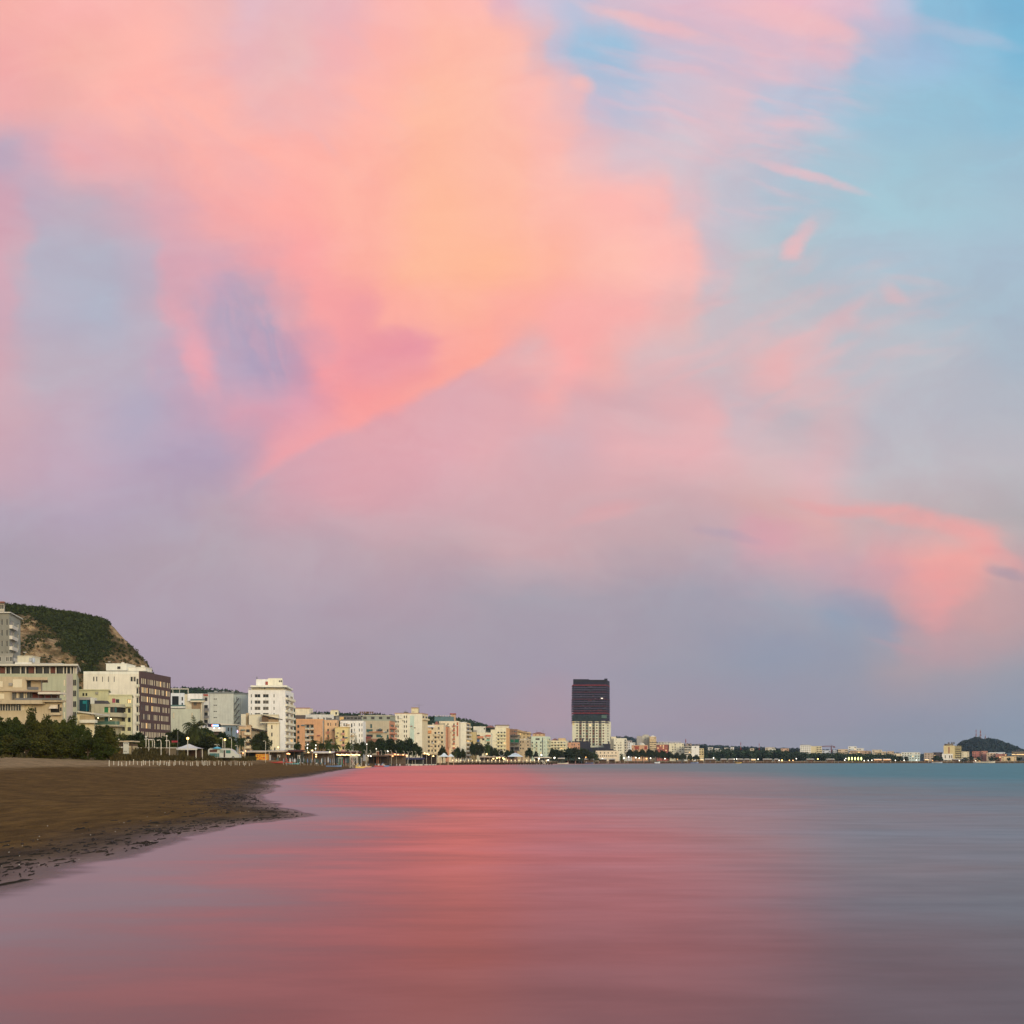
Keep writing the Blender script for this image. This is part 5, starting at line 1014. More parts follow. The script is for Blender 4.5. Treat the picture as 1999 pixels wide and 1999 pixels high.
row('pine2', [(864, 1459, 20, 640), (886, 1461, 14, 646, 'palm'), (893, 1460, 16, 650), (903, 1463, 14, 656, 'pine')], 'small dark pine', 'by the white pavilion', 'pines by the white pavilion')
row('pine', [(922, 1449, 12, 755), (929, 1452, 20, 765, 'pine2'), (939, 1453, 18, 770), (951, 1447, 15, 775, 'palm2'), (957, 1456, 14, 780, 'pine2'), (966, 1461, 16, 785), (978, 1464, 16, 790, 'pine2'), (990, 1465, 18, 800), (999, 1465, 14, 806, 'pine2'), (1033, 1461, 16, 860), (1046, 1468, 12, 870, 'pine2')], 'dark tree', 'behind the pier', 'trees behind the pier')
row('pine2', [(1078, 1462, 14, 930), (1087, 1464, 16, 940, 'pine'), (1096, 1466, 14, 945), (1110, 1464, 22, 950, 'pine'), (1124, 1460.5, 26, 955), (1140, 1463, 26, 960, 'pine'), (1152, 1469, 16, 965), (1159, 1464, 9, 1000, 'palm'), (1165, 1470, 7, 1000, 'palm2'), (1213, 1470, 8, 1050, 'palm2')], 'dark pine', 'at the foot of the dark tower', 'pines at the foot of the dark tower')
row('pine', [(1230, 1464, 16, 1130), (1241, 1465, 18, 1135, 'pine2'), (1254, 1464, 18, 1140), (1268, 1463.5, 20, 1145, 'pine2'), (1281, 1465, 18, 1150), (1294, 1466, 18, 1155, 'pine2'), (1307, 1468, 18, 1160), (1321, 1470, 16, 1165, 'pine2'), (1333, 1471, 14, 1170), (1347, 1474, 12, 1180, 'pine2'), (1359, 1474, 14, 1190)], 'dark pine', 'below the arched hotel', 'pines below the arched hotel')
row('far', [(1757, 1474, 12, 1380), (1770, 1475, 10, 1385), (1826, 1473, 14, 1390), (1836, 1476, 10, 1390), (1884, 1477, 12, 1390), (1894, 1475, 14, 1395), (1910, 1476, 10, 1395), (1934, 1476, 14, 1400), (1946, 1477, 12, 1400), (1969, 1478, 10, 1405), (1988, 1477, 14, 1405)], 'small dark tree', 'on the far right shore', 'trees on the far right shore')
# pine wood on the far shore: one mass
def wood(name, top, Y0, Y1, step, m, size, n, seed, label, ybase=None):
    rs = np.random.RandomState(seed); C = []; Sz = []
    px = top[0][0]
    while px < top[-1][0]:
        Y = rs.uniform(Y0, Y1); yt = np.interp(px, [a for a, b_ in top], [b_ for a, b_ in top])+rs.uniform(-1.0, 2.2)
        X = wx(px, Y); z1 = wz(yt, Y); z0 = 3.0 if ybase is None else wz(ybase, Y); h = z1-z0; r = step/F*Y*1.3
        p = rs.normal(size=(n, 3)); p /= np.linalg.norm(p, axis=1)[:, None]; p *= (rs.rand(n)**.4)[:, None]
        C.append(p*(r, r, h*.55)+(X, Y, z0+h*.48)); px += step*rs.uniform(.45, .9)
    P = np.concatenate(C); o = bpy.data.objects.new(name, quads(P, size, m, name, rs)); COL.objects.link(o); tag(o, label, 'trees', kind='stuff'); return o
wood('pine_wood', [(1366, 1468), (1378, 1463), (1400, 1462), (1440, 1463), (1480, 1464), (1520, 1464), (1560, 1468), (1600, 1470), (1650, 1470), (1700, 1472), (1735, 1471), (1750, 1475), (1760, 1480)], 1400, 1470, 4.6, L_FAR, 1.3, 150, 11, 'long dark pine wood behind the far beach')
wood('ridge_trees', [(1336, 1456), (1350, 1454), (1364, 1453), (1376, 1457), (1400, 1461), (1440, 1459.5), (1480, 1459), (1520, 1461), (1560, 1462), (1600, 1464), (1660, 1466)], 1900, 2100, 5.5, L_HAZE_HILL, 2.4, 90, 12, 'hazy blue-green trees along the far ridge', 1478)
# hills
def hill(name, prof, Y, front, back, amp, m, seed, zfoot=3.0, cols=110, rows=34, bulge=.5):
    px = np.linspace(prof[0][0], prof[-1][0], cols); yt = np.interp(px, [a for a, b_ in prof], [b_ for a, b_ in prof]); zt = CAMH+(HZ-yt)/F*Y
    V_ = []; s = np.concatenate([np.linspace(0, 1, rows), np.linspace(1.08, 2, 10)])
    for k in range(cols):
        for q in s:
            if q <= 1: Yq = Y-front*(1-q); z = zfoot+(zt[k]-zfoot)*(q**bulge if bulge < 1 else q)
            else: Yq = Y+back*(q-1); z = zfoot+(zt[k]-zfoot)*math.cos((q-1)*math.pi/2)**.8 if q < 2 else zfoot
            X = (px[k]-CX)/F*(Y if q <= 1 else Yq); w = min(1, 4*q*(1.02-q) if q < 1 else .0)
            nz = fbm(np.array([X*.03]), np.array([Yq*.05]), 4, seed)[0]-.47; nb = fbm(np.array([X*.12]), np.array([Yq*.02+z*.05]), 3, seed+5)[0]-.45
            V_.append((X, Yq-(nz*amp*2.2+nb*amp)*max(w, 0), max(zfoot-2, z+nz*amp*max(w, 0))))
    n = len(s); f = [(k*n+j, (k+1)*n+j, (k+1)*n+j+1, k*n+j+1) for k in range(cols-1) for j in range(n-1)]
    me = bpy.data.meshes.new(name); me.from_pydata(V_, [], f); me.materials.append(m); me.polygons.foreach_set('use_smooth', [True]*len(f)); me.update()
    o = bpy.data.objects.new(name, me); COL.objects.link(o); tag(o, None, None, kind='structure'); return o, np.array(V_).reshape(cols, n, 3), px, s
def rock_mat():
    m = bpy.data.materials.new('cliff_rock'); m.use_nodes = True; t = m.node_tree; g = G(t); b = t.nodes['Principled BSDF']
    P = g.n('ShaderNodeNewGeometry').outputs['Position']; n1, _ = g.noise(P, .05, 5, .65); n2, _ = g.noise(P, .25, 5, .7); n3, _ = g.noise(P, 1.2, 3, .6)
    c = g.mix(g.rng(n2, .35, .65), (.14, .078, .036), (.54, .38, .21)); c = g.mix(g.rng(n1+n2*.3, .56, .74), c, (.085, .065, .026)); k = g.rng(n3, .3, .7, .75, 1.15)
    g.put(b.inputs['Base Color'], g.mix(1.0, c, g.xyz(k, k, k), 'MULTIPLY')); b.inputs['Roughness'].default_value = .95; b.inputs['Specular IOR Level'].default_value = .1
    bm = g.n('ShaderNodeBump'); bm.inputs['Strength'].default_value = .9; bm.inputs['Distance'].default_value = 2.0; g.put(bm.inputs['Height'], n2+n3*.4); t.links.new(bm.outputs[0], b.inputs['Normal']); return m
CP = [(-160, 1168), (-40, 1176), (10, 1184), (40, 1186), (70, 1189), (100, 1193), (130, 1198), (160, 1203), (190, 1209), (210, 1216), (222, 1224), (232, 1236), (245, 1250), (260, 1264), (274, 1280), (286, 1296), (297, 1312), (306, 1332), (318, 1366), (330, 1420), (338, 1480)]
cl, HV, hp, hs = hill('cliff_hill', CP, 640, 175, 260, 9.0, rock_mat(), 21, cols=170, rows=46, bulge=.8)
rs = np.random.RandomState(5); SC = []; OL = []
for k in range(len(hp)-1):
    for j in range(len(hs)-10):
        q = hs[j]; p = HV[k, j]; p0_ = p
        pxv = CX+F*p[0]/p[1]; pyv = HZ-F*(p[2]-CAMH)/p[1]
        # where the green cover lies: the crown of the hill and the fold between the two bare cliffs
        edge = np.interp(pyv, [1180, 1215, 1235, 1262, 1285, 1310, 1340], [35, 78, 112, 122, 150, 165, 172]); redge = np.interp(pyv, [1215, 1225, 1240, 1260, 1275, 1300], [210, 196, 198, 210, 200, 176])
        j_ = rs.normal()*6; inside = edge+j_ < pxv < redge+j_ or pyv < 1198+j_*.4 and pxv < 205
        hole = vnoise(np.array([p0_[0]*.07]), np.array([p0_[2]*.12]), 77)[0]; dens = (5 if hole > .22 else 1) if inside else (1 if rs.rand() < (.50 if hole > .52 else .10) else 0)
        near_top = q > .97
        if near_top and pxv < 208: dens += 3
        for _ in range(dens):
            c = HV[k, j]+(HV[k+1, j]-HV[k, j])*rs.rand()+(HV[k, min(j+1, len(hs)-1)]-HV[k, j])*rs.rand(); n = 26 if inside or near_top else 16; r = rs.uniform(1.2, 2.6)if inside else rs.uniform(.6, 1.7)
            if near_top: r = min(r, 1.6)*(1.0 if rs.rand() < .9 else 1.7); n = 40
            o = rs.normal(size=(n, 3)); o /= np.linalg.norm(o, axis=1)[:, None]; o *= (rs.rand(n)**.4)[:, None]*r
            (SC if inside or rs.rand() < .5 else OL).append(c+o+(0, -.4, r*.15 if near_top else r*.35))
o = bpy.data.objects.new('hill_scrub', quads(np.concatenate(SC), .62, L_SCRUB, 'hill_scrub', rs)); COL.objects.link(o); tag(o, 'dark green scrub covering the top of the cliff hill', 'shrubs', kind='stuff')
o = bpy.data.objects.new('dry_scrub', quads(np.concatenate(OL), .5, L_OLIVE, 'dry_scrub', rs)); COL.objects.link(o); tag(o, 'dry olive-brown scrub clinging to the bare cliff faces', 'shrubs', kind='stuff')
M_RIDGE = mat('ridge_ground', (.03, .045, .022), .95, .3, .02, .05); M_HAZE_HILL = mat('far_hill_ground_hazed', (.010, .028, .044), .95, .2, .01, .05)  # far hill ground: blue of the distant air put into the base colour
def ridge(name, prof, Y, m, lm, size, n, seed, label, front=160, back=300, jit=2.0):
    o, HVr, p, s = hill(name, prof, Y, front, back, 4.0, m, seed, cols=70, rows=12, bulge=.8); rs = np.random.RandomState(seed); C = []
    for k in range(len(p)-1):
        for j in range(4, 13):
            for _ in range(n):
                c = HVr[k, j]+(HVr[k+1, j]-HVr[k, j])*rs.rand()+(HVr[k, min(j+1, 12)]-HVr[k, j])*rs.rand(); r = size*jit*rs.uniform(.6, 1.3); q = rs.normal(size=(14, 3)); q /= np.linalg.norm(q, axis=1)[:, None]
                C.append(c+q*(rs.rand(14)**.4)[:, None]*r)
    o = bpy.data.objects.new('hill_trees', quads(np.concatenate(C), size, lm, 'hill_trees', rs)); COL.objects.link(o); tag(o, label, 'trees', kind='stuff')
ridge('hills', [(300, 1352), (330, 1345), (365, 1344), (395, 1346), (430, 1348), (470, 1353), (520, 1376), (600, 1392), (680, 1395), (770, 1399), (840, 1401), (880, 1402), (895, 1404), (920, 1409), (945, 1416), (975, 1425), (1010, 1436), (1050, 1446), (1100, 1456), (1150, 1470)], 1150, M_RIDGE, L_FAR, 1.5, 3, 31, 'dark green trees on the ridge behind the town')
ridge('hills', [(1160, 1470), (1185, 1452), (1205, 1441), (1216, 1438.5), (1230, 1441), (1250, 1447), (1300, 1454), (1370, 1457), (1450, 1461), (1560, 1465), (1700, 1471), (1800, 1476)], 3200, M_HAZE_HILL, L_HAZE_HILL, 4.0, 2, 33, 'blue hazy woods on the low hills behind the far shore', 300, 600, 1.6)
ridge('hills', [(1860, 1474), (1868, 1464), (1873, 1455), (1880, 1450.5), (1892, 1447.5), (1899, 1446), (1904, 1441.5), (1909, 1443), (1914, 1446), (1920, 1447.5), (1926, 1445), (1934, 1445), (1944, 1447.5), (1952, 1450), (1958, 1456), (1968, 1461), (1975, 1466), (1984, 1474)], 2600, M_HAZE_HILL, L_HAZE_HILL, 3.4, 3, 35, 'dark blue-green wood covering the hill under the masts', 200, 300, 1.5)
# ---------------------------------------------------------------- things on the beach and the shore
rg = random.Random(11)
G_WARM = glow((255, 205, 120), 3.5); G_WHITE = glow((255, 246, 225), 3.0); G_ORANGE = glow((255, 160, 80), 3.0); G_GOLD = glow((255, 196, 90), 6.0)
def lamp_post(px, y0, y1, Y, kind, label, group, lit=None, r=.065):
    """kind: globe | hook | tall"""
    X = wx(px, Y); z0, z1 = gz(X, Y)-.1, wz(y0, Y); t = thing('street_lamp', label, 'street lamp', (X, Y, z0), group)
    mb = MB(); h = z1-z0
    if kind == 'hook': mb.tube([(X, Y, z0), (X, Y, z1-.5), (X-.06, Y-.05, z1-.12), (X-.22, Y-.1, z1), (X-.45, Y-.15, z1-.06)], [r, r, r*.9, r*.8, r*.7], M_WHITE, 6)
    else: mb.tube([(X, Y, z0), (X, Y, z1-.3)], [r*1.3, r], M_WHITE, 6)
    mb.build('pole', t)
    mb = MB(); c = (X-.45, Y-.15, z1-.1) if kind == 'hook' else (X, Y, z1-.05)
    if kind == 'hook': mb.box(c[0]-.22, c[0]+.12, c[1]-.12, c[1]+.12, c[2]-.06, c[2]+.08, lit or M_WHITE)
    else: mb.ball(c, .24 if kind == 'globe' else .2, lit or M_WHITE)
    mb.build('lamp', t); return t
for k, (px, y0, kd, lit) in enumerate([(214.5, 1436, 'tall', None), (285, 1438, 'tall', None), (290.5, 1442, 'hook', None), (297.5, 1443, 'hook', None), (301.5, 1443, 'hook', None), (314.5, 1444, 'hook', None), (325.3, 1436.5, 'tall', None), (331, 1445, 'hook', None)]):
    lamp_post(px, y0, 1470, 195-(k % 3)*8, kd, f'{ORD[k]} unlit white {"post lamp" if kd == "tall" else "curved lamp post"} from the left before the brown facade', 'white lamp posts before the brown facade')
lamp_post(366.5, 1441, 1468, 196, 'globe', 'golden lit lamp on a white post in front of the white tent', 'lit golden lamps', G_GOLD)
lamp_post(435, 1440, 1475, 250, 'hook', 'curved white lamp post just left of the lit golden lamp above the camper van', 'lamp posts by the camper van')
lamp_post(439, 1443.5, 1475, 252, 'globe', 'golden lit lamp post rising above the camper van', 'lit golden lamps', G_GOLD)
for k, (px, y0) in enumerate(((452, 1440), (424, 1453), (428, 1453), (464, 1455), (478, 1447), (518.5, 1446))): lamp_post(px, y0, 1475, 268+4*k, 'hook' if k != 4 else 'tall', f'{ORD[k]} pale lamp post from the left between the camper van and the ficus' , 'lamp posts by the camper van')
for k, (px, y0) in enumerate(((643, 1462.5), (652, 1462), (659, 1462.5), (671, 1463), (676, 1463.5), (682, 1463), (713, 1464), (724, 1464.5), (745, 1465), (753, 1465.5), (764, 1465), (774, 1466), (789, 1466), (797, 1467), (805, 1466.5), (812, 1467))):
    lamp_post(px, y0, 1484, 420+k*8, 'hook', f'{ORD[k]} white curved lamp post from the left along the beach bars', 'curved lamp posts along the beach bars', r=.07)
lamp_post(716, 1452.5, 1478, 470, 'globe', 'tall post with a bright cream globe in front of the beige hotel', 'lit lamps of the promenade', G_WHITE, .1)
for k, (px, y0, Y) in enumerate(((600.5, 1453, 450), (616.5, 1454.5, 455), (600, 1460, 440), (616, 1461, 440), (734.5, 1461.5, 520), (756.5, 1466, 540), (757.5, 1466.5, 545))): lamp_post(px, y0, 1480, Y, 'globe', f'{ORD[k]} lit cream globe lamp from the left among the palms of the promenade', 'lit lamps of the promenade', G_WHITE, .06)

def stand(px, py, a=90, b_=330):
    """distance at which the ground along this column shows at row py"""
    Ys = np.linspace(a, b_, 240); z = ground_z(np.column_stack([(px-CX)/F*Ys, Ys])); r = HZ-F*(z-CAMH)/Ys; k = np.argmax(r < py) if (r < py).any() else len(Ys)-1
    return float(Ys[k])
# white posts standing in the sand
x = 213.0; pts = []
while x < 492: pts.append(x); x += rg.choice([2.4, 3.6, 5.2, 7.0, 8.2]) if x > 225 else 9
mb = MB(); mb.tube([(0, 0, -.15), (0, 0, .72)], [.05, .045], M_WHITE, 6); mb.tube([(0, 0, .72), (0, 0, .80)], [.06, .05], M_WHITE, 6); pm = mb.mesh('beach_post')
for k, x in enumerate(pts):
    Y = stand(x, 1494.2+rg.uniform(-1.2, 1.6)); o = bpy.data.objects.new('beach_post', pm); COL.objects.link(o); X = wx(x, Y); o.location = (X, Y, gz(X, Y)); o.rotation_euler = (rg.uniform(-.05, .05), rg.uniform(-.06, .06), 0)
    o.scale = (1.05, 1.05, rg.uniform(.62, 1.08)); tag(o, 'short white wooden post standing in the pale sand among others', 'post', 'white posts in the sand')
# kiosk with a notice board
Y = 186; t = thing('beach_kiosk', 'small beach kiosk with a flat timber roof and a white notice panel, beside the tamarisks', 'kiosk', (wx(232, Y), Y, 2.4))
def bx(name, par, x0, x1, y0, y1, Y, dep, m):
    mb = MB(); mb.box(wx(x0, Y), wx(x1, Y), Y, Y+dep, wz(y1, Y), wz(y0, Y), m); return mb.build(name, par)
bx('roof', t, 216, 259, 1446, 1448.2, Y-.6, 3.6, plaster((206, 176, 130))); bx('wall', t, 219, 257, 1451.5, 1456, Y, 3, M_WOOD); bx('wall', t, 219, 228, 1456, 1474, Y, 3, plaster((170, 128, 70))); bx('wall', t, 252, 257, 1456, 1474, Y, 3, plaster((190, 164, 112))); bx('counter', t, 226, 252, 1457.5, 1460, Y-.5, 1, M_WHITE); bx('back_wall', t, 228, 252, 1460, 1474, Y+1.6, .2, plaster((150, 130, 90)))
for x in (217.5, 230, 236, 257): bx('post', t, x, x+1, 1448, 1474, Y-.4, .1, M_WOOD)
bx('notice_panel', t, 240.5, 251.5, 1449.5, 1472, Y-.8, .08, mat('panel_white', (.62, .62, .55), .5, .05)); 
for k in range(5): bx('notice', t, 242+(k % 3)*3, 244+(k % 3)*3, 1451+(k//3)*15, 1452.2+(k//3)*15, Y-.86, .05, M_RAIL)
mb = MB(); mb.ball(at(229.5, 1468.5, Y-.2), .22, G_WARM); mb.build('lamp', t); mb = MB(); mb.ball(at(232, 1443.5, Y), .12, M_WHITE); mb.build('roof_globe', t)
# low wall and long white ledge
Y = 188; t = thing('garden_wall', 'long low wall with a white ledge behind the dune grass', 'wall', (wx(300, Y), Y, 2.6)); bx('ledge', t, 267, 343, 1459.2, 1460.6, Y-.3, 1.2, M_WHITE); bx('wall', t, 268, 343, 1460.8, 1478, Y, .4, plaster((110, 92, 66)))
# pavilion tents
def tent(name, x0, x1, ytop, yeave, Y, label, m=None, posts=4, tiers=1, zb=None, wallm=None):
    m = m or mat('tent_canvas', (.62, .60, .58), .7, .06); cxp = (x0+x1)/2; w = (x1-x0)/2/F*Y; X = wx(cxp, Y); ze, zt = wz(yeave, Y), wz(ytop, Y); zb = gz(X, Y) if zb is None else zb
    t = thing(name, label, 'pavilion' if tiers > 1 or wallm else 'tent', (X, Y, zb))
    def pyr(w0, w1, z0, z1, nm):
        mb = MB(); q = [(X-w0, Y-w0, z0), (X+w0, Y-w0, z0), (X+w0, Y+w0, z0), (X-w0, Y+w0, z0)]; md = [(X+a*(w0*.45+w1*.55), Y+b_*(w0*.45+w1*.55), z0+(z1-z0)*.42) for a, b_ in ((-1, -1), (1, -1), (1, 1), (-1, 1))]; r = [(X-w1, Y-w1, z1), (X+w1, Y-w1, z1), (X+w1, Y+w1, z1), (X-w1, Y+w1, z1)]
        for a, b_ in ((q, md), (md, r)):
            for k in range(4): mb.poly([a[k], a[(k+1) % 4], b_[(k+1) % 4], b_[k]], m)
        mb.poly(r, m); mb.poly([(p[0], p[1], p[2]+.02) for p in reversed(q)], m); mb.build(nm, t)
    if tiers == 1: pyr(w, .12 if not wallm else .3, ze, zt, 'roof')
    else: zm = ze+(zt-ze)*.62; pyr(w, w*.45, ze, zm, 'roof'); pyr(w*.52, .15, zm+.1, zt, 'upper_roof')
    mb = MB()
    mb.box(X-w, X+w, Y-w, Y-w+.06, ze-.28, ze, m); mb.build('valance', t)
    for sx in (-1, 1):
        for sy in (-1, 1):
            mb = MB(); mb.tube([(X+sx*w*.86, Y+sy*w*.86, zb-.05), (X+sx*w*.86, Y+sy*w*.86, ze)], .09 if w < 5 else .22, M_WHITE if not wallm else wallm, 6); mb.build('post', t)
    return t, X, w, ze, zb
t, X, w, ze, zb = tent('beach_tent', 346, 392, 1452.5, 1461.5, 205, 'white pyramid tent with a dark open front by the golden lamp'); mb = MB(); mb.box(X-w*.8, X+w*.8, 206, 206+w, zb, ze-.3, mat('brown_screen', (.06, .035, .022), .9, .2)); mb.build('screen', t)
# red banner on a pole
Y = 190; t = thing('flagpole', 'thin pole with a red banner beside the white tent', 'flagpole', (wx(347, Y), Y, gz(wx(347, Y), Y))); mb = MB(); mb.tube([(wx(347, Y), Y, gz(wx(347, Y), Y)), (wx(347, Y), Y, wz(1427, Y))], .04, M_RAIL, 6); mb.build('pole', t)
mb = MB(); 
for k in range(6): mb.hexa([(wx(335+k*2, Y), Y+.05*math.sin(k), wz(1449.5, Y)), (wx(337+k*2, Y), Y+.05*math.sin(k+1), wz(1449.2, Y)), (wx(337+k*2, Y), Y+.03+.05*math.sin(k+1), wz(1449.2, Y)), (wx(335+k*2, Y), Y+.03+.05*math.sin(k), wz(1449.5, Y)), (wx(335+k*2, Y), Y+.05*math.sin(k), wz(1446, Y)), (wx(337+k*2, Y), Y+.05*math.sin(k+1), wz(1445.6, Y)), (wx(337+k*2, Y), Y+.03+.05*math.sin(k+1), wz(1445.6, Y)), (wx(335+k*2, Y), Y+.03+.05*math.sin(k), wz(1446, Y))], mat('banner_red', (.30, .03, .045), .7, .1))
mb.build('banner', t)
# camper van
Y = 232; zg = wz(1481.5, Y); t = thing('camper_van', 'white camper van with teal and brown pictures along its side, parked behind the posts', 'van', (wx(436, Y), Y, zg))
VW = mat('van_white', (.55, .57, .54), .35, .05, spec=.5)
mb = MB(); P = [(406, 1479), (406, 1464), (408, 1461.5), (448, 1461.5), (456, 1466), (459, 1471), (466, 1472.5), (466.5, 1479)]; q0 = [(wx(a, Y), wz(b_, Y)) for a, b_ in P]
for k in range(len(q0)):
    a, c = q0[k], q0[(k+1) % len(q0)]; mb.poly([(a[0], Y, a[1]), (a[0], Y+2.1, a[1]), (c[0], Y+2.1, c[1]), (c[0], Y, c[1])], VW)
mb.poly([(a, Y, c) for a, c in reversed(q0)], VW); mb.poly([(a, Y+2.1, c) for a, c in q0], VW); mb.build('body', t)
bx('window', t, 409, 424, 1463.5, 1468.5, Y-.03, .02, mat('van_brown_picture', (.13, .06, .05), .3, .4, 3)); bx('picture', t, 409, 428, 1470.5, 1477.5, Y-.025, .02, mat('van_teal_picture', (.08, .2, .21), .4, .6, 3)); bx('picture', t, 429, 436, 1464, 1470, Y-.025, .02, mat('van_pale_picture', (.3, .36, .33), .4, .5, 3)); bx('door', t, 436.5, 439.5, 1464.5, 1478.5, Y-.03, .025, mat('van_door', (.06, .04, .04), .5, 0)); bx('window', t, 441, 450, 1464.5, 1470.5, Y-.03, .02, mat('van_teal_glass', (.07, .19, .17), .2, .1)); bx('headlight', t, 464.5, 466.6, 1474, 1475.5, Y-.03, .3, M_WHITE); bx('roof_rack', t, 410, 446, 1460.3, 1461.2, Y+.3, 1.4, M_STEEL)
for px in (414, 455):
    c = at(px, 1478.8, Y-.06); mb = MB(); n = 14
    for k in range(n):
        a0, a1 = 2*math.pi*k/n, 2*math.pi*(k+1)/n; r = .31; p = [(c[0]+r*math.cos(a), c[2]+r*math.sin(a)) for a in (a0, a1)]
        mb.poly([(p[0][0], c[1], p[0][1]), (p[1][0], c[1], p[1][1]), (p[1][0], c[1]+.22, p[1][1]), (p[0][0], c[1]+.22, p[0][1])], M_DARK); mb.poly([(c[0], c[1]-.01, c[2]), (p[0][0], c[1], p[0][1]), (p[1][0], c[1], p[1][1])], M_DARK)
    wh = mb.build('wheel', t); mb = MB(); mb.box(c[0]-.13, c[0]+.13, c[1]-.03, c[1]-.012, c[2]-.13, c[2]+.13, M_STEEL); mb.build('rim', wh, tuple(t.location))
# parasols
def parasol(px, ytop, ybase, Y, col, label, group, closed=True, w=1.3):
    X = wx(px, Y); z0, z1 = max(.05, gz(X, Y)), wz(ytop, Y); m = col if not isinstance(col, tuple) else mat('canvas_%d_%d_%d' % col, surf(col), .8, .1)
    t = thing('parasol', label, 'parasol', (X, Y, z0-.05), group); mb = MB(); mb.tube([(X, Y, z0-.1), (X, Y, z1)], .035, M_WHITE, 5); mb.build('pole', t); mb = MB(); h = z1-z0
    if closed: mb.lathe((X, Y, 0), [(.12, z0+h*.35), (.24, z0+h*.5), (.16, z0+h*.8), (.03, z1-.03)], m, 8)
    else: mb.lathe((X, Y, 0), [(w, z1-w*.42), (w*.55, z1-w*.16), (.05, z1)], m, 10)
    mb.build('canopy', t); return t
parasol(424, 1457.5, 1472, 232, (60, 170, 180), 'open turquoise parasol behind the roof of the camper van', None, False, 1.1)
CL = [('teal', (62, 88, 88)), ('blue', (90, 120, 150)), ('white', (206, 200, 190)), ('dark green', (44, 84, 62)), ('grey', (130, 124, 120)), ('red', (160, 70, 60))]
cnt = {}
for k in range(36):
    px = 553+k*4.3+rg.uniform(-1.8, 1.8); nm, c = CL[rg.choice([0, 0, 1, 2, 2, 3, 4, 4, 4, 5])]
    cnt[nm] = cnt.get(nm, 0)+1; Y = 290+(px-556)*.75+rg.uniform(-10, 10)
    parasol(px, 1478.5+rg.uniform(-1.4, 2.6), 1490, Y, c, f'{ORD[cnt[nm]-1]} closed {nm} parasol from the left in the rows before the beach bars', 'closed parasols before the beach bars')
# beach bars
def bar(label, x0, x1, yroof, ybase, Y, m, lights=(), front=None, dep=6, thick=1.6, lm=None, thatch=False, slope=.5):
    t = thing('beach_bar', label, 'beach bar', (wx((x0+x1)/2, Y), Y, gz(wx((x0+x1)/2, Y), Y)), None); zr = wz(yroof, Y); th = thick/F*Y; X0, X1 = wx(x0, Y), wx(x1, Y); zb = t.location.z-.1
    mb = MB(); mb.hexa([(X0-.4, Y-.5, zr-th-slope*.4), (X1+.4, Y-.5, zr-th-slope*.4), (X1+.4, Y+dep, zr-th+slope*.4), (X0-.4, Y+dep, zr-th+slope*.4), (X0-.4, Y-.5, zr-slope*.4), (X1+.4, Y-.5, zr-slope*.4), (X1+.4, Y+dep, zr+slope*.4), (X0-.4, Y+dep, zr+slope*.4)], m); mb.build('roof', t)
    n = max(3, int((X1-X0)/3.2))
    for k in range(n+1): mb = MB(); xx = X0+(X1-X0)*k/n; mb.box(xx-.07, xx+.07, Y, Y+.14, zb, zr-th-.3, M_WOOD if not front else M_WHITE); mb.build('post', t)
    mb = MB(); mb.box(X0, X1, Y+dep-.3, Y+dep-.1, zb, zr-th, rg.choice([mat('bar_back_wall', (.03, .022, .018), .8, .4, .6), mat('bar_back_pale', (.12, .095, .075), .8, .4, .6), mat('bar_back_teal', (.04, .05, .05), .8, .4, .6)])); mb.build('back_wall', t); mb = MB(); mb.box(X0+.3, X1-.3, Y+.6, Y+1.1, zb, zb+1.05, front or M_WOOD); mb.build('counter', t)
    for k in range(int((X1-X0)/1.6)):
        if rg.random() < .7: 
            mb = MB(); xx = X0+.6+k*1.6; c = rg.choice([(170, 160, 150), (90, 110, 130), (130, 70, 60), (60, 60, 64), (200, 190, 175), (70, 100, 96)]); mb.box(xx, xx+.55, Y-.6, Y-.1, zb, zb+.45, paint(c)); mb.box(xx, xx+.55, Y-.14, Y-.08, zb+.45, zb+.95, paint(c)); mb.build('chair', t)
    for px, py in lights: mb = MB(); mb.ball(at(px, py, Y-.3), (.0008*Y), lm or G_WARM, 8, .8); mb.build('bulb', t)
    return t
SANDR = plaster((196, 172, 136)); DKRED = mat('dark_red_roof', (.07, .022, .018), .8, .2); THATCH = mat('thatch', (.16, .11, .055), .95, .4, 4.0)
bar('beach bar with a long beige awning under the ficus', 470, 516, 1466, 1482, 318, SANDR, [(474.5, 1469.5), (479, 1466)], lm=G_ORANGE)
bar('beach bar with a beige awning and a dark interior below the white tower', 518, 552, 1465.5, 1483, 335, SANDR, [(543, 1459)])
bar('beach bar with a dark red roof and an orange glowing sign', 552, 586, 1464.5, 1484, 350, DKRED, [(560, 1471.5), (562.5, 1471), (565, 1472)], lm=G_ORANGE, thick=2.2)
bar('thatched beach bar between the dark red roof and the white lit awning', 586, 603, 1468.5, 1484, 360, THATCH, [(602, 1469)], thick=2.4)
bar('beach bar with a white lit awning among the palms', 605, 646, 1467.5, 1485, 380, mat('tent_canvas', (.62, .60, .58), .7, .06), [(609.5, 1465), (644, 1468.5), (617, 1473), (617, 1477)], thick=2.0)
bar('long beach bar with a dark red roof and a string of yellow bulbs', 648, 700, 1467.5, 1486, 420, DKRED, [(658+k*3.1, 1473+(k % 3)*.5) for k in range(15)], lm=glow((255, 214, 130), 3.5), thick=2.6)
bar('beach bar with a low brown roof left of the big pines', 716, 756, 1474.5, 1487, 470, M_WOOD, [(719, 1475.5), (724, 1476)], thick=1.5, lm=G_WHITE)
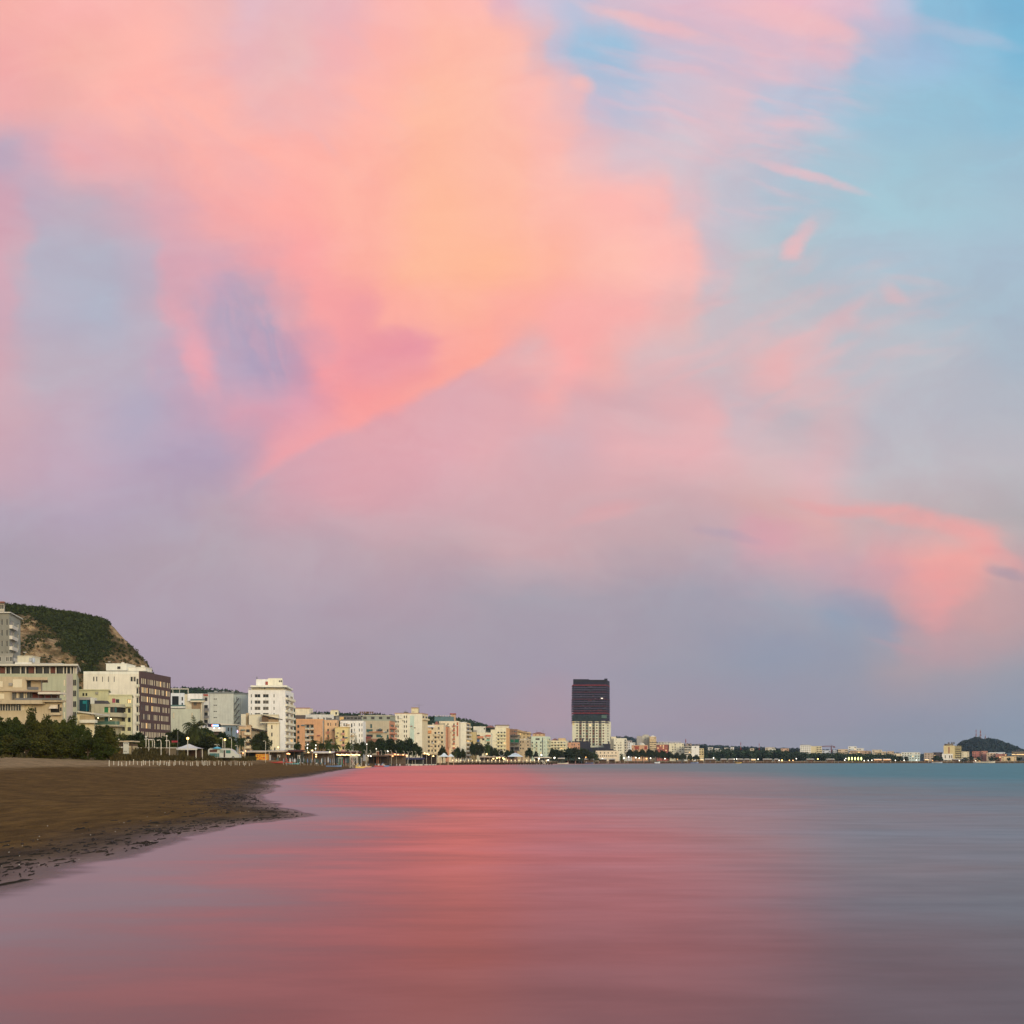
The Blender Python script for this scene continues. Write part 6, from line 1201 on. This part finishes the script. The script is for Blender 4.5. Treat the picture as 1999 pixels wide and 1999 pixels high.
bar('beach bar under an orange-lit canopy by the pines', 752, 790, 1472.5, 1486, 505, plaster((206, 140, 84)), [(766.5, 1476), (771, 1472.5), (777, 1473.2), (787, 1473.5), (794, 1475)], lm=G_ORANGE, thick=1.7)
bar('beach bar with a long navy blue awning', 780, 826, 1479.5, 1489, 530, mat('navy_canvas', (.035, .04, .10), .8, .15), thick=2.6, front=M_WHITE)
bar('beach bar with yellow-lit awnings left of the white pavilion', 823, 852, 1471, 1487, 575, plaster((214, 178, 110)), [(829, 1470.5), (834, 1471.5), (837, 1473), (846, 1476)], lm=glow((255, 214, 130), 3.5), thick=1.2, front=M_WHITE)
bar('low beach kiosk row with white parasol roofs behind the pier end', 936, 985, 1477, 1488, 700, plaster((190, 160, 120)), [(950, 1472), (970, 1480), (975, 1479), (963, 1481), (982, 1480), (984, 1482)], lm=G_WARM, thick=1.0, front=M_WHITE)
bar('cream seaside restaurant terrace at the end of the pier', 1044, 1073, 1478, 1488, 840, plaster((222, 200, 160)), [(1057, 1474), (1052, 1481), (1070, 1484)], lm=G_WHITE, thick=1.2, front=M_WHITE)
bar('low lit beach hut with a brown base behind the white boat', 1090, 1102, 1479.5, 1485, 930, M_WHITE, [(1082.3, 1479.8), (1082.5, 1479)], lm=G_WHITE, thick=1.2)
# mural kiosk
Y = 312; t = thing('mural_kiosk', 'yellow and orange patterned panel hut on the sand below the cream block', 'kiosk', (wx(510, Y), Y, gz(wx(510, Y), Y))); 
def mural():
    m = bpy.data.materials.new('mural'); m.use_nodes = True; tt = m.node_tree; g = G(tt); b = tt.nodes['Principled BSDF']; tc = g.n('ShaderNodeTexCoord').outputs['Object']; n, c = g.noise(tc, 2.2, 2, .5); 
    g.put(b.inputs['Base Color'], g.ramp(n, [(.3, (.45, .05, .03)), (.44, (.62, .18, .03)), (.5, (.68, .38, .03)), (.62, (.66, .42, .05)), (.72, (.35, .04, .12))], 'CONSTANT')); return m
bx('panel', t, 499, 522, 1471.8, 1484, Y, 2.2, mural()); bx('roof', t, 498.5, 522.5, 1471, 1471.7, Y-.2, 2.6, M_WOOD)
# white kiosks and cabins between
for k, (x0, x1, y0, Y, c, wd) in enumerate([(523, 527, 1474, 322, (200, 196, 186), 'white'), (541, 545.5, 1473, 338, (206, 200, 190), 'white'), (581, 585, 1474, 352, (210, 206, 196), 'white'), (586, 590, 1476, 356, (190, 186, 180), 'grey'), (660, 668, 1479, 415, (40, 120, 84), 'green'), (700, 706, 1480, 430, (180, 160, 130), 'tan'), (735, 739, 1466, 474, (170, 84, 40), 'rust orange')]):
    t = thing('beach_cabin', f'narrow {wd} changing cabin, {ORD[k]} from the left along the beach bars', 'cabin', (wx(x0, Y), Y, gz(wx(x0, Y), Y)), 'changing cabins'); yb = HZ-(t.location.z-.1-CAMH)/Y*F; bx('wall', t, x0, x1, y0+1, yb, Y, 1.2, paint(c)); bx('roof', t, x0-.5, x1+.5, y0, y0+.9, Y-.15, 1.5, M_WHITE); bx('door', t, (x0+x1)/2-1, (x0+x1)/2+1, y0+2.2, yb-.3, Y-.05, .04, M_WOOD)
# lifeguard tower
Y = 330; X0, X1 = wx(683, Y), wx(697, Y); zb = gz((X0+X1)/2, Y); t = thing('lifeguard_tower', 'white wooden lifeguard tower on tall legs near the waterline', 'lifeguard tower', ((X0+X1)/2, Y, zb)); zd = wz(1480, Y); zr = wz(1466.5, Y)
for sx in (X0, X1):
    for sy in (Y, Y+1.8): mb = MB(); mb.tube([(sx, sy, zb-.1), (sx+(.12 if sx == X0 else -.12), sy, zr)], .07, M_WHITE, 6); mb.build('leg', t)
mb = MB(); mb.box(X0-.1, X1+.1, Y-.1, Y+1.9, zd, zd+.12, M_WHITE); mb.build('platform', t); mb = MB(); mb.box(X0-.25, X1+.25, Y-.25, Y+2.05, zr, zr+.12, M_WHITE); mb.build('roof', t); mb = MB(); mb.box(X0, X1, Y-.06, Y, zd+.75, zd+.85, M_WHITE); mb.box(X0, X1, Y-.06, Y, zd+.3, zd+.62, M_WHITE); mb.build('railing', t)
mb = MB(); mb.tube([(X0, Y, zb), (X1, Y, zd)], .05, M_WHITE, 5); mb.tube([(X1, Y, zb), (X0, Y, zd)], .05, M_WHITE, 5); mb.build('brace', t); mb = MB()
for k in range(7): z = zb+(zd-zb)*k/7; mb.box((X0+X1)/2-.3, (X0+X1)/2+.3, Y-.5+.05*k, Y-.44+.05*k, z+.1, z+.16, M_WHITE)
mb.tube([((X0+X1)/2-.3, Y-.55, zb), ((X0+X1)/2-.3, Y-.1, zd)], .04, M_WHITE, 5); mb.tube([((X0+X1)/2+.3, Y-.55, zb), ((X0+X1)/2+.3, Y-.1, zd)], .04, M_WHITE, 5); mb.build('ladder', t)
# boats
def boat(name, label, px, py, Y, Lm, hm, m, cat='boat', z=None, trim=None, seats=True, rz=0.0):
    X = wx(px, Y); z0 = (max(0.0, gz(X, Y)) if z is None else z); t = thing(name, label, cat, (X, Y, z0)); mb = MB(); N = 10; W = Lm*.19; sec = []
    for k in range(N+1):
        u = k/N; x = -Lm/2+Lm*u; w = W*(1-(2*u-1)**2*.25 if u < .5 else max(.03, (1-((u-.5)*2)**2.4))); kz = .02+.25*hm*max(0, (u-.7)/.3)**2; top = hm*(1+.35*max(0, (u-.55)/.45)**2); sec.append([(x, -w, top), (x, -w*.8, kz+hm*.25), (x, 0, kz), (x, w*.8, kz+hm*.25), (x, w, top)])
    c, s_ = math.cos(rz), math.sin(rz); T = lambda p: (X+p[0]*c-p[1]*s_, Y+p[0]*s_+p[1]*c, z0-.12+p[2])
    for k in range(N):
        for j in range(4): mb.poly([T(p) for p in (sec[k][j], sec[k+1][j], sec[k+1][j+1], sec[k][j+1])], m)
    mb.poly([T(p) for p in sec[0]], m); mb.build('hull', t); mb = MB()
    for k in range(N): mb.poly([T((sec[k][0][0], sec[k][0][1]*.95, sec[k][0][2]-hm*.3)), T((sec[k+1][0][0], sec[k+1][0][1]*.95, sec[k+1][0][2]-hm*.3)), T((sec[k+1][4][0], sec[k+1][4][1]*.95, sec[k+1][4][2]-hm*.3)), T((sec[k][4][0], sec[k][4][1]*.95, sec[k][4][2]-hm*.3))], trim or M_WOOD)
    mb.build('deck', t)
    if seats:
        mb = MB()
        for u in (-.2, .1): mb.hexa([T((Lm*u-.15, -W*.85, hm*.78)), T((Lm*u+.15, -W*.85, hm*.78)), T((Lm*u+.15, W*.85, hm*.78)), T((Lm*u-.15, W*.85, hm*.78)), T((Lm*u-.15, -W*.85, hm*.86)), T((Lm*u+.15, -W*.85, hm*.86)), T((Lm*u+.15, W*.85, hm*.86)), T((Lm*u-.15, W*.85, hm*.86))], M_WHITE)
        mb.build('bench', t)
    return t
YEL = paint((226, 180, 50)); REDP = paint((190, 50, 40)); BLU = paint((96, 130, 170))
def pedalo(label, px, Y, m, slide=True, sc=1.0):
    X = wx(px, Y); z0 = max(0, gz(X, Y)); t = thing('pedal_boat', label, 'pedal boat', (X, Y, z0))
    for sy in (-.6, .6): mb = MB(); mb.tube([(X-1.5*sc, Y+sy, z0+.28), (X-1.2*sc, Y+sy, z0+.18), (X+1.1*sc, Y+sy, z0+.18), (X+1.6*sc, Y+sy, z0+.42)], [.1, .24, .24, .08], m, 8); mb.build('float', t)
    mb = MB(); mb.box(X-1.2*sc, X+1.1*sc, Y-.75, Y+.75, z0+.36, z0+.5, m); mb.build('deck', t); mb = MB(); mb.box(X-.3, X+.1, Y-.6, Y+.6, z0+.5, z0+.75, M_WHITE); mb.box(X-.42, X-.3, Y-.6, Y+.6, z0+.5, z0+1.15, M_WHITE); mb.build('seat', t)
    if slide: mb = MB(); mb.hexa([(X-1.3*sc, Y-.25, z0+.5), (X-.5, Y-.25, z0+1.5), (X-.5, Y+.25, z0+1.5), (X-1.3*sc, Y+.25, z0+.5), (X-1.4*sc, Y-.25, z0+.6), (X-.6, Y-.25, z0+1.6), (X-.6, Y+.25, z0+1.6), (X-1.4*sc, Y+.25, z0+.6)], m); mb.build('slide', t)
pedalo('bright yellow pedal boat with a slide at the edge of the water', 703, 318, YEL); pedalo('orange-tan pedal boat drawn up behind the yellow one', 716, 350, paint((206, 150, 96)), False); pedalo('red pedal boat on the wet sand right of the yellow one', 740, 400, REDP, False, 1.3); pedalo('white and blue pedal boat afloat right of the red one', 751, 410, BLU, True, 1.2)
boat('rowing_boat', 'red and white rowing boat on the sand before the dark red bar', 537, 1487, 300, 5.0, .55, REDP); boat('rowing_boat', 'small teal rowing boat on the sand under the thatched bar', 571, 1487, 318, 4.2, .5, paint((80, 150, 150))); boat('rowing_boat', 'red rowing boat beside the teal one', 560, 1487, 322, 3.6, .5, REDP); boat('rowing_boat', 'pale blue upturned boat near the lifeguard tower', 652, 1489, 330, 5.0, .6, BLU)
boat('motor_boat', 'long white boat moored in front of the lit beach hut', 1099, 1487.5, 840, 9.0, 1.1, M_WHITE, z=0); boat('motor_boat', 'small dark boat moored left of the pine wood', 1332, 1489, 1150, 6, 1.0, paint((60, 62, 70)), z=0); boat('motor_boat', 'pale blue boat lying off the lit awnings', 1356, 1489, 1160, 9, 1.3, BLU, z=0); boat('motor_boat', 'blue boat lying before the low cream hotel', 1150, 1488, 980, 8, 1.2, paint((70, 90, 130)), z=0); boat('motor_boat', 'white tilted boat before the salmon flats', 1283, 1487.5, 1110, 6, 1.8, paint((190, 200, 196)), z=0); boat('pedal_boat', 'yellow boat floating off the far beach', 1442, 1489.5, 1220, 7, 1.0, YEL, z=0); boat('motor_boat', 'white yacht lying below the masts hill', 1923, 1490, 1330, 26, 2.2, M_WHITE, z=0); boat('motor_boat', 'low grey-white boat left of the yellow-ochre hotel', 1829, 1490, 1330, 14, 1.4, paint((170, 176, 176)), z=0); boat('motor_boat', 'small dark boat by the far beach under the five lit palms', 1666, 1490, 1300, 7, .9, paint((50, 52, 58)), z=0)
# pavilions
tent('beach_pavilion', 858, 876, 1470, 1476.5, 590, 'white pavilion with two pointed roofs at the root of the pier, left and larger half', mat('pav_roof', surf((206, 214, 216)), .5, .05), wallm=plaster((206, 160, 120))); tent('beach_pavilion', 874, 886.5, 1472, 1476.5, 592, 'smaller pointed white roof on the right of the pavilion', mat('pav_roof', surf((206, 214, 216)), .5, .05), wallm=plaster((206, 160, 120)))
# pier
PY = 690; t = thing('pier', 'long dark wooden pier with lit pale pillars reaching across the bay', 'pier', (wx(960, PY), PY, 0)); zd = 1.55
mb = MB(); mb.box(wx(878, PY), wx(1078, PY), PY, PY+9, zd-.35, zd, M_WOOD); mb.build('deck', t)
for k in range(38): mb = MB(); x = wx(880+k*5.3, PY); mb.tube([(x, PY+.4, -1.5), (x, PY+.4, zd-.35)], .26, mat('wet_pile', (.02, .016, .014), .7, .2), 6); mb.build('pile', t)
for k in range(38): mb = MB(); x = wx(882+k*5.3, PY+8); mb.tube([(x, PY+8.4, -1.5), (x, PY+8.4, zd-.35)], .26, mat('wet_pile', (.02, .016, .014), .7, .2), 6); mb.build('pile', t)
LP = glow((255, 226, 160), 2.2)
for k in range(25):
    x = wx(884+k*7.6, PY); mb = MB(); mb.box(x-.3, x+.3, PY+.2, PY+.8, zd, zd+1.25, plaster((214, 190, 140))); p_ = mb.build('pillar', t); mb = MB(); mb.ball((x, PY+.5, zd+1.5), .26, LP if k % 5 != 3 else M_WHITE); mb.build('lamp', p_, tuple(t.location))
mb = MB(); mb.box(wx(880, PY), wx(1078, PY), PY+.45, PY+.52, zd+.9, zd+1.0, M_WHITE); mb.box(wx(880, PY), wx(1078, PY), PY+.45, PY+.52, zd+.45, zd+.52, M_WHITE); mb.build('railing', t)
tent('pier_pavilion', 991, 1021, 1469.5, 1476.5, PY+5, 'red pavilion with a two-tier pale blue pagoda roof on the pier', mat('pav_blue', surf((196, 208, 220)), .5, .05), tiers=2, zb=zd, wallm=mat('pav_red', (.20, .035, .03), .7, .1))
Y = PY-1; t = thing('stair', 'white slanting stair from the end of the pier down to the water', 'stair', (wx(1062, Y), Y, 0)); mb = MB(); mb.tube([at(1056, 1484, Y), at(1062, 1491.5, Y)], .2, M_WHITE, 5); mb.tube([at(1059, 1484, Y), at(1065, 1491.5, Y)], .2, M_WHITE, 5); mb.build('stringer', t); mb = MB()
for k in range(6): c = at(1057+k, 1484.5+k*1.2, Y); mb.box(c[0]-.4, c[0]+1.2, Y-.3, Y+.5, c[2]-.08, c[2], M_WHITE)
mb.build('steps', t)
# far beach: lamps, canopies, masts, crane
zones = [(1120, 1200, 'before the low cream hotel'), (1200, 1340, 'along the beach below the arched hotel'), (1340, 1500, 'along the far beach before the pine wood'), (1500, 1700, 'along the far beach below the white grid hotel'), (1700, 2000, 'along the far right shore')]
def zone(px): return next(w for a, b_, w in zones if a <= px < b_+1)
FL = [(1144, 1478, 'o'), (1131, 1480, 'w'), (1123, 1478, 'w'), (1150, 1481, 'w'), (1156, 1481.5, 'w'), (1176, 1481, 'w'), (1218, 1480, 'w'), (1227, 1478, 'w'), (1241, 1479, 'w'), (1248, 1480, 'w'), (1262, 1481, 'o'), (1270, 1480, 'w'), (1298, 1481, 'w'), (1322, 1482, 'o'), (1329, 1479, 'g'), (1344, 1481.5, 'g'), (1393, 1479.5, 'w'), (1433, 1482, 'w'), (1438, 1481.5, 'w'), (1480, 1482, 'w'), (1521, 1484.5, 'w'), (1526.5, 1484.5, 'g'), (1541, 1485, 'o'), (1548, 1484.5, 'o'), (1554.5, 1481, 'w'), (1596.5, 1481.7, 'g'), (1649, 1484, 'w'), (1651, 1480.8, 'w'), (1687, 1485, 'w'), (1695, 1485, 'w'), (1702, 1485, 'w'), (1708, 1485, 'o'), (1716, 1485, 'o'), (1726, 1485, 'o'), (1734, 1485, 'o'), (1748, 1486, 'w'), (1757, 1486, 'w'), (1765, 1485.5, 'w'), (1789, 1484, 'w'), (1808, 1485.5, 'g'), (1821, 1486.5, 'o'), (1864, 1488, 'w'), (1897, 1487.5, 'w'), (1905, 1488.5, 'w'), (1873, 1489.5, 'w')]
cn = {}
for px, py, k in sorted(FL):
    Y = np.interp(px, [1100, 1200, 1400, 1700, 2000], [930, 1090, 1280, 1395, 1400]); X = wx(px, Y); z = wz(py, Y); z0 = max(.05, gz(X, Y)); zn = zone(px); cn[zn] = cn.get(zn, 0)+1
    t = thing('street_lamp', f'{ORD[cn[zn]-1]} small lit lamp from the left {zn}', 'street lamp', (X, Y, z0), 'small lit lamps of the far shore'); z = max(z, z0+2.2); mb = MB(); mb.tube([(X, Y, z0-.1), (X, Y, z)], .09, M_RAIL, 5); mb.build('pole', t); mb = MB(); mb.ball((X, Y, z), (.62 if k != 'g' else .8), {'w': glow((255, 244, 220), 4.0), 'o': glow((255, 180, 90), 4.0), 'g': glow((255, 214, 110), 6.0)}[k], 8); mb.build('lamp', t)
for k in range(5):
    px = 1657+k*6.1; Y = 1300; t = plant('palm', px, 1478.2, 1390, 6, f'{ORD[k]} lit yellow-green palm from the left before the far pine wood', 'five lit palms')
    X = wx(px, 1386); mb = MB(); mb.ball((X, 1386, wz(1481, 1386)), 1.0, glow((225, 230, 120), 3.0), 8, 2.2); one('palm_lamp', f'{ORD[k]} yellow-green floodlight from the left under the lit palms', 'lamp', mb, (X, 1386, wz(1484, 1386)), 'floodlights of the lit palms')
cn = {}; M_CAN = mat('far_canvas', (.60, .55, .48), .8, .1)
CAN = [(1342, 1354, 'g'), (1360, 1374, 'g'), (1376, 1398, 'w'), (1407, 1420, 'w'), (1422, 1434, 'w'), (1440, 1452, 'w'), (1453, 1464, 'w'), (1466, 1476, 'g'), (1490, 1508, 'w'), (1512, 1520, 'w'), (1575, 1590, 'w'), (1614, 1630, 'w'), (1706, 1722, 'o'), (1724, 1740, 'o'), (1805, 1814, 'g'), (1860, 1874, 'w'), (1876, 1890, 'w'), (1892, 1904, 'w'), (1168, 1186, 'w'), (1188, 1202, 'w'), (1210, 1220, 'w'), (1140, 1160, 'w')]
for x0, x1, k in sorted(CAN):
    Y = np.interp(x0, [1100, 1200, 1400, 1700, 2000], [920, 1080, 1268, 1388, 1396]); zn = zone(x0); cn[zn] = cn.get(zn, 0)+1; X0, X1 = wx(x0, Y), wx(x1, Y); zg = max(.1, gz((X0+X1)/2, Y)); zr = max(zg+2.6, wz(1482.6, Y)); t = thing('beach_canopy', f'{ORD[cn[zn]-1]} low {"lit " if k != "w" else ""}white canopy from the left {zn}', 'canopy', ((X0+X1)/2, Y, zg), 'canopies of the far beach')
    mb = MB(); mb.hexa([(X0, Y, zr), (X1, Y, zr), (X1, Y+5, zr), (X0, Y+5, zr), (X0+.8, Y+1.5, zr+1.0), (X1-.8, Y+1.5, zr+1.0), (X1-.8, Y+3.5, zr+1.0), (X0+.8, Y+3.5, zr+1.0)], M_CAN); mb.build('roof', t); mb = MB(); mb.box(X0+.5, X1-.5, Y+3.5, Y+3.8, zg, zr, mat('canopy_back', (.12, .08, .06), .8, .3)); mb.build('back_wall', t)
    for xx in (X0+.3, X1-.3): mb = MB(); mb.tube([(xx, Y+.2, zg-.1), (xx, Y+.2, zr)], .12, M_WHITE, 5); mb.build('post', t)
    if k != 'w': mb = MB(); mb.box(X0+.5, X1-.5, Y+.4, Y+.7, zr-.7, zr-.2, glow((255, 205, 120), 2.2) if k == 'g' else glow((255, 170, 80), 2.0)); mb.build('light_strip', t)
# small clutter along the far waterline: parasols, closed
cn = {}
for k in range(70):
    px = 1108+k*12.6+rg.uniform(-4, 4); Y = np.interp(px, [1100, 1200, 1400, 1700, 2000], [905, 1066, 1256, 1376, 1386])+rg.uniform(-3, 3); c = rg.choice([(170, 110, 90), (120, 110, 110), (190, 170, 150), (90, 110, 130), (150, 80, 70)]); parasol(px, 1485.6+rg.uniform(-.6, .8), 1490, Y, c, 'closed parasol standing on the far beach near the waterline', 'closed parasols of the far beach', True).scale = (2.2, 2.2, 1)
def mast(px, y0, y1, Y, label, bands, w):
    X = wx(px, Y); z0, z1 = wz(y1, Y), wz(y0, Y); t = thing('radio_mast', label, 'mast', (X, Y, z0), None); n = bands; a, b_ = mat('mast_red', (.30, .05, .05), .7, 0), mat('mast_pale', (.42, .36, .38), .7, 0)
    for k in range(n):
        mb = MB(); za, zc = z0+(z1-z0)*k/n, z0+(z1-z0)*(k+1)/n; wa, wb = w*(1-.6*k/n), w*(1-.6*(k+1)/n)
        for sx, sy in ((-1, -1), (1, -1), (1, 1), (-1, 1)): mb.tube([(X+sx*wa, Y+sy*wa, za), (X+sx*wb, Y+sy*wb, zc)], .35, a if k % 2 == 0 else b_, 4)
        for sg in (1, -1): mb.tube([(X-sg*wa, Y-wa, za), (X+sg*wb, Y-wb, zc)], .25, a if k % 2 == 0 else b_, 4)
        mb.build('mast_section', t)
mast(1905.5, 1424.5, 1444, 2600, 'thin grey-red radio mast, leftmost of three on the wooded hill', 5, .7); mast(1914, 1424.5, 1449, 2600, 'tall red and white banded radio mast, middle of three on the wooded hill', 8, 1.6); mast(1923.5, 1434, 1448, 2600, 'short radio mast, rightmost of three on the wooded hill', 4, .7)
mast(1338.7, 1443, 1462, 1700, 'grey chimney-like mast above the white framed block', 3, .6); mast(1446, 1449, 1464, 1900, 'thin mast on the ridge above the pine wood, left one', 3, .3); mast(1482, 1451, 1464, 1900, 'thin mast on the ridge above the pine wood, right one', 3, .3)
Y = 1560; t = thing('tower_crane', 'reddish tower crane with a long level jib beyond the white grid hotel', 'crane', (wx(1623, Y), Y, 3)); CR = mat('crane_red', (.16, .05, .06), .7, 0); mb = MB(); mb.box(wx(1622.2, Y), wx(1623.8, Y), Y, Y+1.2, 3, wz(1456.5, Y), CR); mb.build('tower', t); mb = MB(); mb.box(wx(1584, Y), wx(1630, Y), Y, Y+1.0, wz(1458, Y), wz(1457, Y), CR); mb.build('jib', t); mb = MB(); mb.box(wx(1627, Y), wx(1630.5, Y), Y-.5, Y+1.5, wz(1459.5, Y), wz(1458.05, Y), CR); mb.build('counterweight', t); mb = MB(); mb.tube([at(1623, 1454.5, Y), at(1600, 1457.2, Y)], .2, CR, 4); mb.tube([at(1623, 1457, Y), at(1623, 1454.5, Y)], .3, CR, 4); mb.tube([at(1623, 1454.5, Y), at(1629, 1457.2, Y)], .2, CR, 4); mb.build('stays', t)
# round fountain wheel beside the pier: a white ring
t = thing('ring_ornament', 'dark ring-shaped ornament standing among the trees behind the pier', 'ornament', (wx(979, 780), 780, 3)); mb = MB(); c = at(979, 1470, 780); mb.tube([tuple(c+Vector((2*math.cos(a), 0, 2*math.sin(a)))) for a in [math.pi*2*i/16 for i in range(17)]], .18, M_STEEL, 6, False); mb.build('ring', t); mb = MB(); mb.tube([(c[0], 780, 2.6), (c[0], 780, c[2]-2)], .15, M_STEEL, 6); mb.build('post', t)
# ---------------------------------------------------------------- stuff on the sand
rs = np.random.RandomState(8)
def wrack():
    V_, Fc = [], []
    segs = [(a, b_) for a, b_ in zip(SH[2:34], SH[3:35])]
    n = 0
    for a, b_ in segs:
        L = np.hypot(*(b_-a)); t_ = (b_-a)/L; nrm = np.array([-t_[1], t_[0]]); dist = np.hypot(*((a+b_)/2)); cnt_ = int(min(L, 40)*(60 if dist < 70 else 10.0))
        if a[1] < 6: continue
        for _ in range(cnt_):
            off = abs(rs.normal())*1.25+.35+.9*(rs.rand() < .25)*rs.rand()*3; p = a+(b_-a)*rs.rand()+nrm*off
            if rs.rand() > .05+1.1*vnoise(np.array([p[0]*.8+40]), np.array([p[1]*.8]), 4)[0]**1.6: continue
            big = rs.rand() < .07; ln = rs.uniform(.03, .20)*(.5+rs.rand())*(2.2 if big else 1)*(1+dist/70); wd = rs.uniform(.004, .019)*(2.2 if big else 1)*(1+dist/80); ang = math.atan2(t_[1], t_[0])+rs.normal()*.25; hh = rs.uniform(.005, .022)*(1.6 if big else 1); z = gz(p[0], p[1]); m = 7
            base = len(V_); ca, sa = math.cos(ang), math.sin(ang)
            for k in range(m):
                th = 2*math.pi*k/m; r = 1+rs.normal()*.28; x, y = ln*r*math.cos(th), wd*r*math.sin(th); V_.append((p[0]+x*ca-y*sa, p[1]+x*sa+y*ca, z-.02))
            for k in range(m):
                th = 2*math.pi*k/m; r = .6+rs.normal()*.15; x, y = ln*r*math.cos(th), wd*r*math.sin(th); V_.append((p[0]+x*ca-y*sa, p[1]+x*sa+y*ca, z+hh*(1+.5*rs.normal())))
            for k in range(m): Fc.append((base+k, base+(k+1) % m, base+m+(k+1) % m, base+m+k))
            Fc.append(tuple(base+m+k for k in range(m)))
    me = bpy.data.meshes.new('seaweed'); me.from_pydata(V_, [], Fc); me.materials.append(mat('seaweed', (.020, .015, .010), .7, .4, 6.0)); me.update(); o = bpy.data.objects.new('seaweed', me); COL.objects.link(o); tag(o, 'dark strands of seaweed scattered along the edge of the water', 'seaweed', kind='stuff')
wrack()
mb = MB()
for _ in range(120):
    px = rs.uniform(-40, 600); Y = rs.uniform(14, 44); X = wx(px, Y); P = np.array([[X, Y]]); d = shore_d(P)[0]
    if not .3 < d < 5: continue
    z = gz(X, Y); s = rs.uniform(.005, .013); mb.hexa([(X-s, Y-s, z-.01), (X+s, Y-s, z-.01), (X+s, Y+s, z-.01), (X-s, Y+s, z-.01), (X-s*.5, Y-s*.5, z+s), (X+s*.5, Y-s*.5, z+s), (X+s*.5, Y+s*.5, z+s), (X-s*.5, Y+s*.5, z+s)], mat('shell', (.6, .56, .5), .5, 0))
o = mb.build('shells'); tag(o, 'tiny pale shells scattered on the wet sand', 'shells', kind='stuff')
# dune grass and low scrub between sand and promenade
def grass(name, x0, x1, Y0, Y1, n, h, m, label, seed):
    rs = np.random.RandomState(seed); V_, Fc = [], []
    cols = np.linspace(x0, x1, 60); ya = np.array([stand(c, Y0, 60, 330) for c in cols]); yb = np.array([stand(c, Y1, 60, 330) for c in cols])
    px = rs.uniform(x0, x1, n); q = rs.rand(n); Y = np.interp(px, cols, ya)*(1-q)+np.interp(px, cols, yb)*q; X = (px-CX)/F*Y; Z = ground_z(np.column_stack([X, Y])); hh = h*(.4+.9*vnoise(X*.35+99, Y*.35, seed))*rs.uniform(.6, 1.3, n)
    for k in range(n):
        a = rs.rand()*6.28; w = hh[k]*.16; lx, ly = rs.normal()*.25*hh[k], rs.normal()*.25*hh[k]; i = len(V_)
        V_ += [(X[k]-w*math.cos(a), Y[k]-w*math.sin(a), Z[k]-.03), (X[k]+w*math.cos(a), Y[k]+w*math.sin(a), Z[k]-.03), (X[k]+lx*.5+w*.7*math.cos(a), Y[k]+ly*.5, Z[k]+hh[k]*.6), (X[k]+lx, Y[k]+ly, Z[k]+hh[k])]; Fc.append((i, i+1, i+2, i+3))
    me = bpy.data.meshes.new(name); me.from_pydata(V_, [], Fc); me.materials.append(m); me.update(); o = bpy.data.objects.new(name, me); COL.objects.link(o); tag(o, label, 'grass', kind='stuff')
L_DRY = leaf_mat('dry_grass', (.075, .055, .024), .5)
grass('dune_grass', -60, 235, 1480, 1476, 9000, .7, L_DRY, 'brown dune grass along the foot of the tamarisk thicket', 41)
grass('dune_grass', 215, 500, 1485.5, 1481, 15000, .8, L_DRY, 'brown-green dune grass and weeds behind the white posts', 42)
grass('low_scrub', 262, 420, 1482, 1480, 7000, 1.5, leaf_mat('scrub_grass', (.05, .05, .022), .5), 'low dark weeds in front of the white ledge and tent', 43)

# ---------------------------------------------------------------- the evening haze over the bay
if HAZE > 0:
    mb = MB(); mb.box(-6300, 6300, -6300, 6300, -9, 150, M_WHITE); hz = mb.build('haze'); tag(hz, 'thin evening haze over the bay', 'haze', kind='stuff')
    hm = bpy.data.materials.new('haze_air'); hm.use_nodes = True; t_ = hm.node_tree; t_.nodes.clear(); g_ = G(t_); pv = g_.n('ShaderNodeVolumePrincipled'); pv.inputs['Color'].default_value = (.55, .74, .95, 1); pv.inputs['Density'].default_value = HAZE; pv.inputs['Anisotropy'].default_value = 0.0
    ho = g_.n('ShaderNodeOutputMaterial'); t_.links.new(pv.outputs[0], ho.inputs['Volume']); hz.data.materials.clear(); hz.data.materials.append(hm)
